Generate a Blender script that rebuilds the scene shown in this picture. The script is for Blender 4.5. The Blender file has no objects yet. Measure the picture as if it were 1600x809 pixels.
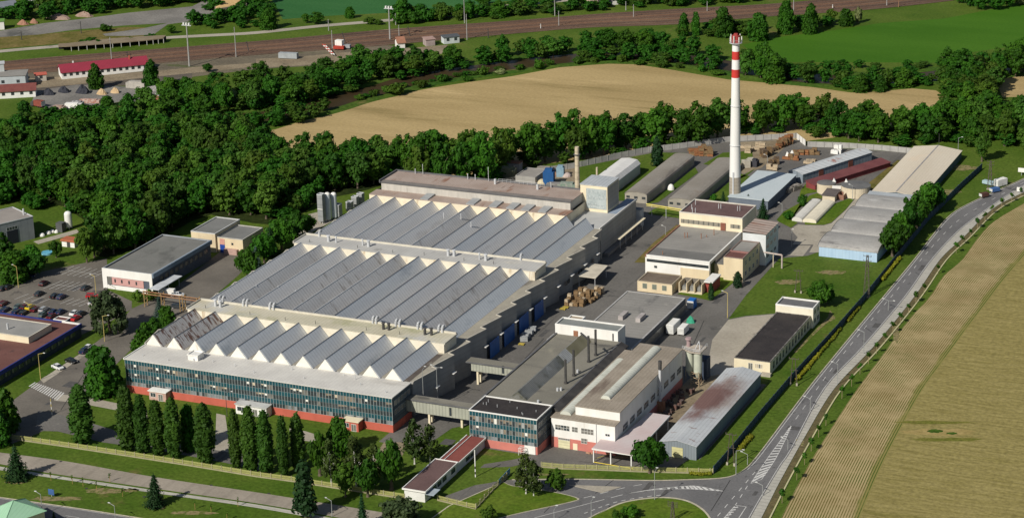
import bpy, bmesh, math, random
from mathutils import Vector, Matrix, noise
R = math.radians
sc = bpy.context.scene
COL = sc.collection
rnd = random.Random(7)

# ------------------------------------------------------------------ camera (surveyed from the photograph)
YAW, PITCH, ROLL, FPX, CY = R(-24.17), R(18.923), R(1.543), 3564.0, 404.0
CAM = Vector((270.15, -518.41, 250.0))
def _axes():
    cy, sy = math.cos(YAW), math.sin(YAW)
    f = Vector((sy*math.cos(PITCH), cy*math.cos(PITCH), -math.sin(PITCH)))
    r = Vector((cy, -sy, 0)); d = f.cross(r)
    c, s = math.cos(ROLL), math.sin(ROLL)
    return c*r+s*d, -s*r+c*d, f
AX, AY, AZ = _axes()
def at(px, py, z=0.0):
    """ground point (height z) that the survey photo shows at px, py"""
    d = AX*((px-800)/FPX)+AY*((py-CY)/FPX)+AZ
    t = (z-CAM.z)/d.z
    return (CAM.x+d.x*t, CAM.y+d.y*t)
def height(bx, by, ty):
    """height of something standing at photo point bx,by whose top is at photo row ty"""
    x, y = at(bx, by)
    lo, hi = 0.0, 120.0
    for _ in range(40):
        m = (lo+hi)/2
        v = Vector((x, y, m))-CAM
        if AY.dot(v)/AZ.dot(v)*FPX+CY > ty: lo = m
        else: hi = m
    return lo
def zp(ox, oy, pts, w=220.0):
    s = w/1600.0
    return [(ox+x*s, oy+y*s) for x, y in pts]

cam = bpy.data.objects.new('camera', bpy.data.cameras.new('camera')); COL.objects.link(cam)
cam.matrix_world = Matrix(((AX.x, -AY.x, -AZ.x, CAM.x), (AX.y, -AY.y, -AZ.y, CAM.y), (AX.z, -AY.z, -AZ.z, CAM.z), (0, 0, 0, 1)))
cam.data.sensor_width = 36.0
cam.data.lens = FPX/1600*36.0
cam.data.clip_start, cam.data.clip_end = 1.0, 20000.0
sc.camera = cam

# ------------------------------------------------------------------ materials
MATS = {}
def S(r, g, b):
    def f(c):
        c /= 255.0
        return c/12.92 if c <= .04045 else ((c+.055)/1.055)**2.4
    return (f(r), f(g), f(b))
def M(name, c1, c2=None, scale=.25, stretch=(1, 1, 1), rough=.85, detail=5, stain=None, metal=0.0, spec=.3, coord='pos', fine=None, lines=None, bump=None):
    """procedural surface: two tones by noise, optional stain (colour, scale, lo, hi, stretch), fine grain (amount, scale), lines (axis, period, dark)"""
    if name in MATS: return MATS[name]
    m = bpy.data.materials.new(name); m.use_nodes = True
    nt = m.node_tree; N = nt.nodes; L = nt.links
    b = N['Principled BSDF']
    b.inputs['Roughness'].default_value = rough
    b.inputs['Metallic'].default_value = metal
    b.inputs['Specular IOR Level'].default_value = spec
    if c2 is None: c2 = tuple(c*.78 for c in c1)
    if coord == 'pos': src = N.new('ShaderNodeNewGeometry').outputs['Position']
    else: src = N.new('ShaderNodeTexCoord').outputs['Object']
    def vec(st):
        if tuple(st) == (1, 1, 1): return src
        v = N.new('ShaderNodeVectorMath'); v.operation = 'MULTIPLY'; v.inputs[1].default_value = st
        L.new(src, v.inputs[0]); return v.outputs[0]
    def noise_(sca, st, det=5, rgh=.6):
        n = N.new('ShaderNodeTexNoise'); n.inputs['Scale'].default_value = sca; n.inputs['Detail'].default_value = det; n.inputs['Roughness'].default_value = rgh
        L.new(vec(st), n.inputs['Vector']); return n.outputs['Fac']
    def remap(s, lo, hi):
        r = N.new('ShaderNodeMapRange'); r.inputs[1].default_value = lo; r.inputs[2].default_value = hi; r.interpolation_type = 'SMOOTHSTEP'
        L.new(s, r.inputs[0]); return r.outputs[0]
    def mix(f, a, c, mode='MIX'):
        x = N.new('ShaderNodeMix'); x.data_type = 'RGBA'; x.blend_type = mode
        if hasattr(f, 'node'): L.new(f, x.inputs[0])
        else: x.inputs[0].default_value = f
        for i, s in ((6, a), (7, c)):
            if hasattr(s, 'node'): L.new(s, x.inputs[i])
            else: x.inputs[i].default_value = (*s, 1)
        return x.outputs[2]
    col = mix(remap(noise_(scale, stretch, detail), .3, .7), c1, c2)
    if stain:
        stains = stain if isinstance(stain, list) else [stain]
        for s5 in stains:
            sc_, ssc, lo, hi, sst = s5[:5]; fac = noise_(ssc, sst, 6, .65)
            if len(s5) > 5:                          # the stain only grows round a place: centre, radii
                (zx, zy), (rx, ry) = s5[5]
                a1 = N.new('ShaderNodeVectorMath'); a1.operation = 'SUBTRACT'; a1.inputs[1].default_value = (zx, zy, 0); L.new(src, a1.inputs[0])
                a2 = N.new('ShaderNodeVectorMath'); a2.operation = 'MULTIPLY'; a2.inputs[1].default_value = (1/rx, 1/ry, 0); L.new(a1.outputs[0], a2.inputs[0])
                a3 = N.new('ShaderNodeVectorMath'); a3.operation = 'LENGTH'; L.new(a2.outputs[0], a3.inputs[0])
                a4 = N.new('ShaderNodeMath'); a4.operation = 'MULTIPLY_ADD'; a4.inputs[1].default_value = -.45; L.new(a3.outputs['Value'], a4.inputs[0]); L.new(fac, a4.inputs[2]); fac = a4.outputs[0]
            col = mix(remap(fac, lo, hi), col, sc_)
    if lines:
        ax, per, dark = lines[:3]; sharp = lines[3] if len(lines) > 3 else .9
        sp = N.new('ShaderNodeSeparateXYZ'); L.new(src, sp.inputs[0])
        ml = N.new('ShaderNodeMath'); ml.operation = 'MULTIPLY'; ml.inputs[1].default_value = 2*math.pi/per; L.new(sp.outputs[ax], ml.inputs[0])
        sn = N.new('ShaderNodeMath'); sn.operation = 'SINE'; L.new(ml.outputs[0], sn.inputs[0])
        col = mix(remap(sn.outputs[0], sharp-.4, 1.0), col, mix(1.0, col, (dark, dark, dark), 'MULTIPLY'))
    if fine:
        amt, fsc = fine
        f = remap(noise_(fsc, (1, 1, 1), 3, .7), .25, .75)
        lo = 1-amt; hi = 1+amt
        g = mix(f, (lo, lo, lo), (hi, hi, hi))
        col = mix(1.0, col, g, 'MULTIPLY')
    L.new(col, b.inputs['Base Color'])
    if bump:
        bn = N.new('ShaderNodeBump'); bn.inputs['Strength'].default_value = bump[0]; bn.inputs['Distance'].default_value = bump[2] if len(bump) > 2 else .1
        L.new(noise_(bump[1], (1, 1, 1), 4), bn.inputs['Height']); L.new(bn.outputs[0], b.inputs['Normal'])
    MATS[name] = m
    return m
def leaf_mat(name, dark, light, trans=.25, scale=.35):
    m = bpy.data.materials.new(name); m.use_nodes = True
    nt = m.node_tree; N = nt.nodes; L = nt.links; N.clear()
    out = N.new('ShaderNodeOutputMaterial')
    tc = N.new('ShaderNodeTexCoord'); oi = N.new('ShaderNodeObjectInfo')
    n = N.new('ShaderNodeTexNoise'); n.inputs['Scale'].default_value = scale; n.inputs['Detail'].default_value = 4; n.inputs['Roughness'].default_value = .7
    va = N.new('ShaderNodeVectorMath'); va.operation = 'ADD'; L.new(tc.outputs['Object'], va.inputs[0]); L.new(oi.outputs['Location'], va.inputs[1])
    L.new(va.outputs[0], n.inputs['Vector'])
    mr = N.new('ShaderNodeMapRange'); mr.inputs[1].default_value = .32; mr.inputs[2].default_value = .7; L.new(n.outputs['Fac'], mr.inputs[0])
    mx = N.new('ShaderNodeMix'); mx.data_type = 'RGBA'; mx.inputs[6].default_value = (*dark, 1); mx.inputs[7].default_value = (*light, 1); L.new(mr.outputs[0], mx.inputs[0])
    hs = N.new('ShaderNodeHueSaturation'); L.new(mx.outputs[2], hs.inputs['Color'])
    h = N.new('ShaderNodeMapRange'); h.inputs[3].default_value = .482; h.inputs[4].default_value = .508; L.new(oi.outputs['Random'], h.inputs[0]); L.new(h.outputs[0], hs.inputs['Hue'])
    wn = N.new('ShaderNodeTexWhiteNoise'); wn.noise_dimensions = '1D'; L.new(oi.outputs['Random'], wn.inputs['W'])
    v = N.new('ShaderNodeMapRange'); v.inputs[3].default_value = .72; v.inputs[4].default_value = 1.28; L.new(wn.outputs['Value'], v.inputs[0]); L.new(v.outputs[0], hs.inputs['Value'])
    d = N.new('ShaderNodeBsdfPrincipled'); d.inputs['Roughness'].default_value = .65; d.inputs['Specular IOR Level'].default_value = .18
    t = N.new('ShaderNodeBsdfTranslucent'); L.new(hs.outputs[0], d.inputs['Base Color']); L.new(hs.outputs[0], t.inputs['Color'])
    ms = N.new('ShaderNodeMixShader'); ms.inputs[0].default_value = trans; L.new(d.outputs[0], ms.inputs[1]); L.new(t.outputs[0], ms.inputs[2])
    L.new(ms.outputs[0], out.inputs['Surface'])
    MATS[name] = m
    return m

# ------------------------------------------------------------------ meshes and objects
ORG = {}
def origin(o): return ORG.get(o.name, Vector((0, 0, 0))) if o else Vector((0, 0, 0))
class MB:
    def __init__(s): s.v, s.f, s.m, s.uv = [], [], [], None
    def face(s, pts, m=0):
        i = len(s.v); s.v += [tuple(p) for p in pts]; s.f.append(tuple(range(i, i+len(pts)))); s.m.append(m)
    def box(s, x0, x1, y0, y1, z0, z1, m=0, top=None, bottom=True):
        i = len(s.v)
        s.v += [(x0, y0, z0), (x1, y0, z0), (x1, y1, z0), (x0, y1, z0), (x0, y0, z1), (x1, y0, z1), (x1, y1, z1), (x0, y1, z1)]
        fs = [(0, 1, 5, 4), (1, 2, 6, 5), (2, 3, 7, 6), (3, 0, 4, 7), (4, 5, 6, 7)]+([(3, 2, 1, 0)] if bottom else [])
        for k, f in enumerate(fs):
            s.f.append(tuple(i+a for a in f)); s.m.append(top if (top is not None and k == 4) else m)
        return s
    def walls(s, x0, x1, y0, y1, z0, z1, m=0):
        i = len(s.v)
        s.v += [(x0, y0, z0), (x1, y0, z0), (x1, y1, z0), (x0, y1, z0), (x0, y0, z1), (x1, y0, z1), (x1, y1, z1), (x0, y1, z1)]
        for f in [(0, 1, 5, 4), (1, 2, 6, 5), (2, 3, 7, 6), (3, 0, 4, 7)]:
            s.f.append(tuple(i+a for a in f)); s.m.append(m)
        return s
    def ring(s, x0, x1, y0, y1, w, z0, z1, m=0):
        """hollow rectangular rim of width w"""
        s.box(x0, x1, y0, y0+w, z0, z1, m); s.box(x0, x1, y1-w, y1, z0, z1, m)
        s.box(x0, x0+w, y0+w, y1-w, z0, z1, m); s.box(x1-w, x1, y0+w, y1-w, z0, z1, m); return s
    def prism(s, poly, z0, z1, m=0, top=None, cap=True):
        n = len(poly); i = len(s.v)
        a = sum(poly[k][0]*poly[(k+1) % n][1]-poly[(k+1) % n][0]*poly[k][1] for k in range(n))
        if a < 0: poly = poly[::-1]
        s.v += [(p[0], p[1], z0) for p in poly]+[(p[0], p[1], z1) for p in poly]
        for k in range(n):
            j = (k+1) % n
            s.f.append((i+k, i+j, i+n+j, i+n+k)); s.m.append(m)
        if cap:
            s.f.append(tuple(i+n+k for k in range(n))); s.m.append(m if top is None else top)
            s.f.append(tuple(i+k for k in reversed(range(n)))); s.m.append(m)
        return s
    def extrude_y(s, prof, y0, y1, m=0, caps=True, mc=None):
        """profile in x,z (closed, counter-clockwise seen from the front) pushed along y; m may be a list per edge"""
        n = len(prof); i = len(s.v)
        s.v += [(p[0], y0, p[1]) for p in prof]+[(p[0], y1, p[1]) for p in prof]
        for k in range(n):
            j = (k+1) % n
            s.f.append((i+k, i+n+k, i+n+j, i+j)[::-1]); s.m.append(m[k] if isinstance(m, (list, tuple)) else m)
        if caps:
            c = mc if mc is not None else (m if isinstance(m, int) else 0)
            s.f.append(tuple(i+k for k in range(n))); s.m.append(c)
            s.f.append(tuple(i+n+k for k in reversed(range(n)))); s.m.append(c)
        return s
    def extrude_x(s, prof, x0, x1, m=0, mc=None):
        n = len(prof); i = len(s.v)
        s.v += [(x0, p[0], p[1]) for p in prof]+[(x1, p[0], p[1]) for p in prof]
        for k in range(n):
            j = (k+1) % n
            s.f.append((i+k, i+n+k, i+n+j, i+j)); s.m.append(m[k] if isinstance(m, (list, tuple)) else m)
        c = mc if mc is not None else (m if isinstance(m, int) else 0)
        s.f.append(tuple(i+k for k in reversed(range(n)))); s.m.append(c)
        s.f.append(tuple(i+n+k for k in range(n))); s.m.append(c)
        return s
    def cyl(s, x, y, z0, z1, r0, r1=None, n=12, m=0, cap=True):
        r1 = r0 if r1 is None else r1; i = len(s.v)
        for z, r in ((z0, r0), (z1, r1)):
            s.v += [(x+r*math.cos(2*math.pi*k/n), y+r*math.sin(2*math.pi*k/n), z) for k in range(n)]
        for k in range(n):
            j = (k+1) % n; s.f.append((i+k, i+j, i+n+j, i+n+k)); s.m.append(m)
        if cap:
            s.f.append(tuple(i+n+k for k in range(n))); s.m.append(m)
            s.f.append(tuple(i+k for k in reversed(range(n)))); s.m.append(m)
        return s
    def tube(s, p, q, r, n=6, m=0, r1=None):
        p, q = Vector(p), Vector(q); d = (q-p)
        if d.length < 1e-6: return s
        d.normalize(); u = d.orthogonal().normalized(); w = d.cross(u); i = len(s.v); r1 = r if r1 is None else r1
        for c, rr in ((p, r), (q, r1)):
            s.v += [tuple(c+(u*math.cos(2*math.pi*k/n)+w*math.sin(2*math.pi*k/n))*rr) for k in range(n)]
        for k in range(n):
            j = (k+1) % n; s.f.append((i+k, i+j, i+n+j, i+n+k)); s.m.append(m)
        s.f.append(tuple(i+n+k for k in range(n))); s.m.append(m); s.f.append(tuple(i+k for k in reversed(range(n)))); s.m.append(m)
        return s
    def dome(s, x, y, z, r, h, n=14, k=5, m=0):
        i = len(s.v)
        for a in range(k):
            t = a/k*math.pi/2
            s.v += [(x+r*math.cos(t)*math.cos(2*math.pi*b/n), y+r*math.cos(t)*math.sin(2*math.pi*b/n), z+h*math.sin(t)) for b in range(n)]
        s.v.append((x, y, z+h))
        for a in range(k-1):
            for b in range(n):
                c = (b+1) % n; s.f.append((i+a*n+b, i+a*n+c, i+(a+1)*n+c, i+(a+1)*n+b)); s.m.append(m)
        for b in range(n):
            s.f.append((i+(k-1)*n+b, i+(k-1)*n+(b+1) % n, i+k*n)); s.m.append(m)
        return s
    def mesh(s, name, mats, off=Vector((0, 0, 0)), smooth=False):
        me = bpy.data.meshes.new(name)
        me.from_pydata([(x-off.x, y-off.y, z-off.z) for x, y, z in s.v], [], s.f)
        for m in (mats if isinstance(mats, (list, tuple)) else [mats]): me.materials.append(m)
        me.polygons.foreach_set('material_index', s.m)
        if smooth: me.polygons.foreach_set('use_smooth', [True]*len(s.f))
        me.update(); return me
    def build(s, name, mats, parent=None, smooth=False, loc=None):
        if parent is not None: off = origin(parent)
        else: off = Vector(loc) if loc is not None else Vector((0, 0, 0))
        o = bpy.data.objects.new(name, s.mesh(name, mats, off, smooth)); COL.objects.link(o)
        if parent is not None: o.parent = parent
        else: o.location = off
        ORG[o.name] = off
        return o
def tag(o, label, cat, group=None):
    o['label'] = label; o['category'] = cat
    if group: o['group'] = group
    return o
def thing(name, label, cat, loc=(0, 0, 0), group=None, rot=0.0):
    o = bpy.data.objects.new(name, None); COL.objects.link(o); o.location = loc; o.rotation_euler = (0, 0, rot)
    o.empty_display_size = .5
    ORG[o.name] = Vector(loc) if rot == 0 else Vector((0, 0, 0))
    return tag(o, label, cat, group)
def local(o): ORG[o.name] = Vector((0, 0, 0)); return o      # parts of this thing are written in its own space
def struct(o): o['kind'] = 'structure'; return o
def copy_tree(o, parent=None, cache=None):
    c = o.copy(); COL.objects.link(c); ORG[c.name] = origin(o)
    if parent is not None: c.parent = parent
    for ch in list(o.children): copy_tree(ch, c)
    return c
def inst(name, me, parent, loc, rot=0.0, scale=None):
    o = bpy.data.objects.new(name, me); COL.objects.link(o); o.parent = parent; o.location = Vector(loc)-origin(parent); o.rotation_euler = (0, 0, rot)
    if scale: o.scale = scale
    return o
def smooth_line(pts, k=6):
    if len(pts) < 3: return [tuple(p) for p in pts]
    P = [Vector((p[0], p[1])) for p in pts]; out = []
    for i in range(len(P)-1):
        p0 = P[i-1] if i else P[0]*2-P[1]; p1, p2 = P[i], P[i+1]; p3 = P[i+2] if i+2 < len(P) else P[-1]*2-P[-2]
        for j in range(k):
            t = j/k
            q = .5*((2*p1)+(-p0+p2)*t+(2*p0-5*p1+4*p2-p3)*t*t+(-p0+3*p1-3*p2+p3)*t**3)
            out.append((q.x, q.y))
    out.append((P[-1].x, P[-1].y)); return out
def gp(pxs, z=0.0): return [at(x, y, z) for x, y in pxs]
def sheet(name, poly, z, mat, k=0):
    """flat ground sheet from world points"""
    if k: poly = smooth_line(list(poly)+[poly[0]], k)[:-1]
    n = len(poly); a = sum(poly[i][0]*poly[(i+1) % n][1]-poly[(i+1) % n][0]*poly[i][1] for i in range(n))
    if a < 0: poly = poly[::-1]
    mb = MB(); mb.face([(p[0], p[1], z) for p in poly]); return struct(mb.build(name, mat))
def offset(line, d):
    out = []; n = len(line)
    for i in range(n):
        a = Vector(line[max(i-1, 0)]); b = Vector(line[min(i+1, n-1)]); t = (b-a)
        if t.length < 1e-9: t = Vector((1, 0))
        t.normalize(); out.append((line[i][0]-t.y*d, line[i][1]+t.x*d))
    return out
def band(name, l, r, z, mat, h=0.0, build=True, mb=None):
    """ribbon between two lines; h gives it a raised body"""
    mb = mb or MB()
    for i in range(len(l)-1):
        a, b, c, d = l[i], l[i+1], r[i+1], r[i]
        mb.face([(d[0], d[1], z+h), (c[0], c[1], z+h), (b[0], b[1], z+h), (a[0], a[1], z+h)])
        if h:
            mb.face([(a[0], a[1], z), (a[0], a[1], z+h), (b[0], b[1], z+h), (b[0], b[1], z)])
            mb.face([(d[0], d[1], z), (c[0], c[1], z), (c[0], c[1], z+h), (d[0], d[1], z+h)])
    return struct(mb.build(name, mat)) if build else mb
def dashes(line, on, off, w, z, mb, start=0.0):
    L = [0]
    for i in range(len(line)-1): L.append(L[-1]+math.dist(line[i], line[i+1]))
    def pt(s):
        for i in range(len(line)-1):
            if s <= L[i+1]:
                t = (s-L[i])/max(L[i+1]-L[i], 1e-9); a, b = line[i], line[i+1]
                return (a[0]+(b[0]-a[0])*t, a[1]+(b[1]-a[1])*t)
        return line[-1]
    s = start
    while s+on < L[-1]:
        a, b = pt(s), pt(s+on); t = (Vector(b)-Vector(a)).normalized()*(w/2); nx, ny = -t.y, t.x
        mb.face([(a[0]-nx, a[1]-ny, z), (b[0]-nx, b[1]-ny, z), (b[0]+nx, b[1]+ny, z), (a[0]+nx, a[1]+ny, z)][::1]); s += on+off
    return mb
# ------------------------------------------------------------------ daylight
SUN_AZ, SUN_EL = R(73.0), R(37.5)                   # shadows run towards SUN_AZ
w = bpy.data.worlds.new('World'); sc.world = w; w.use_nodes = True
bg = w.node_tree.nodes['Background']
sky = w.node_tree.nodes.new('ShaderNodeTexSky'); sky.sky_type = 'NISHITA'; sky.sun_disc = False
sdir = Vector((-math.cos(SUN_AZ)*math.cos(SUN_EL), -math.sin(SUN_AZ)*math.cos(SUN_EL), math.sin(SUN_EL)))
sky.sun_elevation = SUN_EL; sky.sun_rotation = math.atan2(sdir.x, sdir.y)
w.node_tree.links.new(sky.outputs[0], bg.inputs[0]); bg.inputs[1].default_value = 0.056
sl = bpy.data.lights.new('sun', 'SUN'); sl.energy = 4.5; sl.angle = R(.53); sl.color = (1.0, .95, .86)
so = bpy.data.objects.new('sun', sl); COL.objects.link(so); so.rotation_euler = (-sdir).to_track_quat('-Z', 'Y').to_euler(); so.location = (0, 0, 400)
sc.view_settings.view_transform = 'Standard'; sc.view_settings.look = 'None'; sc.view_settings.exposure = 0.0; sc.view_settings.gamma = 1.0
sc.cycles.use_denoising = True; sc.cycles.denoiser = 'OPENIMAGEDENOISE'; sc.cycles.denoising_input_passes = 'RGB_ALBEDO_NORMAL'
sc.cycles.max_bounces = 5; sc.cycles.diffuse_bounces = 2; sc.cycles.glossy_bounces = 2; sc.cycles.transmission_bounces = 2; sc.cycles.transparent_max_bounces = 4

# ------------------------------------------------------------------ ground colours
GRASS = M('grass', (.055, .105, .010), (.095, .140, .020), scale=.035, detail=8, stain=[((.155, .125, .045), .05, .60, .74, (1, 1, 1)), ((.035, .085, .006), .02, .56, .72, (1, 1, 1))], fine=(.30, .9), spec=.1)
LAWN = M('lawn', (.064, .122, .008), (.110, .155, .018), scale=.06, detail=8, stain=[((.17, .14, .05), .07, .58, .72, (1, 1, 1)), ((.04, .10, .005), .05, .58, .72, (1, 1, 1))], fine=(.28, .9), spec=.1)
WILD = M('wild_grass', (.032, .085, .010), (.070, .115, .016), scale=.05, detail=8, stain=((.14, .12, .04), .04, .58, .72, (1, 1, 1)), fine=(.4, .6), spec=.1)
DRYGR = M('dry_grass', (.10, .10, .02), (.20, .15, .055), scale=.08, detail=8, fine=(.3, .7), spec=.1)
FLOOR = M('woodland_soil', (.018, .030, .008), (.035, .045, .012), scale=.1, fine=(.4, .5), spec=.05)
ASPH = M('worn_asphalt', (.115, .108, .098), (.165, .155, .140), scale=.05, detail=8, stain=[((.07, .068, .065), .045, .60, .68, (1, 1, 1)), ((.21, .19, .16), .08, .62, .76, (1, 1, 1)), ((.06, .058, .055), .5, .68, .73, (1, .35, 1)), ((.085, .08, .075), .22, .56, .68, (1.4, .07, 1)), ((.22, .205, .18), .35, .66, .72, (1, 1, 1))], fine=(.16, 1.3))
ASPH2 = M('car_park_asphalt', (.125, .112, .095), (.185, .165, .138), scale=.06, detail=8, stain=[((.075, .07, .065), .06, .60, .68, (1, 1, 1)), ((.23, .20, .16), .09, .62, .74, (1, 1, 1))], fine=(.13, 1.3))
ROADM = M('road_asphalt', (.135, .132, .132), (.175, .17, .168), scale=.05, detail=8, stain=[((.085, .083, .083), .09, .60, .70, (1, .3, 1)), ((.10, .098, .096), .45, .60, .68, (1, .5, 1)), ((.20, .195, .19), .2, .62, .72, (1, 1, 1))], fine=(.13, 1.5))
CONC = M('pale_concrete', (.33, .295, .235), (.42, .38, .31), scale=.07, detail=7, stain=[((.19, .17, .14), .09, .60, .72, (1, 1, 1)), ((.12, .11, .1), .4, .70, .75, (1, 1, 1))], fine=(.12, 1.1))
STREET = M('concrete_street', (.27, .235, .19), (.35, .305, .25), scale=.06, detail=7, stain=((.17, .15, .12), .08, .6, .74, (1, 1, 1)), fine=(.10, 1.2), lines=(0, 6.0, .90, .97))
PATHM = M('footpath_slabs', (.40, .38, .33), (.47, .45, .39), scale=.12, fine=(.10, 1.4), lines=(1, 2.0, .8, .95))
KERB = M('kerb_stone', (.42, .38, .28), (.52, .47, .36), scale=.4, fine=(.15, 1.5))
PAINT = M('road_paint', (.66, .65, .62), (.52, .51, .48), scale=.7, stain=((.25, .24, .23), .9, .60, .72, (1, 1, 1)))
DIRT = M('bare_earth', (.20, .155, .10), (.29, .235, .155), scale=.08, detail=8, stain=((.12, .10, .07), .1, .6, .72, (1, 1, 1)), fine=(.25, .9))
GRAVEL = M('grey_gravel', (.16, .15, .135), (.25, .235, .21), scale=.05, detail=8, stain=((.10, .10, .09), .05, .58, .70, (1, .5, 1)), fine=(.2, 1.0))
BALLAST = M('railway_ballast', (.098, .060, .043), (.145, .095, .066), scale=.05, detail=8, stretch=(.35, 1, 1), stain=[((.27, .20, .12), .035, .60, .70, (.3, 1.6, 1)), ((.06, .038, .03), .04, .56, .68, (.25, 1.8, 1))], fine=(.2, .8))
WATER = M('river_water', (.040, .027, .013), (.060, .042, .022), scale=.05, rough=.35, spec=.10, bump=(.12, .5, .05))
FIELDB = M('ripe_field', (.36, .265, .120), (.45, .335, .160), scale=.03, detail=9, stretch=(.35, 1.6, 1), stain=[((.25, .19, .078), .028, .55, .72, (.3, 2.2, 1)), ((.56, .42, .21), .02, .58, .74, (.4, 1.8, 1))], fine=(.13, .8), spec=.1)
FIELDG = M('green_field', (.042, .122, .007), (.058, .148, .011), scale=.02, detail=7, stretch=(.4, 1.6, 1), fine=(.12, .8), stain=((.062, .15, .012), .018, .56, .72, (1, 1, 1)), spec=.1)
FIELDT = M('young_crop', (.030, .115, .032), (.05, .15, .045), scale=.02, detail=7, stretch=(.4, 1.4, 1), fine=(.14, .8), spec=.1)
CROP = M('olive_crop', (.215, .180, .058), (.31, .258, .10), scale=.9, detail=9, stretch=(.10, 1.0, 1), stain=[((.155, .14, .03), .05, .60, .80, (.2, 1.6, 1)), ((.33, .27, .115), .35, .60, .78, (.15, 1.3, 1))], fine=(.24, .8), spec=.1)
ROOF_STONE = None

big = MB(); big.face([(-7000, -4000, 0), (7000, -4000, 0), (7000, 9000, 0), (-7000, 9000, 0)]); struct(big.build('ground', GRASS))

# ------------------------------------------------------------------ fields, woodland floor, water
Y0 = .012
sheet('ripe_grain_field', gp([(380, 212), (430, 202), (530, 170.5), (607, 150), (675, 137), (740, 127), (800, 119), (875, 105), (950, 99.5), (995, 100.5), (1050, 109), (1137, 124), (1200, 129.5), (1270, 136), (1330, 144.5), (1375, 142.5), (1425, 138), (1462, 141), (1477, 150), (1455, 170), (1380, 200), (1300, 215), (1140, 235), (1000, 238), (800, 262), (640, 290), (480, 262)]), Y0, FIELDB)
sheet('grain_field_beyond', gp([(1556, 124), (1610, 116), (1700, 110), (1700, 160), (1610, 150), (1566, 152)]), Y0, FIELDB)
sheet('green_meadow', gp([(1160, 70), (1200, 60), (1312, 46), (1375, 36), (1475, 29), (1600, 5), (1760, -25), (1760, 60), (1600, 70), (1500, 84), (1480, 98), (1300, 97), (1222, 97), (1180, 86)]), Y0, FIELDG)
sheet('green_crop_field', gp([(400, -60), (425, 0), (442, 30), (525, 24), (612, 20), (750, 7), (900, -12), (900, -60)]), Y0, FIELDT)
river = smooth_line(gp([(-80, 232), (120, 208), (250, 196), (360, 186), (440, 178), (490, 168), (545, 151), (600, 138), (640, 126), (720, 112), (790, 102.5), (870, 93), (960, 87), (1060, 91), (1110, 98), (1165, 107), (1225, 117.5), (1270, 122), (1340, 125), (1437, 120), (1480, 116), (1600, 104), (1760, 84)]), 6)
band('river_water', offset(river, 7.5), offset(river, -7.5), .02, WATER)
bank = MB()
for sgn, wd in ((1, 3.2), (-1, 3.6)):
    a = offset(river, sgn*7.6); b_ = offset(river, sgn*(7.6+wd))
    for i in range(len(a)-1):
        bank.face([(a[i][0], a[i][1], .03), (a[i+1][0], a[i+1][1], .03), (b_[i+1][0], b_[i+1][1], .5), (b_[i][0], b_[i][1], .5)])
        c = offset(river, sgn*(7.6+wd+3))
        bank.face([(b_[i][0], b_[i][1], .5), (b_[i+1][0], b_[i+1][1], .5), (c[i+1][0], c[i+1][1], .03), (c[i][0], c[i][1], .03)])
struct(bank.build('river_bank', WILD))
WOOD_A = [(-60, 300), (0, 238), (60, 232), (100, 235), (160, 222), (260, 208), (345, 212), (410, 240), (470, 258), (540, 258), (600, 256), (636, 278), (618, 284), (560, 300), (500, 312), (478, 330), (440, 352), (395, 348), (330, 335), (300, 345), (225, 386), (165, 402), (150, 398), (146, 372), (134, 345), (100, 322), (50, 314), (40, 310), (-60, 322)]
sheet('woodland_floor', gp(WOOD_A), .016, FLOOR)

# crop strip with rows beside the road (rows follow the road)
lpx = [(1655, 283), (1600, 317), (1545, 352), (1504, 404), (1475, 430), (1452, 464), (1420, 499), (1375, 559), (1340, 606), (1310, 651), (1263, 726), (1220, 809), (1192, 870), (1165, 935)]
rpx = [(1760, 292), (1690, 322), (1638, 358), (1592, 409), (1566, 440), (1541, 473), (1508, 517), (1475, 562), (1443, 606), (1415, 655), (1376, 731), (1343, 809), (1318, 870), (1290, 935)]
ll = smooth_line(gp(lpx), 5); rl = smooth_line(gp(rpx), 5)
NROW = 27
row = bpy.data.materials.new('crop_rows'); row.use_nodes = True
nt = row.node_tree; b = nt.nodes['Principled BSDF']; b.inputs['Roughness'].default_value = .95; b.inputs['Specular IOR Level'].default_value = .1
uvn = nt.nodes.new('ShaderNodeUVMap'); uvn.uv_map = 'rows'
sp = nt.nodes.new('ShaderNodeSeparateXYZ'); nt.links.new(uvn.outputs[0], sp.inputs[0])
geo = nt.nodes.new('ShaderNodeNewGeometry')
def nz(s, det=5):
    n = nt.nodes.new('ShaderNodeTexNoise'); n.inputs['Scale'].default_value = s; n.inputs['Detail'].default_value = det; n.inputs['Roughness'].default_value = .65; nt.links.new(geo.outputs['Position'], n.inputs['Vector']); return n.outputs['Fac']
def mth(op, a, b2):
    n = nt.nodes.new('ShaderNodeMath'); n.operation = op
    for i, s in enumerate((a, b2)):
        if hasattr(s, 'node'): nt.links.new(s, n.inputs[i])
        elif s is not None: n.inputs[i].default_value = s
    return n.outputs[0]
def mrange(s, a, b2, c=0., d=1.):
    n = nt.nodes.new('ShaderNodeMapRange'); nt.links.new(s, n.inputs[0]); n.interpolation_type = 'SMOOTHSTEP'
    for i, v in zip((1, 2, 3, 4), (a, b2, c, d)): n.inputs[i].default_value = v
    return n.outputs[0]
def cmix(f, a, c):
    n = nt.nodes.new('ShaderNodeMix'); n.data_type = 'RGBA'; nt.links.new(f, n.inputs[0])
    for i, s in ((6, a), (7, c)):
        if hasattr(s, 'node'): nt.links.new(s, n.inputs[i])
        else: n.inputs[i].default_value = (*s, 1)
    return n.outputs[2]
wob = mth('MULTIPLY', mth('SUBTRACT', nz(.12), .5), .18)
sinr = mth('SINE', mth('MULTIPLY', mth('ADD', sp.outputs[0], wob), 2*math.pi), None)
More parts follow.
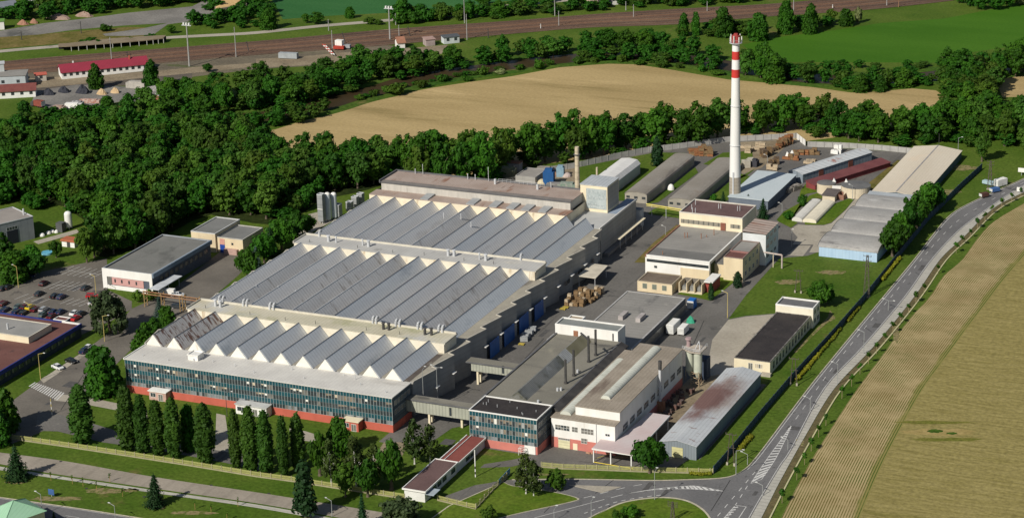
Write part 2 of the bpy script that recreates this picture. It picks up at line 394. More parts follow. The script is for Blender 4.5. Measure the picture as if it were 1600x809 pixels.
rowf = mrange(mth('ADD', sinr, mth('MULTIPLY', mth('SUBTRACT', nz(.7), .5), 1.0)), -.15, .75)
soil = cmix(mrange(nz(.06), .35, .65), (.43, .335, .175), (.34, .26, .13))
green = cmix(mrange(nz(.05), .42, .62), (.125, .105, .024), (.075, .10, .014))
# the last four rows are a lusher headland
lush = mrange(mth('ADD', sp.outputs[0], mth('MULTIPLY', mth('SUBTRACT', nz(.07), .5), 7.)), NROW-3.6, NROW-1.6)
green2 = cmix(lush, green, (.06, .10, .016)); soil2 = cmix(lush, soil, (.25, .215, .07))
rowf = mth('MULTIPLY', rowf, mrange(nz(.11, 7), .36, .56, .42, 1.0))
nt.links.new(cmix(rowf, soil2, green2), b.inputs['Base Color'])
me = bpy.data.meshes.new('crop_row_field'); NC = 12; vs = []; fs = []; us = []
for i in range(len(ll)):
    for j in range(NC+1):
        t = j/NC; vs.append((ll[i][0]*(1-t)+rl[i][0]*t, ll[i][1]*(1-t)+rl[i][1]*t, .022))
for i in range(len(ll)-1):
    for j in range(NC):
        a = i*(NC+1)+j; fs.append((a, a+NC+1, a+NC+2, a+1))
me.from_pydata(vs, [], fs); uvl = me.uv_layers.new(name='rows')
for p in me.polygons:
    for li in p.loop_indices:
        vi = me.loops[li].vertex_index; uvl.data[li].uv = ((vi % (NC+1))/NC*NROW, (vi//(NC+1))/10.)
me.materials.append(row); ro_ = bpy.data.objects.new('crop_row_field', me); COL.objects.link(ro_); struct(ro_)
far = at(1900, 300); 
sheet('olive_crop_field', rl+[(at(1290, 935)[0]+200, at(1290, 935)[1]-40), (rl[0][0]+420, rl[0][1]+120), (rl[0][0]+60, rl[0][1]+60)], .014, CROP)
DRY2 = M('worn_grass', (.20, .165, .07), (.28, .22, .115), scale=.5, fine=(.35, .9), stain=((.10, .12, .02), .5, .48, .60, (1, 1, 1)))
def blob(name, cx, cy, w_, h_, z, mat, seed=1, rot=0, n=22):
    r2 = random.Random(seed); c0 = at(cx, cy); pts = []
    ex = Vector(at(cx+w_/2, cy))-Vector(c0); ey = Vector(at(cx, cy-h_/2))-Vector(c0)
    for k in range(n):
        a = 2*math.pi*k/n; q = .75+.4*r2.random()
        pts.append((c0[0]+ex.x*math.cos(a)*q+ey.x*math.sin(a)*q, c0[1]+ex.y*math.cos(a)*q+ey.y*math.sin(a)*q))
    return sheet(name, smooth_line(pts+[pts[0]], 3)[:-1], z, mat)
LUSH = M('lush_weeds', (.03, .075, .008), (.06, .11, .012), scale=.4, fine=(.4, 1.0), spec=.1)
OLIVE2 = M('olive_patch', (.125, .135, .022), (.17, .155, .035), scale=.3, fine=(.3, 1.0), spec=.1)
PALEC = M('thin_crop', (.36, .27, .11), (.29, .225, .08), scale=.3, fine=(.2, 1.0), spec=.1)
blob('crop_patch', 1470, 674, 120, 11, .024, PALEC, 3); blob('crop_patch', 1460, 659, 140, 5, .028, OLIVE2, 4); blob('crop_patch', 1478, 686, 110, 6, .028, OLIVE2, 5); blob('crop_patch', 1461, 672.5, 24, 6, .034, LUSH, 6); blob('crop_patch', 1487, 676, 20, 4, .034, LUSH, 7)

for q_ in ((165, 766, 62, 9), (205, 765, 26, 6), (90, 778, 90, 7), (26, 752, 34, 6), (245, 792, 30, 5), (125, 640, 26, 8), (760, 786, 60, 6), (1250, 690, 14, 12), (1400, 520, 10, 30), (1230, 440, 40, 8), (1300, 425, 50, 7), (1480, 300, 40, 8), (1500, 262, 60, 8), (300, 800, 80, 6), (860, 740, 70, 3)): blob('worn_grass', *q_, .04, DRY2, q_[0])
sheet('worn_track', gp(zp(1140, 440, [(1140, 320), (1180, 370), (1200, 420), (1100, 470), (960, 600), (860, 700), (760, 800), (735, 780), (860, 650), (960, 560), (1080, 440), (1120, 390)])), .042, DRY2, 2)

# ------------------------------------------------------------------ factory yard
east = gp([(840, 728), (1000, 735), (1050, 735), (1088, 708)])+[(85.5, 12), (86, 69), (75.5, 70), (74.2, 75), (73.8, 119)]+gp([(1213, 489), (1165, 493), (1138, 498), (1166, 460), (1218, 403), (1262, 399), (1282, 392)])+[(67.5, 186), (68, 250), (68, 312)]
yard = [(-1, -7)]+gp([(655, 703), (706, 668), (737, 662)])+[(24, -1), (44, -1)]+gp([(838, 712), (832, 724)])+east+gp([(1420, 238), (1262, 228), (1246, 218), (1140, 218), (1010, 236), (955, 248), (865, 266), (800, 286)])+[(-60, 215), (-92, 210), (-92, 150), (-60, 120), (-30, 60), (-1, 10)]
sheet('factory_yard', yard, .03, ASPH)
def zs(name, ox, oy, pts, z, mat, k=0): return sheet(name, gp(zp(ox, oy, pts)), z, mat, k)
sheet('concrete_yard', gp([(1138, 499), (1165, 494), (1213, 490)])+[(73.7, 117), (73.7, 76), (70, 70)]+gp([(1104, 590), (1100, 570), (1108, 557), (1113, 530)]), .042, CONC)
zs('concrete_apron', 1120, 310, [(835, 345), (925, 292), (1000, 300), (1215, 303), (1305, 278), (1465, 130), (1560, 15), (1640, -40), (1700, 0), (1600, 130), (1330, 390), (1180, 540), (1165, 610), (1050, 610), (1100, 522), (860, 520), (920, 440)], .042, CONC)
zs('concrete_slab', 1120, 310, [(925, 532), (1072, 532), (980, 652), (778, 645)], .052, CONC)
sheet('bare_ground', [(63.6, 5), (75, 9), (75, 75), (63.6, 66)], .045, DIRT)
sheet('bare_ground', gp([(838, 262), (900, 258), (905, 300), (860, 306), (800, 296), (795, 284)]), .045, DIRT)
sheet('bare_ground', gp([(1152, 222), (1240, 218), (1215, 240), (1190, 262), (1160, 272), (1150, 250)]), .045, DIRT)
sheet('bare_ground', gp([(440, 345), (500, 330), (520, 345), (470, 372)]), .045, CONC)
LZ = .11
def lawn(pts, mat=LAWN, z=LZ): return sheet('lawn', pts, z, mat)
lawn([(-22, 262), (-15.6, 258), (-15.6, 285)]+gp([(1025, 238), (955, 251), (900, 262), (905, 290), (938, 300)])+[(-31, 255), (-31, 228), (-22.6, 228)], GRASS)
lawn([(-22, 218), (-15.6, 220), (-15.6, 258), (-22, 262)], GRASS)
lawn([(-6.6, 219), (-3.6, 222), (-2.2, 262), (-5.5, 268)], GRASS)
lawn([(11.8, 220), (15, 215), (21, 240), (21, 262), (13, 266)], GRASS)
lawn([(-4, 273), (6, 271), (12, 285), (8, 296), (-2, 290)], GRASS)
lawn(gp(zp(960, 210, [(1430, 480), (1560, 410), (1600, 390), (1500, 470), (1430, 500)])), GRASS)
lawn(gp([(1012, 334), (1062, 341), (1062, 331), (1034, 322), (1020, 327)]), GRASS)
lawn(gp([(991, 410), (1008, 410), (1064, 352), (1057, 351), (1022, 378)]), DRYGR)
lawn(gp([(1058, 459), (1085, 464), (1108, 469), (1125, 458), (1150, 438), (1165, 424), (1150, 415), (1100, 432), (1080, 448)]))
lawn(gp(zp(1120, 310, [(1130, 268), (1335, 60), (1500, 0), (1560, 10), (1460, 130), (1300, 275), (1215, 300), (1000, 297), (1000, 268)])))
lawn(gp(zp(1120, 310, [(680, 240), (760, 150), (960, 40), (985, 62), (880, 190), (830, 235), (920, 272), (900, 290), (842, 332), (700, 262)])))
lawn(gp(zp(1240, 260, [(0, 540), (80, 420), (180, 330), (270, 300), (330, 340), (320, 366), (215, 360), (60, 480), (0, 570)])))
lawn(gp(zp(1240, 260, [(150, 180), (240, 195), (268, 290), (150, 310), (60, 360), (80, 270)])))
lawn([(61, 262), (66, 262), (71, 300), (64, 302)], DRYGR)
# approach to the gate in the south
sheet('gate_drive', gp([(690, 776), (742, 757), (800, 748), (806, 760), (745, 772), (712, 783)])+[], .035, ASPH)
sheet('yard_path', gp([(757, 724), (797, 718), (845, 708), (850, 716), (800, 728), (750, 730)]), .035, ASPH)

# ------------------------------------------------------------------ west side: car park, streets, paths
sheet('car_park', gp([(-60, 478), (0, 455), (46, 437), (60, 425), (167, 403), (168, 452), (206, 470), (206, 482), (175, 500), (150, 512), (128, 522), (-60, 530)]), .03, ASPH2)
sheet('service_street', gp([(345, 392), (412, 388), (372, 430), (300, 492), (255, 512), (205, 545), (150, 600), (116, 640), (84, 664), (60, 676), (0, 700), (-40, 706), (-40, 668), (0, 640), (40, 610), (75, 585), (135, 545), (180, 512), (205, 482), (265, 455)]), .032, ASPH2)
sheet('parking_lane', gp([(60, 640), (84, 645), (120, 653), (181, 672), (262, 690), (356, 703), (420, 718), (420, 738), (352, 722), (250, 703), (160, 690), (90, 673), (55, 672)]), .036, ASPH)
sheet('footpath', gp([(92, 615), (122, 617), (187, 630), (230, 640), (230, 652), (187, 641), (118, 628), (84, 625)]), .04, CONC)
sheet('footpath', gp([(338, 645), (352, 648), (360, 706), (336, 702)]), .04, CONC)
sheet('footpath', gp([(452, 668), (478, 673), (500, 680), (495, 690), (470, 687), (455, 692)]), .04, CONC)
sheet('footpath', gp([(600, 690), (640, 690), (628, 712), (590, 735), (560, 735), (585, 712)]), .04, DIRT)
sheet('pavement', gp([(63, 592), (75, 585), (135, 546), (140, 550), (80, 590), (68, 598)]), .05, CONC)
sheet('garden_path', gp([(52, 377), (120, 358), (124, 363), (60, 381)]), .04, CONC)
# crossing, bay lines
zeb = MB()
a0, a1 = gp(zp(0, 560, [(350, 288), (705, 432)])); 
A0, A1, B0, B1 = [Vector(p) for p in gp(zp(0, 560, [(395, 265), (745, 390), (325, 310), (660, 478)]))]
for k in range(14):
    t0, t1 = k/14., k/14.+.036
    q = [A0.lerp(A1, t0), A0.lerp(A1, t1), B0.lerp(B1, t1), B0.lerp(B1, t0)]
    zeb.face([(p.x, p.y, .052) for p in q])
struct(zeb.build('zebra_crossing', PAINT))
bay = MB()
def line(mb, p, q, wd, z):
    a, b = Vector(p), Vector(q); t = (b-a).normalized()*(wd/2); nx, ny = -t.y, t.x
    mb.face([(a.x-nx, a.y-ny, z), (b.x-nx, b.y-ny, z), (b.x+nx, b.y+ny, z), (a.x+nx, a.y+ny, z)])
for (p0, p1, n) in (((735, 155), (1130, 205), 7), ((600, 320), (930, 350), 6), ((275, 440), (560, 480), 4), ((790, 490), (1000, 520), 4)):
    P0, P1 = [Vector(p) for p in gp(zp(0, 400, [p0, p1]))]
    if n > 5: line(bay, P0, P1, .14, .046)
    for k in range(n):
        c = P0.lerp(P1, k/(n-1)); line(bay, c-Vector((.6, 4.5)), c+Vector((.7, 4.6 if n > 5 else 1.5)), .16, .05)
struct(bay.build('bay_markings', PAINT))

# ------------------------------------------------------------------ south: concrete street, footpath, main road
u = smooth_line(gp([(-60, 698), (0, 706), (105, 720), (240, 744), (400, 768), (520, 787), (640, 806), (760, 824)]), 4)
l = smooth_line(gp([(-60, 716), (0, 724), (70, 737), (240, 762), (400, 785), (520, 806), (640, 828), (760, 850)]), 4)
band('concrete_street', u, l, .034, STREET)
band('footpath', smooth_line(gp([(-60, 722), (0, 728), (70, 739.5), (240, 764.5), (400, 787), (520, 808.5), (640, 831)]), 4), smooth_line(gp([(-60, 728), (0, 733.5), (70, 744), (240, 769), (400, 792), (520, 814), (640, 837)]), 4), .04, PATHM)
mr = smooth_line(gp([(-90, 764), (0, 776.5), (110, 792), (220, 809), (330, 826), (470, 850)]), 4)
band('main_road', mr, offset(mr, -9.5), .034, ROADM)
mk = MB(); dashes(offset(mr, -.5), 400, 1, .15, .046, mk); 
for i in range(len(mr)-1): line(mk, offset(mr, -.45)[i], offset(mr, -.45)[i+1], .14, .046)
dashes(offset(mr, -4.6), 4, 6, .14, .046, mk); struct(mk.build('lane_markings', PAINT))
band('kerb', offset(mr, .25), mr, .01, KERB, .13)

# ------------------------------------------------------------------ east road with junction
top_l = [(1700, 232), (1600, 279), (1532, 309.5), (1487, 334.5), (1455, 371), (1430, 404), (1370, 476.5), (1310, 549), (1264, 606), (1200, 691), (1178, 719), (1165, 732), (1150, 741), (1126, 746.5), (1070, 749), (1013, 750), (893, 748), (800, 749)]
side_r = [(1700, 243), (1600, 290), (1522, 342), (1488, 371), (1452, 412), (1415, 464), (1350, 541), (1290, 606), (1238, 701), (1220, 728), (1183, 790), (1150, 850), (1120, 900)]
jun = smooth_line(gp(top_l), 5)+gp([(770, 752), (700, 790), (640, 835), (700, 900)])+gp([(1120, 900), (1150, 850)])+smooth_line(gp(side_r), 5)[::-1][10:]
sheet('road', jun, .034, ROADM)
band('kerb', offset(smooth_line(gp(top_l), 5), -.28), smooth_line(gp(top_l), 5), .01, KERB, .13)
sl_ = smooth_line(gp(side_r), 5)
swr = smooth_line(gp([(1705, 250), (1600, 300), (1550, 327), (1505, 371), (1469, 405), (1428, 464), (1365, 541), (1304, 606), (1258, 681), (1220, 749), (1199, 790), (1168, 850), (1140, 900)]), 5)
band('footpath', swr, sl_, .01, PATHM, .12)
soil_l = offset(swr, 1.7); soil_r = offset(swr, .1)
band('bare_verge', soil_l, soil_r, .03, M('verge_soil', (.10, .085, .035), (.14, .11, .05), scale=.3, fine=(.3, 1)))
band('path_edging', offset(swr, 2.3), offset(swr, 1.9), .01, M('pale_edging', (.56, .50, .27), (.46, .43, .26), scale=.4), .22)
isl = smooth_line(gp([(880, 840), (905, 818), (920, 808), (942, 797), (976, 783), (1026, 776), (1066, 779), (1094, 791), (1112, 811), (1125, 850), (1110, 900), (900, 900)]), 4)
struct(MB().prism(isl, .0, .15, 0).build('traffic_island', KERB)); lawn([tuple(Vector(p).lerp(Vector(at(1010, 840)), .03)) for p in isl], LAWN, .165)
isl2 = smooth_line(gp([(786, 752), (800, 758), (830, 762), (860, 767), (885, 772), (905, 778.5), (895, 783), (850, 793), (800, 804), (740, 820), (690, 840), (650, 830), (700, 790)]), 3)
struct(MB().prism(isl2, .0, .15, 0).build('grass_verge', KERB)); lawn([tuple(Vector(p).lerp(Vector(at(800, 785)), .03)) for p in isl2], LAWN, .165)
tri = gp([(889, 757), (971, 760), (941, 769)]); struct(MB().prism(tri, 0, .14).build('paved_island', CONC))
mk = MB(); zm_ = .048
cl = smooth_line(gp([(1600, 284.5), (1528, 324), (1488, 352), (1440, 404), (1408, 444.5), (1350, 513), (1313, 558), (1277, 606), (1256, 636), (1237, 663)]), 5)
dashes(cl, 3, 4.5, .16, zm_, mk)
el = offset(smooth_line(gp(top_l[:12]), 5), .55); [line(mk, el[i], el[i+1], .16, zm_) for i in range(len(el)-1)]
er = offset(sl_, -.45)
for i in range(len(er)-1): line(mk, er[i], er[i+1], .16, zm_)
hl = [Vector(p) for p in smooth_line(gp([(1237, 663), (1222, 684), (1200, 714), (1173, 754.5)]), 5)]
hr = [Vector(p) for p in smooth_line(gp([(1237, 663), (1226, 688), (1211, 717), (1190, 748)]), 5)]
for A in (hl, hr):
    for i in range(len(A)-1): line(mk, A[i], A[i+1], .16, zm_)
line(mk, hl[-1], hr[-1], .16, zm_)
n = 22
def lerpl(L, t):
    s = t*(len(L)-1); i = min(int(s), len(L)-2); return L[i].lerp(L[i+1], s-i)
for k in range(2, n):
    line(mk, lerpl(hl, min(1, k/n+.02)), lerpl(hr, max(0, k/n-.03)), .62, zm_+.004)
for P in ([(1180, 736), (1118, 809)], [(1168, 758), (1136, 809)]): dashes(gp(P), 2.2, 3.2, .2, zm_, mk)
arc1 = [Vector(p) for p in smooth_line(gp([(978, 770.5), (1020, 763.5), (1066, 759), (1089, 758.5), (1131, 766.5)]), 5)]
arc2 = [Vector(p) for p in smooth_line(gp([(978, 770.5), (1020, 764.5), (1066, 762.8), (1096, 764), (1131, 766.5)]), 5)]
for A in (arc1, arc2):
    for i in range(len(A)-1): line(mk, A[i], A[i+1], .18, zm_)
for k in range(4, 16): line(mk, lerpl(arc1, k/16), lerpl(arc2, k/16+.01), .7, zm_+.004)
line(mk, *gp([(835, 808), (926, 784)]), .18, zm_); dashes(smooth_line(gp([(926, 784), (978, 770.5)]), 4), 3.5, 2, .2, zm_, mk)
dashes(smooth_line(gp([(912, 777), (971, 762), (1013, 754)]), 4), 2.5, 2.4, .2, zm_, mk)
dashes(smooth_line(gp([(913, 801), (960, 784), (1010, 775), (1040, 772)]), 4), 1.2, 1.2, .24, zm_, mk)
tl = gp([(1149, 788.5), (1166, 790.5), (1150, 815), (1120, 850), (1128, 812)])
for i in range(4): line(mk, tl[i], tl[i+1], .2, zm_)
line(mk, tl[4], tl[0], .2, zm_)
for k in range(6):
    a = Vector(tl[4]).lerp(Vector(tl[0]), k/6); line(mk, a, a+Vector((1.0, .9)), .5, zm_+.004)
struct(mk.build('road_markings', PAINT))
sm_ = MB(); r6 = random.Random(8)
for p, q in (((1141, 749), (1111, 797)), ((1046, 762), (1030, 776)), ((1178, 737), (1184, 733)), ((960, 748), (930, 770)), ((880, 770), (850, 800)), ((1285, 590), (1295, 596)), ((1350, 510), (1362, 518)), ((1430, 425), (1443, 432)), ((930, 420), (880, 478)), ((960, 395), (985, 350)), ((820, 560), (850, 528)), ((1100, 500), (1080, 545)), ((700, 660), (728, 632)), ((905, 720), (985, 727)), ((100, 470), (180, 480)), ((95, 640), (130, 585))): line(sm_, *gp([p, q]), .22, .046)
struct(sm_.build('asphalt_seams', M('tar_seam', (.045, .044, .043), scale=1)))
pt = MB()
for px_, py_ in ((1012, 760), (1040, 768), (1180, 770), (1240, 668), (1310, 580), (1370, 508), (1440, 418), (870, 775), (960, 340), (935, 400), (900, 500), (850, 520), (1098, 530), (1120, 470), (60, 470), (120, 450), (110, 600), (75, 630), (700, 690), (945, 722)):
    x, y = at(px_, py_); a_, b2 = r6.uniform(.4, 1.8), r6.uniform(.8, 3.2); pt.face([(x-a_, y-b2, .047), (x+a_, y-b2*.9, .047), (x+a_*.9, y+b2, .047), (x-a_, y+b2, .047)])
struct(pt.build('asphalt_patches', M('asphalt_patch', (.075, .073, .071), (.105, .10, .096), scale=.6, fine=(.15, 1.5))))
mh = MB()
for px_, py_ in ((1022, 757), (1048, 764), (1272, 628), (135, 762), (225, 775), (330, 757), (420, 770), (95, 720), (955, 380), (1090, 470)): mh.cyl(*at(px_, py_), .03, .055, .42, n=10)
struct(mh.build('manhole_covers', M('cast_iron', (.06, .058, .055), scale=1)))

# ------------------------------------------------------------------ north: roads, gravel, railway
nr = smooth_line(gp([(-120, 92), (0, 80), (92, 72), (170, 66), (248, 59.5), (330, 55), (400, 51), (500, 40.5), (612, 31), (700, 20), (760, 12), (860, 3), (1000, -14)]), 4)
band('country_road', offset(nr, 2.7), offset(nr, -2.7), .03, CONC)
sheet('gravel_yard', gp([(-60, 60), (0, 48), (70, 36), (125, 30), (200, 20), (300, 10), (330, -5), (420, -10), (400, 5), (390, 22), (330, 30), (300, 33), (262, 38), (240, 54), (200, 56), (165, 56), (160, 53), (225, 44), (262, 36), (190, 40), (120, 46), (60, 54), (0, 58)]), .026, GRAVEL)
sheet('coal_yard', gp([(56, 142), (120, 132), (215, 136), (262, 145), (240, 160), (190, 158), (110, 175), (75, 172), (50, 158)]), .026, GRAVEL)
sheet('lineside_ground', gp([(-160, 129), (0, 116), (100, 110), (400, 85), (600, 70), (650, 76), (560, 98), (400, 108), (300, 120), (262, 132), (120, 136), (0, 146), (-160, 152)]), .018, M('lineside_cinders', (.12, .10, .07), (.18, .15, .10), scale=.06, detail=8, stain=((.06, .09, .015), .05, .56, .68, (.4, 1, 1)), fine=(.25, .8)))
sheet('dark_embankment', gp([(40, 136), (140, 128), (232, 119), (262, 116), (300, 112), (300, 122), (262, 132), (232, 130), (140, 136), (56, 142)]), .022, M('cinder_bank', (.085, .072, .058), (.13, .11, .085), scale=.1, fine=(.2, .8)))
sheet('platform_road', gp([(-60, 128), (60, 122), (150, 118), (235, 112), (300, 105), (400, 98), (400, 104), (300, 114), (200, 124), (120, 132), (0, 142), (-60, 146)]), .024, DIRT)
sheet('weedy_strip', gp([(-60, 66), (0, 58), (130, 48), (200, 42), (250, 44), (240, 56), (120, 66), (0, 76), (-60, 82)]), .02, DRYGR)
sheet('lineside_yard', gp([(400, 92), (470, 88), (560, 80), (640, 75), (700, 70), (690, 84), (560, 96), (440, 104), (400, 106)]), .024, DIRT)
up = smooth_line(gp([(-160, 111), (0, 97), (100, 88), (400, 65), (600, 47), (800, 33), (912, 24), (1050, 15), (1200, 7), (1290, -1), (1500, -22)]), 4)
lo = smooth_line(gp([(-160, 131), (0, 117), (100, 111), (400, 86), (600, 71), (800, 53), (925, 43), (1060, 38), (1200, 26), (1350, 16), (1490, 1), (1700, -25)]), 4)
band('railway_bed', up, lo, .05, BALLAST, .25)
RAIL = M('rail_steel', (.17, .10, .07), (.24, .15, .10), scale=1, rough=.5)
SLP = [M('sleeper_dark', (.040, .027, .022), (.065, .043, .034), scale=.05, stretch=(.3, 1, 1), fine=(.2, 1)), M('sleeper_brown', (.075, .042, .029), (.105, .062, .043), scale=.05, stretch=(.3, 1, 1), fine=(.2, 1)), M('sleeper_rust', (.15, .075, .042), (.20, .11, .065), scale=.05, stretch=(.3, 1, 1), fine=(.2, 1))]
CESS = M('cess_path', (.19, .13, .085), (.12, .08, .055), scale=.06, stretch=(.3, 1, 1), fine=(.15, 1))
trk = MB(); ties = [MB(), MB(), MB()]; pale = MB()
for k in range(7):
    t = (k+.6)/7.4
    c = [(up[i][0]*(1-t)+lo[i][0]*t, up[i][1]*(1-t)+lo[i][1]*t) for i in range(len(up))]
    band('', offset(c, 1.5), offset(c, -1.5), .305, None, 0, False, ties[(0, 1, 2, 1, 2, 0, 1)[k]])
    for s in (.72, -.72): band('', offset(c, s+.07), offset(c, s-.07), .31, None, .14, False, trk)
    if k in (1, 3, 4, 6): band('', offset(c, -1.7), offset(c, -2.6), .303, None, 0, False, pale)
for m_, t_ in zip(SLP, ties): struct(t_.build('track_sleepers', m_))
struct(trk.build('railway_track', RAIL)); struct(pale.build('track_path', CESS))
# ------------------------------------------------------------------ building materials
WHITE = M('white_paint', (.80, .79, .75), (.72, .70, .65), scale=.3, stretch=(1, 1, .3), stain=((.55, .51, .45), .5, .60, .78, (1, 1, .2)))
CREAM = M('cream_render', (.78, .69, .50), (.70, .61, .43), scale=.3, stretch=(1, 1, .3), stain=((.52, .43, .30), .5, .60, .78, (1, 1, .2)))
BEIGE = M('beige_render', (.72, .60, .40), (.62, .51, .34), scale=.3, stretch=(1, 1, .3), stain=((.42, .34, .23), .6, .58, .76, (1, 1, .2)))
GREYC = M('grey_panels', (.37, .36, .335), (.31, .30, .28), scale=.25, stretch=(1, 1, .4), stain=((.22, .215, .205), .4, .60, .76, (1, 1, .15)), lines=(2, 1.5, .9, .96))
REDP = M('red_plinth', (.52, .125, .085), (.44, .105, .07), scale=.3, stain=((.36, .12, .08), .7, .62, .74, (1, 1, .4)))
PINKP = M('pink_plinth', (.58, .20, .16), (.50, .17, .14), scale=.3, stain=((.36, .2, .17), .7, .6, .74, (1, 1, .4)))
WROOF = M('white_roofing', (.64, .62, .57), (.54, .52, .48), scale=.12, stain=[((.30, .29, .27), .25, .68, .73, (1, 1, 1)), ((.44, .42, .38), .06, .56, .70, (.4, 1.5, 1))], fine=(.06, 2), lines=(0, 1.2, .93, .9))
YROOF = M('lichen_roofing', (.50, .46, .34), (.58, .54, .42), scale=.10, stain=[((.38, .37, .22), .06, .5, .68, (1, 1, 1)), ((.50, .50, .48), .05, .55, .7, (1, 1, 1))], fine=(.08, 2), lines=(0, 1.2, .88, .88))
GROOF = M('grey_felt', (.235, .225, .205), (.30, .285, .26), scale=.08, stain=[((.16, .155, .145), .12, .58, .70, (1, .4, 1)), ((.36, .34, .30), .07, .60, .72, (1, 1, 1))], fine=(.08, 2), lines=(1, 2.2, .9, .93))
DROOF = M('dark_felt', (.175, .165, .135), (.235, .22, .18), scale=.07, stretch=(.5, 1, 1), stain=[((.10, .095, .085), .09, .56, .70, (.35, 1.6, 1)), ((.28, .26, .2), .06, .6, .7, (1, 1, 1))], fine=(.10, 2))
KROOF = M('black_felt', (.028, .024, .024), (.045, .038, .036), scale=.2, stain=((.075, .062, .055), .35, .62, .74, (1, 1, 1)), fine=(.2, 1.5))
MROOF = M('maroon_felt', (.135, .058, .048), (.175, .08, .066), scale=.12, stain=((.10, .05, .045), .2, .58, .7, (1, 1, 1)), fine=(.12, 2))
PURP = M('purple_felt', (.120, .072, .068), (.155, .096, .09), scale=.12, stain=((.09, .06, .058), .2, .56, .7, (1, 1, 1)), fine=(.12, 2))
BRWN = M('weathered_roof', (.265, .225, .175), (.35, .30, .24), scale=.10, stain=[((.18, .14, .11), .10, .56, .70, (1, .25, 1)), ((.44, .40, .34), .08, .60, .72, (1, 1, 1))], fine=(.12, 1.6), lines=(0, 1.1, .86, .9))
RUSTR = M('rusty_sheet', (.34, .26, .215), (.42, .34, .29), scale=.12, stain=[((.24, .115, .065), .11, .55, .66, (1.2, .3, 1)), ((.16, .11, .09), .25, .62, .72, (2, .3, 1))], fine=(.10, 2), lines=(0, .9, .84, .9))
METAL = M('galvanised', (.56, .57, .58), (.48, .49, .50), scale=.3, rough=.5, metal=.0, spec=.5)
DMETAL = M('dark_steel', (.05, .05, .05), (.08, .075, .07), scale=.6, rough=.6)
DGREY = M('dark_parapet', (.10, .10, .105), (.14, .14, .145), scale=.3)
GLASS = M('dark_glass', (.025, .035, .04), (.05, .062, .068), scale=.6, rough=.15, spec=.6)
GLASS2 = M('grey_glass', (.13, .13, .12), (.20, .19, .165), scale=.8, rough=.25, spec=.5)
TEAL = M('teal_spandrel', (.012, .062, .078), (.017, .082, .10), scale=.5, rough=.35, spec=.4, stain=((.03, .10, .12), .3, .6, .75, (1, 1, 1)))
MULL = M('aluminium_mullion', (.40, .44, .43), (.34, .38, .38), scale=.5, rough=.5)
BLIND = M('beige_blind', (.58, .50, .36), (.46, .39, .28), scale=.9)
BLINDW = M('white_blind', (.80, .78, .70), (.72, .70, .62), scale=.9)
CURT = M('brown_curtain', (.26, .21, .15), (.18, .145, .11), scale=.9)
BLUEP = M('blue_sheet', (.03, .11, .34), (.04, .14, .40), scale=.4, rough=.5)
ZINC = M('zinc_sheet', (.66, .66, .655), (.74, .74, .73), scale=.10, stretch=(1, .25, 1), rough=.55, spec=.5, stain=[((.53, .52, .51), .10, .55, .72, (1, .25, 1)), ((.78, .78, .76), .07, .6, .74, (1, .4, 1))], lines=(1, 1.4, .80, .9), fine=(.06, 1.5))
ZINCD = M('weathered_zinc', (.54, .54, .535), (.63, .625, .615), scale=.10, stretch=(1, .25, 1), rough=.6, stain=[((.35, .33, .31), .16, .55, .70, (.3, 2.2, 1)), ((.34, .25, .19), .20, .68, .76, (.25, 3, 1))], lines=(1, 1.4, .78, .9), fine=(.08, 1.5))
ZINCB = M('bluish_zinc', (.58, .605, .625), (.66, .685, .70), scale=.10, stretch=(1, .25, 1), rough=.5, spec=.5, stain=((.40, .44, .475), .12, .55, .70, (1, .3, 1)), lines=(1, 1.4, .82, .9), fine=(.05, 1.5))
ZINCR = M('rust_streaked_zinc', (.52, .50, .48), (.60, .58, .56), scale=.12, rough=.6, stain=[((.17, .09, .065), .32, .50, .60, (.18, 2.6, 1)), ((.24, .17, .13), .5, .57, .64, (.2, 2.2, 1))], lines=(1, .9, .80, .85))
def S2(c): return c

def win_mesh(wd, ht, nx, ny, frame, glasses, seed=0, key=None, depth=.05, bar=.07):
    """one window, facing -y, lower left corner at the origin; panes take their glass at random"""
    r2 = random.Random(seed); mb = MB(); mats = list(dict.fromkeys([frame]+glasses))
    for i in range(nx):
        for j in range(ny):
            g = mats.index(r2.choice(glasses)); x0, x1 = wd*i/nx, wd*(i+1)/nx; z0, z1 = ht*j/ny, ht*(j+1)/ny
            if mats[g].name in ('beige_blind', 'white_blind', 'brown_curtain') and GLASS in mats and r2.random() < .6:
                zc = z0+(z1-z0)*r2.uniform(.25, .75); mb.face([(x0, -depth*.5, z0), (x1, -depth*.5, z0), (x1, -depth*.5, zc), (x0, -depth*.5, zc)], mats.index(GLASS)); z0 = zc
            mb.face([(x0, -depth*.5, z0), (x1, -depth*.5, z0), (x1, -depth*.5, z1), (x0, -depth*.5, z1)], g)
    for i in range(nx+1):
        x = wd*i/nx; mb.box(x-bar/2, x+bar/2, -depth, .0, 0, ht, 0)
    for j in range(ny+1):
        z = ht*j/ny; mb.box(bar/2, wd-bar/2, -depth*.9, .0, z-bar/2, z+bar/2, 0)
    return mb.mesh('window', mats)
def windows(root, me, face, fixed, starts, z, name='window'):
    for s in starts:
        if face == 'S': inst(name, me, root, (s, fixed-.004, z))
        else: inst(name, me, root, (fixed+.004, s, z), R(90))
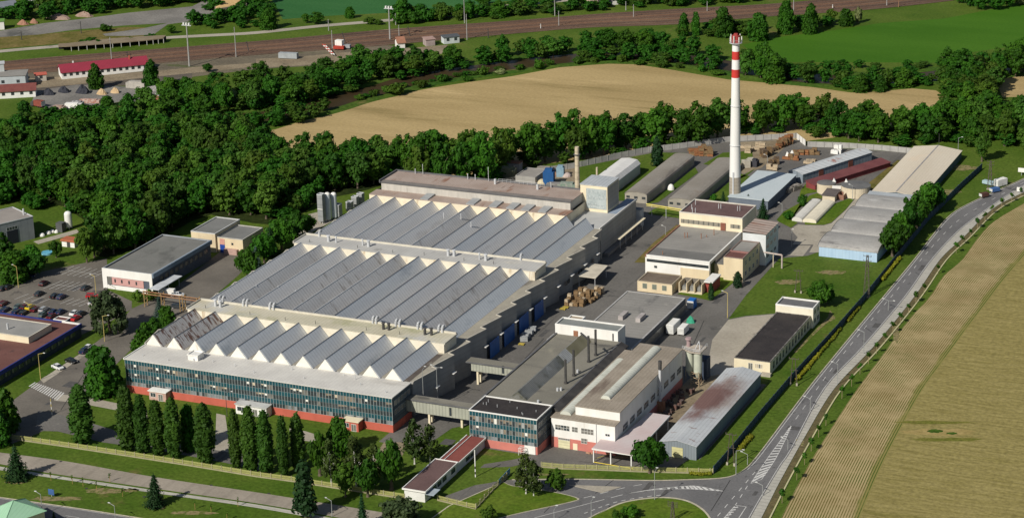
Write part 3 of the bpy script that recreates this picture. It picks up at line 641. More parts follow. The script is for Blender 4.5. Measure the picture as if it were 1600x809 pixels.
def flat_building(name, label, x0, x1, y0, y1, h, wall, roof, rim=None, par=.35, group=None, plinth=None, cat='building', z0=0.0, rimw=.3):
    t = thing(name, label, cat, ((x0+x1)/2, y0, z0), group)
    MB().walls(x0, x1, y0, y1, z0, h-par-.0).build('wall', wall, t)
    MB().box(x0+rimw, x1-rimw, y0+rimw, y1-rimw, h-par-.25, h-par-.05).build('roof', roof, t)
    MB().ring(x0-.03, x1+.03, y0-.03, y1+.03, rimw+.03, h-par, h).build('parapet', rim or wall, t)
    if plinth:
        MB().walls(x0-.04, x1+.04, y0-.04, y1+.04, z0, z0+plinth[1]).build('plinth', plinth[0], t)
    return t
def gable_shed(name, label, x0, x1, y0, y1, eave, ridge, wall, roof, group=None, ridge_t=.5, over=.25, gable=None, cat='shed', mc=None):
    t = thing(name, label, cat, ((x0+x1)/2, y0, 0), group)
    xm = x0+(x1-x0)*ridge_t
    w = MB().walls(x0, x1, y0, y1, 0, eave)
    for y in (y0, y1): w.face([(x0, y, eave), (x1, y, eave), (xm, y, ridge-.02)] if y == y0 else [(x1, y, eave), (x0, y, eave), (xm, y, ridge-.02)])
    w.build('wall', wall, t)
    k = (ridge-eave)/(xm-x0); k2 = (ridge-eave)/(x1-xm)
    pr = [(x0-over, eave-over*k), (xm, ridge), (x1+over, eave-over*k2), (x1+over, eave-over*k2+.15), (xm, ridge+.16), (x0-over, eave-over*k+.15)]
    MB().extrude_y(pr, y0-over, y1+over).build('roof', roof, t)
    return t
def pipe_vent(root, x, y, z, h, r, mat=METAL, name='vent_pipe', cap=True):
    mb = MB().cyl(x, y, z, z+h, r, n=10)
    if cap: mb.cyl(x, y, z+h+.02, z+h+.22, r*1.5, r*1.1, n=10)
    return mb.build(name, mat, root)
def bent_duct(root, x, y, z, h, r, mat=METAL, dx=.0, dy=1.6):
    mb = MB().tube((x, y, z), (x, y, z+h), r, 10); p = Vector((x, y, z+h))
    for k in range(1, 7):
        a = k/6*math.pi; q = Vector((x+dx*(1-math.cos(a))/2, y+dy*(1-math.cos(a))/2, z+h+math.sin(a)*dy*.5)); mb.tube(p, q, r, 10); p = q
    return mb.build('duct', mat, root)

# ------------------------------------------------------------------ 1 office front of the great hall
def curtain_wall(root, x0, x1, y, zs, nb, seed, glazings, ground_h, plinth_m, per=2):
    """rows (z0,z1,kind) of a curtain wall facing -y: spandrel bands, one window per bay, mullion grid"""
    r2 = random.Random(seed); L = x1-x0; bw = L/nb
    for z0, z1, kind in zs:
        if kind == 'spandrel': MB().box(x0+.02, x1-.02, y-.10, y-.005, z0, z1).build('spandrel_band', TEAL, root)
        else:
            G_ = glazings[kind]; dk = [g for g in G_ if g.name not in ('beige_blind', 'white_blind')] or G_; br3 = [BLINDW, BLIND, GLASS2, CURT] if kind == 'upper' else G_
            variants = [[win_mesh(bw, z1-z0, per, 1, MULL, gs_+[GLASS], seed*31+k) for k in range(7)] for gs_ in (dk, G_, br3)]
            for b in range(nb):
                q = noise.noise(Vector((b*.19, z0*3.1, seed)))+r2.uniform(-.15, .15); inst('window', variants[0 if q < -.22 else 1 if q < .10 else 2][r2.randrange(7)], root, (x0+b*bw, y-.03, z0))
    g = MB()
    for b in range(nb*per+1):
        x = x0+b*bw/per; g.box(x-.05, x+.05, y-.16, y-.105, zs[0][0], zs[-1][1])
    g.build('mullions', MULL, root)
OX0, OX1, OD, OH = -86.7, 0.0, 11.7, 10.55
of = thing('office_block', 'long white-roofed office block with teal glass front and red plinth', 'office building', (-43, 0, 0))
w_ = MB().walls(OX0, OX1, 0, OD, 0, OH-.3); w_.build('wall', M('dark_side_panels', (.075, .10, .115), (.10, .125, .14), scale=.4, lines=(2, 1.6, .7, .9)), of)
pl = MB(); pl.box(OX0-.05, OX1+.05, -.18, -.02, 0, 2.25); pl.box(OX1+.02, OX1+.12, 0, OD, 0, 2.25); pl.build('plinth', REDP, of)
MB().box(OX0-.25, OX1+.25, -.35, OD-.02, OH-.3, OH).build('roof', WROOF, of)
e_ = MB(); e_.box(OX0-.32, OX0-.02, -.42, OD, OH-.32, OH+.22); e_.build('parapet', WHITE, of)
gl = {'upper': [BLIND, CURT, GLASS2, GLASS, CURT, GLASS, GLASS, CURT, GLASS2, GLASS, GLASS, CURT, GLASS, BLINDW], 'low': [GLASS2, GLASS2, GLASS, M('frosted_glass', (.20, .215, .225), (.26, .27, .275), scale=.8, rough=.4)]}
curtain_wall(of, OX0, OX1, 0, [(2.26, 3.5, 'low'), (3.5, 4.75, 'spandrel'), (4.75, 6.15, 'upper'), (6.15, 7.4, 'spandrel'), (7.4, 8.95, 'upper'), (8.95, 10.2, 'spandrel')], 46, 3, gl, 0, REDP)
sw = win_mesh(1.6, 1.5, 2, 1, MULL, [GLASS, GLASS2], 5)
windows(of, sw, 'E', OX1, [1.2+2.1*k for k in range(5)], 4.8); windows(of, sw, 'E', OX1, [1.2+2.1*k for k in range(5)], 7.5)
ch = MB().box(-68.5, -65.2, 5.2, 8.6, OH, OH+1.5); ch.ring(-68.7, -65, 5, 8.8, .3, OH+1.5, OH+1.8); cho = ch.build('roof_hatch', WHITE, of)
for k in range(11): pipe_vent(of, -82+k*7.7+rnd.uniform(-2, 2), rnd.uniform(2, 10), OH, .5, .09)
pipe_vent(of, -15.6, 8.2, OH, 2.2, .08, cap=False)
def porch(x0, x1, y0, h, label, wall, roofm, door=True):
    t = thing('entrance_porch', label, 'porch', ((x0+x1)/2, y0, 0))
    MB().walls(x0, x1, y0, -.2, 0, h).build('wall', wall, t)
    MB().box(x0-.25, x1+.25, y0-.3, -.2, h, h+.25).build('roof', roofm, t)
    inst('window', win_mesh((x1-x0)*.3, 1.3, 2, 1, WHITE, [GLASS]), t, (x0+.5, y0, 1.0))
    d = win_mesh(1.5, 2.1, 2, 1, WHITE, [GLASS2]); inst('door', d, t, (x0+(x1-x0)*.55, y0, .02))
porch(-77.5, -71.8, -2.8, 2.7, 'pale pink porch with white flat roof near the left end of the office front', M('pink_render', (.55, .36, .30), scale=.4), WHITE)
porch(-48.4, -38.4, -3.2, 2.9, 'wide glazed porch with pale grey roof at the middle of the office front', WHITE, M('pale_sheet', (.55, .55, .53), scale=.3))
porch(-14.2, -9.3, -3.0, 2.8, 'small red porch with cream roof beside the dark tree at the office front', REDP, CREAM)

# ------------------------------------------------------------------ 2 sawtooth hall
HZ, RZ, NT, PER = 10.35, 13.85, 12, 7.17
hall = thing('sawtooth_hall', 'huge factory hall under three rows of grey sawtooth roofs', 'factory hall', (-43, 11.72, 0))
def zig(xa, xb, sgn):
    """staggered outer wall line: bays of 11.3 m running out from xa to xb"""
    pts = []
    ys = [24.1-11.3+11.27*k for k in range(14)]
    for k in range(13):
        y0 = max(ys[k], 11.72); y1 = ys[k+1]
        t0 = (y0-ys[k])/(ys[k+1]-ys[k]); pts.append((xa+(xb-xa)*(.05+t0*.95), y0+(.9 if k else 0))); pts.append((xb, y1))
    return [p for p in pts if p[1] < 157.5]+[(xa, 157.3)]
ze = zig(.15, 2.45, 1); zw = zig(-87.9, -90.2, -1)
poly = ze+zw[::-1]
deck = MB(); deck.prism(poly, 0, HZ, 0, 1); deck.build('wall', [GREYC, M('terrace_deck', (.37, .34, .27), (.30, .275, .225), scale=.12, stain=[((.17, .155, .135), .18, .56, .70, (1, .4, 1)), ((.48, .44, .36), .1, .62, .74, (1, 1, 1))], fine=(.1, 1.5))], hall)
for line_, s in ((ze, 1), (zw, -1)):
    cop = MB()
    for i in range(len(line_)-1):
        a, b = Vector(line_[i]), Vector(line_[i+1]); t = (b-a).normalized()*.16; n_ = Vector((-t.y, t.x))
        p = [a-n_, b-n_, b+n_, a+n_]; cop.prism([(q.x, q.y) for q in p], HZ-.1, HZ+.16+.003*(i % 2), 0)
    cop.build('coping', M('pale_coping', (.56, .52, .44), (.44, .41, .35), scale=.5), hall)
st = MB()                                          # bitumen patch on the front terrace
st.box(-4.3, -.7, 12.6, 34.5, HZ+.02, HZ+.04); st.build('terrace_felt', M('bitumen', (.075, .062, .055), (.12, .10, .085), scale=.25, stain=((.2, .18, .15), .4, .6, .7, (1, .4, 1))), hall)
blocks = [(11.9, 35.5, [ZINCR, ZINCR]+[ZINCB]*10), (44.2, 102.4, [ZINC, ZINCD, ZINC, ZINCD, ZINCD, ZINCD, ZINCB, ZINC, ZINC, ZINCD, ZINCD, ZINCB]), (111.6, 157.1, [ZINC, ZINC, ZINC, ZINC, ZINC, ZINCD, ZINC, ZINCB, ZINC, ZINC, ZINCB, ZINCB])]
GABLE = M('white_gable', (.78, .755, .69), (.70, .675, .60), scale=.3, stain=((.55, .48, .38), .4, .6, .75, (1, 1, .3)))
for bi, (ya, yb, ms) in enumerate(blocks):
    for k in range(NT):
        xc = -84.3+PER*k; xl, xr = xc-2.75, xc+2.72
        yb2 = yb if not (bi == 2 and k > 10) else yb+.0
        m = ms[k]
        rf = MB(); sl2 = (RZ-HZ)/(xr-xc)
        rf.extrude_y([(xc, RZ-.12), (xr, HZ-.0), (xr+.18, HZ+.03), (xc, RZ+.06)], ya+.12, yb2)
        rfo = rf.build('sawtooth_roof', m, hall)
        gz = MB().extrude_y([(xl+.05, HZ), (xc-.02, RZ-.05), (xc-.02, RZ+.03), (xl-.12, HZ+.05)], ya+.12, yb2); gz.build('glazing', GLASS2, rfo)
        gb = MB(); gb.extrude_y([(xl, HZ), (xr, HZ), (xc, RZ)], ya-.12, ya+.1)
        if bi == 0: gb.build('gable', GABLE, rfo)
        rc = MB().box(xc-.1, xc+.1, ya, yb2, RZ+.02, RZ+.08); rc.build('ridge_cap', METAL if k < 6 and bi else DGREY, rfo)  # dark caps carry the shaded valley line between teeth in their colour
        if k == 1 and bi == 0:
            pass
for s, (y0, y1, zt, mt) in enumerate(((35.6, 44.0, 13.45, YROOF), (102.5, 111.4, 13.45, M('pale_roofing', (.50, .49, .46), (.42, .41, .385), scale=.1, stain=[((.33, .32, .3), .15, .58, .7, (1, 1, 1)), ((.58, .55, .48), .06, .58, .7, (1, 1, 1))], lines=(0, 1.2, .9, .9))))):
    MB().walls(-87.0, -.8, y0, y1, HZ, zt-.1).build('clerestory_wall', M('stained_cream', (.76, .71, .58), (.66, .60, .48), scale=.35, stain=((.50, .40, .27), .35, .56, .70, (1.2, 1, .35))), hall)
    rs = MB().box(-87.1, -.7, y0-.12, y1-.4, zt-.1, zt+.05); ro = rs.build('strip_roof', mt, hall)
    up_ = MB(); up_.box(-87.1, -.7, y1-.4, y1+.1, zt-.1, zt+.55); up_.box(-87.35, -87.1, y0-.12, y1+.1, zt-.3, zt+.5); up_.box(-.7, -.45, y0-.12, y1+.1, zt-.3, zt+.12); up_.build('upstand', M('pale_upstand', (.62, .58, .48), (.5, .47, .4), scale=.5), ro)
    for x in ([-80, -78, -22.5, -20.7, -9, -7.1] if s == 0 else [-76.5, -73.6, -64, -61.6, -33, -31, -22, -19.6]): 
        pipe_vent(ro, x, y0+4.6+rnd.uniform(-.4, .4), zt+.05, 2.0, .42 if s == 0 else rnd.choice([.25, .5]), DMETAL if s == 0 and x > -30 else METAL)
    for x in ([-80.5, -79.2, -72, -70.8, -62.8, -61.5, -27.8, -26.7, -20.2, -19, -13, -11.8, -6.2, -5] if s == 0 else [-82, -9.2]):
        bent_duct(ro, x, y1-.6, zt+.05, 1.1, .34, METAL, 0, 1.5)
    for k in range(6): pipe_vent(ro, -80+k*13+rnd.uniform(-3, 3), y0+rnd.uniform(1, 3), zt+.05, 1.0, .08, DMETAL, cap=False)
for p in ((-77, 60), (-70, 61.5), (-63, 60), (-40, 140), (-47, 147), (-53, 146)): pipe_vent(hall, p[0], p[1], 12.0, 1.8, .16, METAL)
# east side: blue lower cladding, doors, canopies
for y0, y1 in ((60, 66.8), (70.5, 78.2), (82, 89.2), (94, 101)): MB().box(2.5, 2.62, y0, y1, 0, 5.2).build('blue_gate', BLUEP, hall)
for k in range(12):
    y = 24.1+11.27*k; MB().box(2.46, 3.3, y-2.2, y-.2, 5.3, 5.5).build('door_canopy', WHITE, hall)
ew = win_mesh(1.2, 1.4, 2, 1, DMETAL, [GLASS], 2)
windows(hall, ew, 'E', 2.2, [120.4, 122.6, 131, 133.2, 134.9, 143.6], 3.0)
pp = MB().tube((2.2, 151.2, .5), (2.2, 151.2, HZ+1.2), .12, 8); pp.build('downpipe', DMETAL, hall)

# ------------------------------------------------------------------ 3 rear hall, tower, annex
rear = thing('rear_hall', 'rusty roofed rear hall raised above the last sawtooth row', 'factory hall', (-50, 157.35, 0))
MB().walls(-87.2, -12.6, 157.35, 177, 0, 13.7).build('wall', M('rear_cream', (.78, .70, .53), (.68, .60, .45), scale=.35, stain=((.50, .41, .28), .35, .58, .7, (1.2, 1, .35))), rear)
MB().box(-87.3, -12.5, 157.3, 163.4, 13.7, 13.9).build('lean_to_roof', RUSTR, rear)
for x in (-67.5, -50, -41.5, -35, -29.5, -23.2): MB().extrude_x([(157.5, 13.92), (163.2, 13.92), (163.2, 14.55), (157.5, 14.2)], x, x+3.0).build('skylight', M('grey_sheet', (.36, .37, .37), (.30, .31, .31), scale=.4), rear)
MB().walls(-85.4, -13.6, 163.4, 176.2, 13.7, 16.75).build('upper_wall', M('ribbed_concrete', (.52, .49, .44), (.42, .40, .36), scale=.3, stretch=(2, 1, .3), stain=((.30, .28, .25), .6, .58, .72, (2, 1, .2))), rear)
rr = MB().box(-85.6, -13.4, 163.7, 176.4, 16.75, 16.95); rro = rr.build('upper_roof', RUSTR, rear)
gt = MB(); gt.box(-85.8, -13.3, 163.0, 163.68, 16.6, 16.85); gt.box(-85.8, -13.3, 176.42, 176.8, 16.7, 17.5); gt.box(-86.05, -85.6, 163.0, 176.8, 16.5, 17.55); gt.build('gutter', DGREY, rro)
gc = MB(); gc.extrude_x([(163.55, 16.85), (165.2, 16.96), (165.2, 17.1), (163.55, 17.0)], -85.5, -13.5); gc.build('roof_edge', M('dark_edge', (.20, .18, .165), scale=.4), rro)
for x, h in ((-75, 3.6), (-78, 1.6), (-57.5, 1.8), (-54.6, 1.8), (-49.5, 5), (-25.8, 1.8)): pipe_vent(rro, x, 175.6, 16.95, h, .09 if h > 2 else .14, METAL)
for x, y in ((-46, 173.5), (-29.5, 172.5)): MB().cyl(x, y, 16.9, 18.8, .45, n=10).build('roof_cowl', METAL, rro)
rl_ = MB()
for k in range(12): rl_.tube((-46+k*1.6, 176.1, 16.9), (-46+k*1.6, 176.1, 18.1), .04, 5)
rl_.tube((-46, 176.1, 18.1), (-28.4, 176.1, 18.1), .04, 5); rl_.tube((-46, 176.1, 17.5), (-28.4, 176.1, 17.5), .04, 5); rl_.build('roof_railing', METAL, rro)
tw = thing('stair_tower', 'square cream tower with a silvery lettered sheet panel', 'tower', (-9.3, 174.3, 0))
MB().walls(-14.3, -4.4, 174.3, 185.2, 0, 19.75).build('wall', CREAM, tw)
MB().box(-14.45, -4.25, 174.15, 185.35, 19.75, 20.05).build('roof', M('pale_grey_roof', (.40, .43, .45), (.47, .49, .50), scale=.2, stain=((.30, .32, .33), .3, .58, .7, (1, 1, 1)), lines=(0, 1.3, .8, .93)), tw)
sg = MB().box(-12.1, -4.75, 174.12, 174.28, 11.6, 18.7).build('sheet_panel', M('silver_panel', (.36, .41, .41), (.45, .49, .48), scale=.5, stretch=(1, 1, 1), stain=((.26, .31, .31), .6, .56, .68, (1, 1, 1)), rough=.5), tw)
for rz, n_ in ((17.0, 9), (15.0, 10), (13.0, 5), (11.9, 9)):
    lt = MB()
    for k in range(n_):
        x = -11.7+k*.72; lt.box(x, x+.5, 174.06, 174.115, rz, rz+1.2, 0)
    lt.build('panel_relief', M('faded_relief', (.30, .35, .355), (.50, .53, .52), scale=1.4), sg)
blo = MB().box(-4.36, -4.28, 175, 184.6, 11.4, 19.2); blo.build('side_panels', GREYC, tw)
ann = thing('loading_annex', 'low flat roofed loading annex beside the square cream tower', 'annex', (-6.8, 157.4, 0))
MB().walls(-13.2, -.8, 157.4, 174.2, 0, HZ-.02).build('wall', GREYC, ann)
MB().box(-12.5, -.9, 157.42, 174.2, HZ-.02, HZ+.14).build('roof', M('pale_flat_roof', (.47, .47, .45), (.40, .40, .385), scale=.2, stain=((.30, .30, .29), .2, .6, .72, (1, 1, 1))), ann)
a2 = MB().walls(-4.2, -.8, 174.25, 192.3, 0, HZ-.02); a2.build('side_wall', GREYC, ann)
MB().box(-4.2, -.9, 174.25, 192.2, HZ-.02, HZ+.13).build('side_roof', M('blue_grey_roof', (.24, .30, .38), (.30, .35, .42), scale=.2), ann)
MB().box(-.95, -.45, 157.4, 192.4, HZ-.3, HZ+.35).build('parapet', M('light_parapet', (.60, .59, .55), (.5, .49, .46), scale=.4), ann)
MB().walls(-3.5, .8, 192.5, 195.6, 0, 6.5).build('end_block', M('pale_blue_wall', (.46, .49, .52), scale=.4), ann)
MB().extrude_y([(-15.6, 10.4), (-12.9, 10.4), (-12.9, 12.4), (-13.6, 13.0), (-14.9, 13.0), (-15.6, 12.4)], 158.2, 167).build('rooflight', M('grey_plastic', (.42, .44, .44), (.5, .52, .52), scale=.4), ann)
ca = thing('loading_canopy', 'long narrow cream canopy slab along the annex wall', 'canopy', (2.0, 167.5, 0))
MB().box(1.5, 2.9, 167.5, 192, 3.85, 4.1).build('canopy_slab', CREAM, ca)
for k in range(5): MB().tube((2.2, 169+k*5.4, .03), (2.2, 169+k*5.4, 3.86), .1, 6).build('post', METAL, ca)
dk = MB().box(-.4, 1.4, 160, 192, .03, 1.1); dk.build('loading_dock', M('dock_concrete', (.24, .23, .22), scale=.4), ca)
c2 = thing('flat_canopy', 'pale square flat canopy on posts over the street beside the hall', 'canopy', (6, 128, 0))
MB().prism([(3.2, 127.8), (9.7, 127.6), (8.9, 140.6), (3.0, 140.7)], 3.85, 4.1).build('canopy_slab', M('pale_slab', (.62, .56, .45), scale=.3), c2)
for x, y in ((3.6, 128.3), (9.2, 128.2), (8.4, 140.1), (3.4, 140.2)): MB().tube((x, y, .03), (x, y, 3.86), .1, 6).build('post', METAL, c2)

# ------------------------------------------------------------------ 4 bridges and the small office
PANEL = M('green_grey_panels', (.33, .34, .28), (.40, .405, .33), scale=.25, stain=((.22, .22, .18), .4, .58, .72, (1, 1, .3)), lines=(0, 1.0, .72, .9))
def bridge(name, label, x0, x1, y0, y1, z0, z1, cols, beak=False):
    t = thing(name, label, 'footbridge', ((x0+x1)/2, y0, 0))
    MB().box(x0, x1, y0, y1, z0, z1-.3).build('wall', PANEL, t)
    MB().box(x0-(1.6 if beak else 0), x1, y0-.25, y1+.25, z1-.3, z1).build('roof', DROOF, t)
    e = MB(); e.box(x0-(1.6 if beak else 0), x1, y0-.32, y0-.26, z1-.35, z1+.06); e.box(x0-(1.6 if beak else 0), x1, y1+.26, y1+.32, z1-.35, z1+.06); e.build('roof_edge', DGREY, t)
    for x, y in cols: MB().box(x-.3, x+.3, y-.3, y+.3, .03, z0).build('column', CREAM, t)
    inst('window', win_mesh(.6, 2.4, 1, 1, DMETAL, [GLASS]), t, (x0+(x1-x0)*.57, y0-.005, z0+.5))
bridge('covered_bridge', 'covered grey footbridge joining the two teal glass offices', .03, 23.5, 8.5, 11.3, 3.2, 7.0, [(6.9, 9.0), (6.9, 10.8), (16.5, 9.9)])
bridge('covered_bridge', 'covered grey conveyor bridge ending over the street beside the sawtooth hall', 5.6, 22.9, 40.0, 43.2, 4.25, 7.0, [(7.4, 40.6), (7.4, 42.6), (17, 41.6)], True)
o2 = thing('small_office', 'smaller teal glass office with black felt roof and white rim', 'office building', (33.5, 0, 0))
MB().walls(23.6, 43.5, 0, 10.7, 0, 10.1).build('wall', M('dark_side_panel', (.07, .085, .10), (.095, .11, .12), scale=.4), o2)
MB().box(23.9, 43.2, .3, 10.3, 9.9, 10.12).build('roof', KROOF, o2)
MB().ring(23.4, 43.7, -.22, 10.72, .32, 10.1, 10.4).build('parapet', WHITE, o2)
pl = MB(); pl.box(23.55, 43.55, -.15, -.02, 0, 2.3); pl.box(43.52, 43.62, 0, 10.6, 0, 2.3); pl.build('plinth', PINKP, o2)
curtain_wall(o2, 23.6, 43.5, 0, [(2.3, 3.4, 'low'), (3.4, 4.6, 'spandrel'), (4.6, 6.0, 'upper'), (6.0, 7.2, 'spandrel'), (7.2, 8.8, 'upper'), (8.8, 10.0, 'spandrel')], 11, 9, {'upper': [GLASS2, BLINDW, GLASS2, M('pale_glass', (.36, .37, .35), (.30, .31, .30), scale=.8), CURT], 'low': gl['low']}, 0, PINKP)
windows(o2, sw, 'E', 43.5, [.8+1.95*k for k in range(5)], 7.3); windows(o2, sw, 'E', 43.5, [.8+1.95*k for k in range(5)], 4.7)
windows(o2, sw, 'E', 43.5, [4.7, 6.65, 8.6], 2.6)
MB().box(39.8, 43.0, -.3, -.16, .05, 2.4).build('door', WHITE, o2)
for k in range(9): pipe_vent(o2, rnd.uniform(25, 42), rnd.uniform(1.5, 9.5), 10.1, rnd.choice([.6, .9]), .07, METAL, cap=False)
fr = thing('tubular_stand', 'small white tubular frame in front of the small office', 'frame', (39.6, -1.4, 0))
f_ = MB()
for x in (38.8, 40.4):
    for y in (-2.0, -.9): f_.tube((x, y, 0), (x, y, 2.1), .06, 5)
    f_.tube((x, -2, 2.1), (x, -.9, 2.1), .06, 5); f_.tube((x, -2, 1.1), (x, -.9, 1.1), .06, 5)
for y in (-2.0, -.9):
    for z in (1.1, 2.1): f_.tube((38.8, y, z), (40.4, y, z), .06, 5)
f_.build('tubes', WHITE, fr)

# ------------------------------------------------------------------ 5 dark hall with roof lantern
dh = thing('dark_hall', 'low hall with dark felt roof, sloping roof lantern and steel flues', 'factory hall', (33, 10.75, 0))
DZ = 9.5
MB().walls(22.7, 43.35, 10.75, 63.6, 0, DZ).build('wall', M('soot_wall', (.12, .12, .125), (.17, .165, .16), scale=.3), dh)
MB().box(22.9, 43.1, 10.8, 63.6, DZ-.2, DZ+.02).build('roof', DROOF, dh)
pr = MB(); pr.box(22.4, 22.95, 10.78, 63.6, DZ-.5, DZ+.35); pr.box(43.05, 43.5, 10.78, 63.6, DZ-1.2, DZ+.3); pr.build('parapet', DGREY, dh)
MB().extrude_y([(43.55, 8.4), (45.68, 8.4), (45.68, 8.74), (43.55, 9.7)], 10.78, 63.4).build('side_apron', M('tarred_apron', (.04, .038, .038), (.075, .07, .066), scale=.3), dh)
LG = M('old_glazing', (.15, .155, .15), (.21, .21, .195), scale=.2, stain=[((.10, .10, .075), .18, .50, .64, (1, 1, 1)), ((.27, .28, .28), .14, .60, .70, (1, 1, 1))], lines=(1, .8, .72, .9), rough=.4)
MB().extrude_y([(29.6, DZ+.02), (34.9, DZ+.02), (32.2, DZ+2.2)], 13.2, 61.0, [0, 1, 1], mc=1).build('roof_lantern', [DROOF, LG], dh)
MB().extrude_y([(32.12, DZ+2.16), (34.98, DZ-.0), (35.0, DZ+.1), (32.2, DZ+2.3)], 42.4, 47.8).build('lantern_sheet', M('ribbed_pale_sheet', (.40, .41, .41), scale=.4, lines=(1, .9, .55, .7)), dh)
MB().extrude_y([(32.12, DZ+2.16), (34.98, DZ-.0), (35.0, DZ+.08), (32.2, DZ+2.26)], 48, 60.8).build('lantern_cover', M('mossy_sheet', (.15, .14, .085), (.20, .185, .12), scale=.3), dh)
for k, (y, h) in enumerate(((28.2, 7.2), (34.2, 7.9), (45.5, 8.0), (51.0, 8.0))):
    m_ = MB().cyl(40.3, y, DZ+.02, DZ+h, .36, n=10); m_.cyl(40.3, y, DZ+.02, DZ+.5, .55, n=10)
    if k == 2: m_.tube((40.3, y, DZ+h-1), (37.2, y+2.0, DZ+h-.2), .3, 8)
    m_.build('flue', DMETAL, dh)
for x, y in ((40.2, 22.5), (41, 23), (40.3, 37), (38.6, 12.5)): MB().cyl(x, y, DZ+.02, DZ+.9, .35, n=8).build('roof_vent', METAL, dh)
ph = flat_building('roof_penthouse', 'white flat roofed block standing across the dark hall roof end', 22.3, 42.2, 63.72, 69.8, 12.6, WHITE, M('grey_green_felt', (.20, .215, .205), (.25, .26, .245), scale=.2), WHITE, .4)
MB().box(40.5, 40.9, 63.6, 63.7, 9.6, 11.8).build('vent_slot', DMETAL, ph)
rs_ = MB().box(28.2, 29.6, 63.55, 63.7, 9.5, 11.2); rs_.build('rusty_hood', M('rust', (.25, .11, .06), (.33, .17, .10), scale=.7), ph)
wb = flat_building('white_shaft', 'small white open topped shaft behind the white roof block', 22.6, 27.2, 71.2, 75.6, 11.3, WHITE, M('leaf_litter', (.42, .34, .24), (.30, .24, .17), scale=1.0), WHITE, .3)
sb = flat_building('white_lean_to', 'low white lean-to at the street end of the white roof block', 20.0, 22.2, 62.5, 68.0, 7.6, WHITE, WHITE, WHITE, .2)
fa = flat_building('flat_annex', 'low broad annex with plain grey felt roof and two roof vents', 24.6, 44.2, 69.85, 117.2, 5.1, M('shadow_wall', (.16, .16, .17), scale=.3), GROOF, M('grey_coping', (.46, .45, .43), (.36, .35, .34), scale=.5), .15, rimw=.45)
for x in (31.2, 36.9): 
    v = MB().box(x, x+1.5, 92.2, 97.2, 4.9, 6.2); v.build('roof_vent_box', M('vent_brick', (.44, .40, .38), scale=.6), fa)
sd = MB().box(44.25, 44.36, 72, 117, 1.2, 3.4); sd.build('side_glazing', GLASS2, fa)
rb = MB()
for k in range(70):
    x, y = 25+rnd.random()*19, 117.5+rnd.random()*6.2; s_ = rnd.uniform(.15, .5); rb.box(x, x+s_, y, y+s_*1.3, .03, .03+s_*.6)
o_ = rb.build('brick_rubble', M('brick_rubble', (.40, .28, .2), (.5, .42, .33), scale=1.2)); o_['kind'] = 'stuff'
sheet('rubble_strip', [(24.7, 117.3), (44, 117.3), (44.5, 124.5), (34.8, 125.2), (24.7, 124.5)], .06, CONC)

# ------------------------------------------------------------------ 6 white factory with barrel skylights
wf = thing('white_factory', 'white factory with pink plinth and two long barrel skylights', 'factory building', (54, 6.7, 0))
MB().walls(44.9, 63.4, 6.7, 60.3, 0, 8.5).build('wall', WHITE, wf)
MB().box(44.7, 63.55, 6.55, 10.4, 8.5, 8.7).build('front_roof', BRWN, wf)
MB().box(45.7, 50.4, 10.4, 60.3, 8.5, 8.7).build('side_roof', BRWN, wf)
MB().walls(50.5, 63.4, 10.4, 60.3, 8.5, 11.1).build('upper_wall', WHITE, wf)
MB().box(50.35, 63.6, 10.25, 60.45, 11.1, 11.32).build('upper_roof', BRWN, wf)
pl = MB(); pl.box(44.86, 63.44, 6.58, 6.69, 0, 3.0); pl.box(63.42, 63.52, 6.7, 60, 0, 2.4); pl.build('plinth', PINKP, wf)
def barrel(root, x0, x1, y0, y1, z, h):
    pr = [(x0, z)]+[((x0+x1)/2-(x1-x0)/2*math.cos(math.pi*k/10), z+h*math.sin(math.pi*k/10)) for k in range(11)]+[(x1, z)]
    pr = pr[::-1]
    MB().extrude_y(pr[1:-1], y0, y1).build('barrel_skylight', M('milky_plastic', (.62, .63, .55), (.54, .55, .48), scale=.3, stain=((.38, .39, .31), .3, .58, .7, (1, 1, 1)), lines=(1, 1.3, .82, .85)), root)
barrel(wf, 46.4, 49.6, 9.3, 51, 8.7, 1.1); barrel(wf, 55.1, 57.9, 17.5, 57.5, 11.32, 1.0)
wA = win_mesh(4.2, 1.5, 5, 2, WHITE, [GLASS, GLASS2], 4); wB = win_mesh(1.7, 1.5, 2, 2, WHITE, [GLASS2], 4); wC = win_mesh(3.6, 1.6, 4, 2, WHITE, [GLASS2], 4); wD = win_mesh(1.3, .7, 2, 1, WHITE, [GLASS], 4)
for m_, x, z in ((wA, 46.0, 5.2), (wB, 50.9, 5.2), (wC, 53.6, 5.1), (wD, 60.6, 5.4), (wB, 53.6, 2.3)): inst('window', m_, wf, (x, 6.69 if z > 3 else 6.57, z))
we = win_mesh(3.6, 1.9, 4, 2, WHITE, [GLASS, GLASS2], 8)
windows(wf, we, 'E', 63.4, [12.5+5.4*k for k in range(9)], 4.6)
windows(wf, we, 'E', 63.4, [34.1+5.4*k for k in range(5)], 1.6) if False else None
gd = MB().box(46.9, 50.3, 6.48, 6.57, .03, 2.4); gdo = gd.build('gate', M('cream_gate', (.72, .68, .44), scale=.5, lines=(2, .8, .8)), wf)
inst('gate_window', win_mesh(3.4, .6, 6, 1, WHITE, [GLASS2]), wf, (46.9, 6.5, 2.45))
MB().box(51.2, 52.5, 6.5, 6.57, .03, 1.9).build('door', CREAM, wf)
dp = MB().tube((58.0, 6.55, .2), (58.0, 6.55, 8.5), .07, 6); dp.build('downpipe', METAL, wf)
cn = thing('pink_canopy', 'pinkish sheet canopy on white posts against the white factory', 'canopy', (65, .4, 0))
PK = M('pink_sheet', (.53, .42, .41), (.58, .52, .51), scale=.10, stain=[((.50, .33, .32), .08, .55, .7, (1, .5, 1)), ((.48, .47, .47), .1, .6, .72, (1, 1, 1))], lines=(1, 1.0, .92, .9))
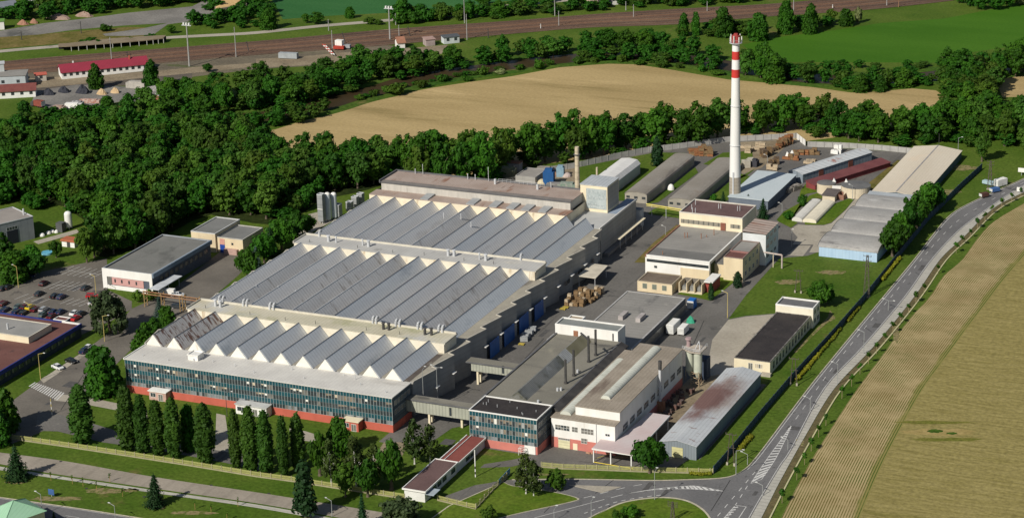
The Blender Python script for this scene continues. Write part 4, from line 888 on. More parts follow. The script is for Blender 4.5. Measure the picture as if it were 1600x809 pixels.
MB().prism([(59.3, .3), (71.1, .0), (71.1, 28.4), (64.9, 28.4), (63.6, 6.5), (59.3, 6.5)], 4.15, 4.32).build('canopy_roof', PK, cn)
fs_ = MB(); fs_.box(59.25, 71.15, .14, .28, 3.85, 4.3); fs_.box(71.12, 71.24, .14, 28.4, 3.95, 4.34); fs_.build('fascia', WHITE, cn)
for x, y in ((59.6, .6), (64.5, .6), (70.4, .5), (70.8, 9.5), (70.8, 18.6), (70.8, 27.8)): MB().box(x-.14, x+.14, y-.14, y+.14, .03, 4.14).build('post', WHITE, cn)
ty = thing('yellow_rail', 'yellow and white handrail under the pink canopy', 'handrail', (60, 1, 0))
t_ = MB(); t_.tube((59.7, 1, .9), (62.4, 6.1, .9), .07, 5); t_.tube((59.7, 1, 0), (59.7, 1, .9), .07, 5); t_.tube((62.4, 6.1, 0), (62.4, 6.1, .9), .07, 5); t_.tube((59.7, .4, .25), (71, .1, .25), .12, 5); t_.build('rail', M('yellow_paint', (.70, .55, .08), scale=.4), ty)
bk = thing('brick_heap', 'small heap of bricks on the tarmac beside the white factory', 'brick heap', (56, 5.6, 0))
b_ = MB()
for k in range(9): x, y = 55.3+rnd.random()*1.6, 5.2+rnd.random()*.8; b_.box(x, x+.45, y, y+.25, .03, .2+rnd.random()*.3)
b_.build('bricks', M('loose_brick', (.50, .27, .17), scale=1.0), bk)

# ------------------------------------------------------------------ 7 long sheds on the right
RS = M('rust_patch_sheet', (.44, .46, .475), (.50, .52, .53), scale=.1, stain=[((.33, .29, .27), .10, .10, .42, (1, .4, 1), ((80, 46), (9, 26))), ((.165, .095, .085), .16, .12, .40, (.5, .25, 1), ((77.6, 42), (6.5, 20))), ((.24, .16, .14), .45, .60, .68, (.5, 1.2, 1))], lines=(0, 1.0, .86, .88), fine=(.06, 1.5))
gs = gable_shed('metal_shed', 'long low metal shed with rust patched roof and yellow door', 74.6, 84.8, 11.4, 67.4, 4.0, 5.0, M('blue_grey_sheet', (.19, .22, .24), (.23, .26, .28), scale=.3, stretch=(1, 1, .3), lines=(0, .8, .8, .9)), RS, ridge_t=.47)
MB().box(77.9, 81.0, 11.28, 11.38, .03, 3.0).build('door', M('pale_yellow_door', (.68, .64, .33), scale=.4, lines=(2, .7, .85)), gs)
br_ = flat_building('black_roof_shed', 'long cream shed with plain black felt roof', 73.8, 84.8, 76.2, 117.4, 4.1, CREAM, KROOF, M('black_edge', (.05, .045, .045), (.30, .28, .25), scale=.9), .12, rimw=.35)
inst('door', win_mesh(1.3, 2.2, 2, 1, WHITE, [GLASS2]), br_, (78.2, 76.19, .9)); inst('window', win_mesh(2.3, 1.3, 4, 1, WHITE, [GLASS2, BLIND]), br_, (80.2, 76.19, 1.8))
wsd = win_mesh(1.5, 2.2, 2, 2, M('grey_frame', (.3, .3, .29), scale=.5), [GLASS, GLASS2], 6)
windows(br_, wsd, 'E', 84.8, [79+3.15*k for k in range(12)], 1.0)
ds_ = MB().box(82.5, 85.4, 74.6, 76.1, 0, .9); ds_.build('doorstep', CONC, br_)
tb = flat_building('cream_block', 'two storey cream block at the end of the black roofed shed', 73.5, 85.5, 117.5, 124.6, 6.6, M('pale_cream', (.80, .75, .60), (.72, .67, .53), scale=.3, stain=((.58, .5, .38), .5, .6, .75, (1, 1, .2))), M('slate_felt', (.12, .12, .125), (.16, .16, .16), scale=.3), WHITE, .45)
windows(tb, win_mesh(1.8, 1.5, 2, 1, WHITE, [GLASS], 3), 'E', 85.5, [118.6, 121.8], 1.2); windows(tb, win_mesh(1.8, 1.5, 2, 1, WHITE, [GLASS], 4), 'E', 85.5, [118.6, 121.8], 4.0)

# ------------------------------------------------------------------ 8 central complex
cw = thing('white_works', 'white works building with dark window strip and grey felt roof', 'works building', (30.5, 147.7, 0))
MB().walls(19.3, 41.6, 147.7, 180.6, 0, 6.4).build('wall', WHITE, cw)
MB().box(19.7, 41.2, 148.0, 180.6, 6.3, 6.5).build('roof', GROOF, cw)
fd = MB().box(19.9, 41.1, 148.1, 156.2, 6.5, 6.52); fd.build('dark_roof_panel', M('dark_grey_felt', (.145, .142, .132), (.18, .175, .165), scale=.15, fine=(.1, 2)), cw)
rm = MB(); rm.box(19.2, 19.7, 147.6, 180.7, 6.0, 6.85); rm.build('rusty_gutter', M('brown_gutter', (.28, .14, .08), (.20, .10, .07), scale=.6), cw)
rm = MB(); rm.box(19.72, 41.7, 147.6, 147.98, 6.35, 6.8); rm.box(41.25, 41.75, 148.0, 180.6, 6.35, 6.75); rm.build('parapet', WHITE, cw)
MB().box(31.6, 41.55, 147.58, 147.69, 0, 3.7).build('cream_panel', BEIGE, cw)
ws = win_mesh(1.76, .85, 4, 1, DMETAL, [GLASS], 2)
for k in range(12): inst('window', ws, cw, (19.9+k*1.78, 147.6, 4.55))
inst('window', win_mesh(.9, .7, 1, 1, DMETAL, [GLASS]), cw, (22.5, 147.6, 2.6))
ft = MB().box(41.62, 41.7, 149, 153.5, 1.5, 5.6); ft.build('ivy_patch', M('ivy', (.02, .04, .01), (.04, .06, .02), scale=1.5), cw)
for x, y, h in ((25.5, 169, 1.9), (26.3, 169.4, 1.9), (31, 170, 1.9), (32.2, 172, .8), (33.8, 175, 2.2), (24.5, 150.2, 1.3)): pipe_vent(cw, x, y, 6.5, h, .13, M('rust', (.25, .11, .06)), cap=False)
tn = flat_building('tan_works', 'tan building with purple brown roof standing behind the grey felt roof', 19.4, 41.9, 180.7, 196.0, 11.6, CREAM, PURP, M('pale_rim', (.66, .62, .54), scale=.4), .4)
wt = win_mesh(1.78, 1.5, 4, 1, CREAM, [GLASS, GLASS2], 5)
for k in range(12):
    if k not in (8, 9): inst('window', wt, tn, (19.9+k*1.78, 180.69, 7.6))
MB().box(34.3, 36.0, 180.35, 180.68, 6.6, 9.2).build('rust_hood', M('rust_red', (.27, .10, .06), (.2, .08, .055), scale=.7), tn)
for x, y in ((22, 186), (23.5, 182.5), (30.5, 189.5), (31.2, 189.8), (37.4, 189.2), (38.1, 189.6), (21.6, 191), (24.5, 182.6)): pipe_vent(tn, x, y, 11.15, 1.7, .12, METAL, cap=False)
ex = flat_building('beige_extension', 'beige extension with maroon and grey roof on the right of the white works', 45.4, 51.95, 150.7, 168.6, 8.1, BEIGE, GROOF, M('brown_rim', (.27, .20, .17), scale=.4), .25)
MB().box(45.72, 51.65, 151.0, 156.6, 7.7, 7.88).build('maroon_roof', MROOF, ex); MB().box(45.5, 51.9, 156.7, 157.3, 7.6, 8.25).build('red_upstand', M('faded_red', (.34, .17, .15), scale=.4), ex)
MB().walls(41.65, 45.38, 152.5, 168, 0, 4.6).build('link_wall', BEIGE, ex); MB().box(41.65, 45.38, 152.4, 168, 4.6, 4.8).build('link_roof', GROOF, ex)
wx = win_mesh(1.7, 1.4, 2, 2, WHITE, [GLASS], 3)
windows(ex, wx, 'E', 51.95, [153, 157, 161, 165], 1.4); windows(ex, wx, 'E', 51.95, [153, 157, 161, 165], 5.0)
bw = thing('striped_roof_block', 'white block under a rust striped sheet roof beside the tan building', 'works building', (50, 168.7, 0))
MB().walls(46.0, 54.0, 168.7, 182.6, 0, 10.7).build('wall', M('pale_blue_white', (.66, .68, .68), (.58, .6, .6), scale=.4), bw)
MB().extrude_y([(45.8, 11.2), (54.2, 10.75), (54.2, 10.9), (45.8, 11.38)], 168.5, 182.8).build('roof', M('striped_rust', (.40, .30, .25), (.46, .38, .33), scale=.15, stain=((.30, .15, .10), .2, .55, .68, (.5, 1.5, 1)), lines=(1, 2.3, .42, .75)), bw)
windows(bw, win_mesh(2.4, 1.2, 3, 1, WHITE, [GLASS], 4), 'E', 54.0, [169.6, 173.6, 177.6], 2.2); windows(bw, win_mesh(2.4, 1.2, 3, 1, WHITE, [GLASS], 4), 'E', 54.0, [169.6, 173.6, 177.6], 5.6); windows(bw, win_mesh(2.4, 1.2, 3, 1, WHITE, [GLASS], 5), 'E', 54.0, [169.6, 173.6, 177.6], 8.6)
sm = flat_building('beige_substation', 'small beige flat roofed hut with three grey shuttered windows', 22.7, 34.6, 131.3, 140.8, 3.6, BEIGE, M('brown_felt', (.15, .115, .085), (.20, .16, .12), scale=.2, fine=(.1, 2)), M('beige_rim', (.5, .42, .3), scale=.4), .2)
ms_ = win_mesh(1.5, 1.7, 1, 1, M('shutter_frame', (.42, .43, .35), scale=.5), [M('green_grey_shutter', (.20, .225, .18), scale=.5, lines=(2, .3, .7))])
for x in (24.5, 27.8, 31.2): inst('window', ms_, sm, (x, 131.29, 1.2))
tr = thing('transformer_bays', 'row of three open transformer bays with cream partitions', 'transformer bays', (39.6, 134.6, 0))
for k in range(4): MB().box(35.8+k*2.55-.14, 35.8+k*2.55+.14, 134.6, 139.6, 0, 3.4).build('partition', BEIGE, tr)
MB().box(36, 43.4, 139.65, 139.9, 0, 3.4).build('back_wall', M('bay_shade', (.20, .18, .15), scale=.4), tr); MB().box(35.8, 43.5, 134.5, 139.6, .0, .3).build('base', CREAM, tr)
for k in range(3):
    m_ = MB(); x = 37.1+k*2.55; m_.box(x-.7, x+.7, 136.2, 137.6, .3, 1.9)
    for j in range(3): m_.cyl(x-.4+j*.4, 136.9, 1.9, 2.7, .1, .05, n=7)
    for j in range(5): m_.box(x-.85, x+.85, 136.1+j*.35, 136.2+j*.35, .5, 1.6)
    m_.build('transformer', M('transformer_grey', (.16, .165, .16), (.3, .3, .28), scale=1.2), tr)
rw = thing('red_wall_lobby', 'red walled lobby with a white roof edge at the corner of the white works', 'lobby', (44, 138, 0))
MB().walls(43.7, 46.3, 137.4, 144.6, 0, 3.7).build('wall', M('dark_red_wall', (.34, .07, .055), scale=.4), rw); MB().box(43.6, 46.6, 136.4, 144.7, 3.7, 4.1).build('roof', WHITE, rw)
# ------------------------------------------------------------------ 9 chimneys, silos
cx, cy_ = at(1148.2, 316)
chm = thing('tall_chimney', 'tall tapering chimney with red and white bands over bare concrete', 'chimney', (cx, cy_, 0))
HT = height(1148.2, 316, 66); R0, R1 = 2.15, 1.28
def rad(z): return R0+(R1-R0)*(z/HT)
zmark = [0]+[height(1148.2, 316, y) for y in (275, 120.5, 107.5, 92.5, 79.5, 66)]
cc = M('bare_concrete', (.33, .29, .23), (.42, .375, .31), scale=.3, stretch=(1, 1, .3), stain=((.22, .195, .16), .5, .58, .72, (1, 1, .2)), lines=(2, 1.3, .85, .9))
wc = M('chimney_white', (.80, .79, .76), (.74, .73, .70), scale=.3, stretch=(1, 1, .2), stain=((.55, .54, .52), .6, .64, .76, (1, 1, .15)))
rc = M('chimney_red', (.58, .045, .035), (.50, .04, .035), scale=.3)
names = [('concrete_shaft', cc), ('white_shaft', wc), ('red_band', rc), ('white_band', wc), ('red_band', rc), ('white_band', wc)]
for k, (nm, m) in enumerate(names): MB().cyl(cx, cy_, zmark[k], zmark[k+1], rad(zmark[k]), rad(zmark[k+1]), 32, m=0, cap=(k == 5)).build(nm, m, chm, smooth=False)
g_ = MB()
for z, r in ((HT-.2, 2.3), (21.5, 2.05), (36, 1.85)): g_.cyl(cx, cy_, z, z+.16, r if z > 40 else rad(z)+.18, n=24)
g_.build('gallery', METAL, chm)
hd = MB().cyl(cx, cy_, HT, HT+2.5, 1.55, 1.5, 18); hd.cyl(cx, cy_, HT+2.5, HT+3.2, .9, .7, 14); hdo = hd.build('chimney_head', M('antenna_red', (.42, .05, .045), (.25, .04, .04), scale=.8), chm)
for k in range(7):
    a = 2*math.pi*k/7+.2; r = 2.05; m_ = MB().box(cx+r*math.cos(a)-.13, cx+r*math.cos(a)+.13, cy_+r*math.sin(a)-.13, cy_+r*math.sin(a)+.13, HT+.2, HT+(2.7 if k % 2 else 2.2)); m_.build('antenna', WHITE, chm)
rg = MB()
for k in range(24):
    a, b2 = 2*math.pi*k/24, 2*math.pi*(k+1)/24
    for z in (.6, 1.2): rg.tube((cx+2.3*math.cos(a), cy_+2.3*math.sin(a), HT+z), (cx+2.3*math.cos(b2), cy_+2.3*math.sin(b2), HT+z), .035, 4)
rg.build('gallery_rail', METAL, chm)
ld = MB().box(cx-.25, cx+.25, cy_-2.3, cy_-2.1, .5, 12); ld.build('ladder', METAL, chm)
for nm, px, ty_, by, lab in (('brick_flue', 902.5, 229, 303, 'slender cream chimney with a dark collar behind the cream tower'), ('brick_flue', 933, 261, 286, 'short thin cream flue behind the tower roof')):
    x, y = at(px, by); h = height(px, by, ty_); t = thing('slender_chimney' if h > 12 else 'short_flue', lab, 'chimney', (x, y, 0))
    MB().cyl(x, y, 0, h, .95 if h > 12 else .42, .78 if h > 12 else .38, 14).build('shaft', M('flue_cream', (.62, .53, .38), (.52, .44, .31), scale=.5, stain=((.36, .29, .2), .6, .6, .74, (1, 1, .4)), lines=(2, 2.6, .8, .95)), t)
    if h > 12: MB().cyl(x, y, h-3.0, h-2.75, 1.25, n=14).build('collar', DGREY, t)
sx, sy = 65.2, 62.5
sl2 = thing('cement_silos', 'twin pale green silos on a steel frame at the white factory end', 'silo', (sx, sy, 0))
SG = M('pale_green_steel', (.50, .52, .42), (.43, .45, .37), scale=.4, stain=((.32, .3, .22), .6, .6, .74, (1, 1, .3)))
for x, y in ((64.9, 62.6), (67.7, 61.6)):
    c = MB().cyl(x, y, 4.2, 10.4, 1.22, n=18); c.cyl(x, y, 2.4, 4.2, .35, 1.22, 18); c.build('silo_body', SG, sl2)
fr_ = MB()
for x, y in ((66, 60.4), (68.4, 60.4), (66, 62.8), (68.4, 62.8), (63, 62), (63, 64.4)):
    fr_.tube((x, y, .03), (x, y, 4.4), .1, 5); 
for z in (.8, 2.2, 3.6):
    fr_.tube((66, 60.4, z), (68.4, 60.4, z+1), .08, 5); fr_.tube((68.4, 60.4, z), (68.4, 62.8, z+1), .08, 5); fr_.tube((66, 60.4, z+1), (68.4, 60.4, z), .08, 5)
fr_.build('steel_frame', M('rusty_cream', (.50, .40, .26), (.3, .2, .13), scale=1), sl2)
pf = MB().prism([(62.9, 61.6), (66.2, 60), (69, 60.1), (69, 66), (63, 66.3)], 10.42, 10.75); pf.build('platform', M('dusty_deck', (.50, .44, .36), (.36, .31, .25), scale=.6), sl2)
rl2 = MB()
for a, b2 in (((66.2, 60.1), (69, 60.2)), ((69, 60.2), (69, 66)), ((62.9, 61.7), (66.2, 60.1))):
    for z in (11.2, 11.7): rl2.tube((*a, z), (*b2, z), .05, 5)
    for s in range(5): p = Vector(a).lerp(Vector(b2), s/4); rl2.tube((p.x, p.y, 10.7), (p.x, p.y, 11.7), .05, 5)
rl2.tube((66.5, 62.5, 10.7), (67.2, 64, 12.8), .1, 5); rl2.tube((68, 62.5, 10.7), (67.2, 64, 12.8), .1, 5); rl2.build('railing', METAL, sl2)
MB().cyl(63.9, 64.3, 10.7, 12.9, .6, n=12).cyl(63.9, 64.3, 12.9, 13.4, 1.05, .8, 14).build('filter_head', M('dusty_mauve', (.40, .29, .29), scale=.5), sl2)
bs = MB().box(66, 68.8, 66.2, 69.5, 0, 6.5); bs.build('dark_enclosure', M('blue_dark_sheet', (.06, .08, .12), scale=.5), sl2)
ex_, ey_ = at(1031.5, 642); h = height(1031.5, 642, 563)
ep = thing('exhaust_stack', 'striped metal exhaust stack with dark top beside the white factory wall', 'exhaust stack', (ex_, ey_, 0))
m_ = MB().cyl(ex_, ey_, 0, h*.83, .42, n=12); m_.cyl(ex_, ey_, h*.45, h*.47, .6, n=12); m_.build('stack', METAL, ep); MB().cyl(ex_, ey_, h*.83, h, .5, .55, 12).build('dark_top', DMETAL, ep)
MB().box(ex_-1.2, ex_+1.2, ey_-.6, ey_+1, .03, 3.2).build('filter_box', M('rust', (.25, .11, .06)), ep)
# heap of scrap along the wall
sc_ = MB()
for k in range(46):
    x, y = rnd.uniform(63.9, 68.5), rnd.uniform(32, 58)
    if abs(x-ex_) < 2 and abs(y-ey_) < 2: continue
    s_ = rnd.uniform(.3, 1.1); a = rnd.random(); sc_.prism([(x+s_*math.cos(a+k2*1.57), y+s_*.7*math.sin(a+k2*1.57)) for k2 in range(4)], .05, rnd.uniform(.3, 1.6))
o_ = sc_.build('scrap_metal', M('scrap', (.14, .07, .055), (.10, .09, .085), scale=.8)); o_['kind'] = 'stuff'

# ------------------------------------------------------------------ 10 northern sheds
DSH = M('grey_fibre_sheet', (.24, .215, .18), (.30, .275, .24), scale=.08, stain=[((.17, .15, .13), .1, .56, .70, (2, .4, 1)), ((.25, .20, .16), .06, .6, .7, (1, 1, 1))], lines=(1, 1.2, .85, .92), fine=(.09, 1.6))
def arched(name, label, x0, x1, y0, y1, eave, rise, wall, roof, group=None, hip=0.0, gable=None, n=8):
    t = thing(name, label, 'shed', ((x0+x1)/2, y0, 0), group); xm = (x0+x1)/2; hw = (x1-x0)/2
    arc = [(xm-(hw+.15)*math.cos(math.pi*k/n), eave+rise*math.sin(math.pi*k/n)**.8) for k in range(n+1)]
    MB().extrude_y(([(x0, 0), (x1, 0)]+[(min(max(p[0], x0), x1), p[1]-.03) for p in arc[::-1]]), y0, y1).build('wall', wall, t)
    rf = MB()
    for k in range(n):
        a, b2 = arc[k], arc[k+1]
        rf.face([(a[0], y0-.2, a[1]), (b2[0], y0-.2, b2[1]), (b2[0], y1+.2, b2[1]), (a[0], y1+.2, a[1])])
        rf.face([(a[0], y0-.2, a[1]), (b2[0], y0-.2, b2[1]), (b2[0], y0-.2, b2[1]+.15), (a[0], y0-.2, a[1]+.15)])
        rf.face([(a[0], y0-.2, a[1]+.15), (b2[0], y0-.2, b2[1]+.15), (b2[0], y1+.2, b2[1]+.15), (a[0], y1+.2, a[1]+.15)])
    rf.build('roof', roof, t)
    return t
GAB = M('grey_beige_block', (.46, .41, .31), (.38, .34, .26), scale=.4)
SHW = M('dark_block_wall', (.16, .15, .135), (.22, .20, .175), scale=.3, stain=((.3, .28, .24), .3, .6, .7, (1, 1, 1)))
d1 = arched('storage_shed', 'long low curved grey shed nearest the white tent', -15.4, -6.9, 219.4, 271, 2.8, 1.35, M('shed_wall', (.36, .33, .27), (.28, .26, .22), scale=.3), DSH)
d2 = arched('storage_shed', 'long low curved grey shed beside the tall chimney foot', 2.0, 11.4, 217.2, 271, 2.8, 1.3, M('shed_wall', (.36, .33, .27)), DSH)
wsh = win_mesh(1.3, .8, 3, 1, DMETAL, [GLASS], 3)
for t, xs, y in ((d1, (-14.8, -11.8, -8.8), 219.4), (d2, (2.6, 5.4, 8.6), 217.2)):
    for x in xs: inst('window', wsh, t, (x, y-.01, 1.6))
wt_ = arched('white_tent', 'white fabric storage tent with faceted roof behind the cream tower', -31.1, -22.3, 226, 253.4, 3.9, 1.9, M('pale_fabric', (.50, .51, .49), (.44, .45, .43), scale=.3), M('white_fabric', (.72, .71, .68), (.64, .63, .60), scale=.2, lines=(1, 2.4, .94, .9)), n=4)
lb = thing('blue_white_shed', 'wide shed with pale blue sheet roof right of the tall chimney', 'shed', (29, 226, 0))
MB().walls(21.9, 36.6, 226, 260, 0, 3.55).build('wall', M('slate_blue_wall', (.11, .135, .17), (.15, .175, .21), scale=.3, lines=(1, 1, .8, .9)), lb)
MB().extrude_y([(21.6, 3.6), (36.9, 3.5), (36.9, 3.7), (29.2, 3.95), (21.6, 3.8)], 225.8, 260.2).build('roof', M('pale_blue_sheet', (.47, .53, .55), (.52, .57, .585), scale=.1, fine=(.05, 1.5), lines=(1, 1.1, .94, .9)), lb)
def rot_shed(name, label, a, b2, wd, eave, rise, wall, roof, mono=False, group=None):
    """shed whose right-hand eave runs from a to b"""
    a, b2 = Vector(a), Vector(b2); d = b2-a; L = d.length; ang = math.atan2(d.y, d.x)-math.pi/2
    t = thing(name, label, 'shed', (a.x, a.y, 0), group, ang); local(t)
    MB().walls(-wd, 0, 0, L, 0, eave-.02).build('wall', wall, t)
    if mono: pr = [(-wd-.3, eave+rise-.02), (.3, eave-.05), (.3, eave+.12), (-wd-.3, eave+rise+.15)]
    else: pr = [(-wd-.2, eave-.02), (-wd/2, eave+rise), (.2, eave-.02), (.2, eave+.13), (-wd/2, eave+rise+.15), (-wd-.2, eave+.13)]
    w2 = MB()
    for y in (0, L): w2.face([(-wd, y, eave-.02), (0, y, eave-.02)]+([(-wd, y, eave+rise-.02)] if mono else [(-wd/2, y, eave+rise-.01)]))
    w2.build('gable', wall, t)
    MB().extrude_y(pr, -.25, L+.25).build('roof', roof, t); return t
s1 = rot_shed('striped_shed', 'long shed with rust striped pale sheet roof and blue grey wall', (38.7, 261.7), (55.0, 298.0), 7.0, 3.3, 1.0, M('blue_grey_cladding', (.19, .23, .27), (.25, .29, .32), scale=.4, lines=(1, 1.6, .75, .9)), M('striped_sheet', (.48, .50, .51), (.54, .56, .56), scale=.2, stain=((.36, .20, .17), .16, .56, .66, (1, 1, 1)), lines=(1, 2.4, .82, .8)))
for y in (9, 26): MB().box(.02, .12, y, y+2.6, .02, 3.0).build('door', M('rust_door', (.26, .09, .06), scale=.5), s1)
s2_ = rot_shed('maroon_lean_to', 'long low maroon sheet roof running beside the striped shed', (45.6, 254.8), (63.8, 292), 4.6, 1.9, .7, M('maroon_wall', (.22, .05, .05), scale=.4), M('maroon_sheet', (.150, .048, .050), (.19, .065, .064), scale=.2, lines=(1, 1.1, .85, .9)), True)
TKW = M('tank_render', (.66, .57, .42), (.56, .48, .35), scale=.4, stain=((.42, .35, .25), .5, .6, .74, (1, 1, .3))); TKR = M('tank_felt', (.12, .12, .12), (.16, .16, .155), scale=.3)
def tank(label, x, y, r, h):
    t = thing('round_tank', label, 'tank', (x, y, 0)); MB().cyl(x, y, 0, h, r, n=40).build('wall', TKW, t); MB().cyl(x, y, h+.005, h+.55, r+.1, r*.12, 40).build('roof', TKR, t); return t
t1_ = tank('smaller round tank with cream wall and dark conical roof', 49.9, 254.2, 3.4, 3.6); t2_ = tank('larger round tank with cream wall and dark conical roof', 60.8, 254.6, 5.3, 3.7)
MB().prism([(52.8, 251.6), (55.9, 252.2), (55.9, 252.7), (52.8, 252.1)], 0, 3.4).build('link_wall', WHITE, t1_)
for t, x, y in ((t1_, 52.2, 255.4), (t2_, 56.6, 256.0)): MB().extrude_y([(x-.5, 3.7), (x+.9, 3.7), (x+.1, 5.2)], y, y+.6).build('roof_fin', WHITE, t)
ht = thing('pump_house', 'small cream pump house with dark sloping roof below the round tanks', 'hut', (53.7, 243.7, 0))
MB().walls(51.5, 56.1, 243.7, 250.5, 0, 2.0).build('wall', TKW, ht); MB().extrude_x([(243.4, 2.0), (250.8, 2.5), (250.8, 2.7), (243.4, 2.2)], 51.2, 56.4).build('roof', M('brown_black_felt', (.10, .085, .08), (.13, .11, .10), scale=.3), ht); MB().walls(56.2, 58.6, 246.5, 250.5, 0, 1.9).build('brick_lean_to', M('brick_wall', (.24, .12, .085), (.3, .16, .11), scale=.7), ht)
ct = thing('cream_tent_pair', 'pair of low cream fabric tunnel tents side by side', 'tent', (52.3, 217.3, 0))
for x0, x1, m in ((48.2, 51.9, M('white_tarpaulin', (.66, .64, .58), (.58, .56, .51), scale=.3)), (52.05, 57, M('cream_tarpaulin', (.74, .68, .53), (.66, .60, .47), scale=.3))):
    n = 6; arc = [((x0+x1)/2-(x1-x0)/2*math.cos(math.pi*k/n), .75+.75*math.sin(math.pi*k/n)) for k in range(n+1)]
    MB().extrude_y([(x0, 0), (x1, 0)]+arc[::-1], 217.3, 240.8).build('tent_bay', m, ct)
# grey barrel roofs and cream hall on the right
ar = thing('barrel_roof_works', 'pale blue works under four grey barrel roofs', 'works building', (77.8, 184, 0))
MB().walls(67.8, 87.7, 184, 248.6, 0, 3.35).build('wall', M('sky_blue_wall', (.36, .50, .66), (.42, .56, .71), scale=.4, stretch=(1, 1, .3), lines=(0, 1.2, .93, .93)), ar)
ARC = M('grey_bitumen_sheet', (.295, .285, .27), (.37, .36, .34), scale=.09, stain=[((.17, .165, .16), .10, .55, .68, (.5, 2, 1)), ((.46, .45, .43), .12, .58, .70, (.5, 2, 1)), ((.24, .19, .16), .06, .62, .7, (1, 1, 1))], fine=(.10, 1.6))
for k in range(4):
    y0, y1 = 184+15.1*k-.1, 184+15.1*(k+1)-.12; n = 12
    pr = [(y0, 3.3)]+[((y0+y1)/2-(y1-y0)/2*math.cos(math.pi*j/n), 3.36+1.75*math.sin(math.pi*j/n)**.85) for j in range(n+1)]+[(y1, 3.3)]
    MB().extrude_x(pr, 67.5, 88.0).build('barrel_roof', ARC, ar)
    e_ = MB()
    for j in range(1, len(pr)-2):
        a, b2 = pr[j], pr[j+1]; e_.tube((67.44, a[0], a[1]), (67.44, b2[0], b2[1]), .1, 5)
    e_.build('roof_edge', DGREY, ar)
MB().extrude_x([(244.4, 3.4), (248.7, 3.7), (248.7, 3.9), (244.4, 3.62)], 67.6, 88).build('link_roof', M('blue_grey_sheet_roof', (.33, .36, .38), (.38, .41, .43), scale=.2), ar)
ch_ = gable_shed('cream_hall', 'long low hall with a wide cream sheet roof near the back fence', 68.0, 86.3, 249, 311.6, 3.1, 4.3, M('petrol_wall', (.06, .10, .125), (.08, .125, .15), scale=.4), M('cream_sheet', (.60, .525, .41), (.66, .585, .465), scale=.06, stretch=(1, .3, 1), stain=((.68, .55, .41), .03, .55, .7, (1, 1, 1)), fine=(.05, 1.3), lines=(0, 1.0, .93, .9)), ridge_t=.5)
MB().box(76.9, 77.4, 248.8, 311.8, 4.36, 4.5).build('ridge_cap', M('grey_ridge', (.36, .34, .33), scale=.4), ch_)

# ------------------------------------------------------------------ 11 west side buildings
wbd = thing('canteen_block', 'white framed block with pink recessed wall and grey felt roof by the car park', 'office building', (-134.7, 75, 0))
MB().walls(-144.1, -125.3, 75.2, 112.2, 0, 6.6).build('wall', M('shade_navy', (.075, .09, .12), (.10, .115, .14), scale=.4), wbd)
MB().box(-143.6, -125.7, 75.5, 111.8, 6.4, 6.55).build('roof', M('canteen_felt', (.165, .165, .15), (.21, .205, .19), scale=.08, stain=((.12, .12, .11), .08, .55, .66, (1, .5, 1)), fine=(.08, 2)), wbd)
pw = MB(); pw.box(-144.3, -125.1, 74.9, 75.18, 4.3, 7.0); pw.box(-144.3, -142.6, 74.9, 75.18, 0, 4.3); pw.box(-126.2, -125.1, 74.9, 75.18, 0, 4.3); pw.box(-142.6, -126.2, 74.95, 75.18, 0, 1.4); pw.build('white_frame', WHITE, wbd)
pp_ = MB(); pp_.box(-140.8, -128.6, 75.05, 75.17, 1.6, 4.3); pp_.build('pink_wall', M('rose_render', (.58, .33, .30), (.50, .28, .26), scale=.4), wbd)
for x in (-139.8, -137.2, -134.4, -131.6): inst('window', win_mesh(.5, 1.1, 1, 1, DMETAL, [GLASS]), wbd, (x, 75.04, 2.5))
MB().box(-142.5, -140.9, 75.06, 75.17, 1.6, 4.2).build('glazing', GLASS2, wbd)
pr_ = MB(); pr_.ring(-144.3, -125.1, 75.2, 112.4, .4, 6.6, 6.98); pr_.build('parapet', M('zinc_edge', (.33, .35, .37), scale=.4), wbd)
MB().box(-125.09, -124.6, 75.1, 112.4, 5.6, 7.0).build('fascia', M('slate_fascia', (.15, .20, .26), (.2, .25, .3), scale=.4), wbd)
windows(wbd, win_mesh(2.2, 1.4, 3, 1, DMETAL, [GLASS2, GLASS], 3), 'E', -125.3, [80+3.1*k for k in range(10)], 3.0)
cnp = MB(); cnp.box(-123.9, -120.2, 71, 85.5, 3.3, 3.55); cnp.build('canopy', M('pale_canopy', (.56, .58, .60), scale=.4), wbd)
cps = MB(); [cps.tube((-121, y, 0), (-121, y, 3.3), .09, 5) for y in (72, 78, 84.5)]; cps.build('canopy_post', METAL, wbd)
b1 = flat_building('beige_workshop', 'taller beige workshop behind the white framed canteen', -137.0, -127.4, 119.0, 136, 6.9, BEIGE, M('workshop_felt', (.17, .17, .16), (.21, .21, .2), scale=.1, fine=(.08, 2)), M('white_flashing', (.62, .62, .60), scale=.4), .3)
b2_ = flat_building('beige_workshop', 'lower beige workshop with a tall blue door', -127.2, -117.1, 119.9, 134, 5.6, BEIGE, M('workshop_felt', (.17, .17, .16)), M('pale_flashing', (.5, .48, .43), scale=.4), .3)
MB().box(-126.2, -124.3, 119.78, 119.89, .02, 2.9).build('door', M('blue_door', (.02, .07, .36), scale=.4), b2_); MB().box(-126.2, -124.3, 119.8, 119.89, 2.95, 5.0).build('pink_panel', M('salmon_panel', (.62, .32, .26), scale=.4), b2_)
inst('window', win_mesh(.7, .7, 1, 1, DMETAL, [GLASS]), b2_, (-121.6, 119.88, 3.2))
MB().box(-124.1, -119, 118.6, 119.8, .03, 1.9).build('bin_store', M('pink_bin_store', (.50, .33, .28), scale=.6), b2_)
rrb = thing('red_roof_hall', 'long low hall with dark red felt roof and blue edge at the left border', 'hall', (-145, 0, 0))
MB().walls(-175, -125.2, -60, 33.6, 0, 4.0).build('wall', M('navy_glass_wall', (.03, .04, .055), (.05, .06, .075), scale=.4), rrb)
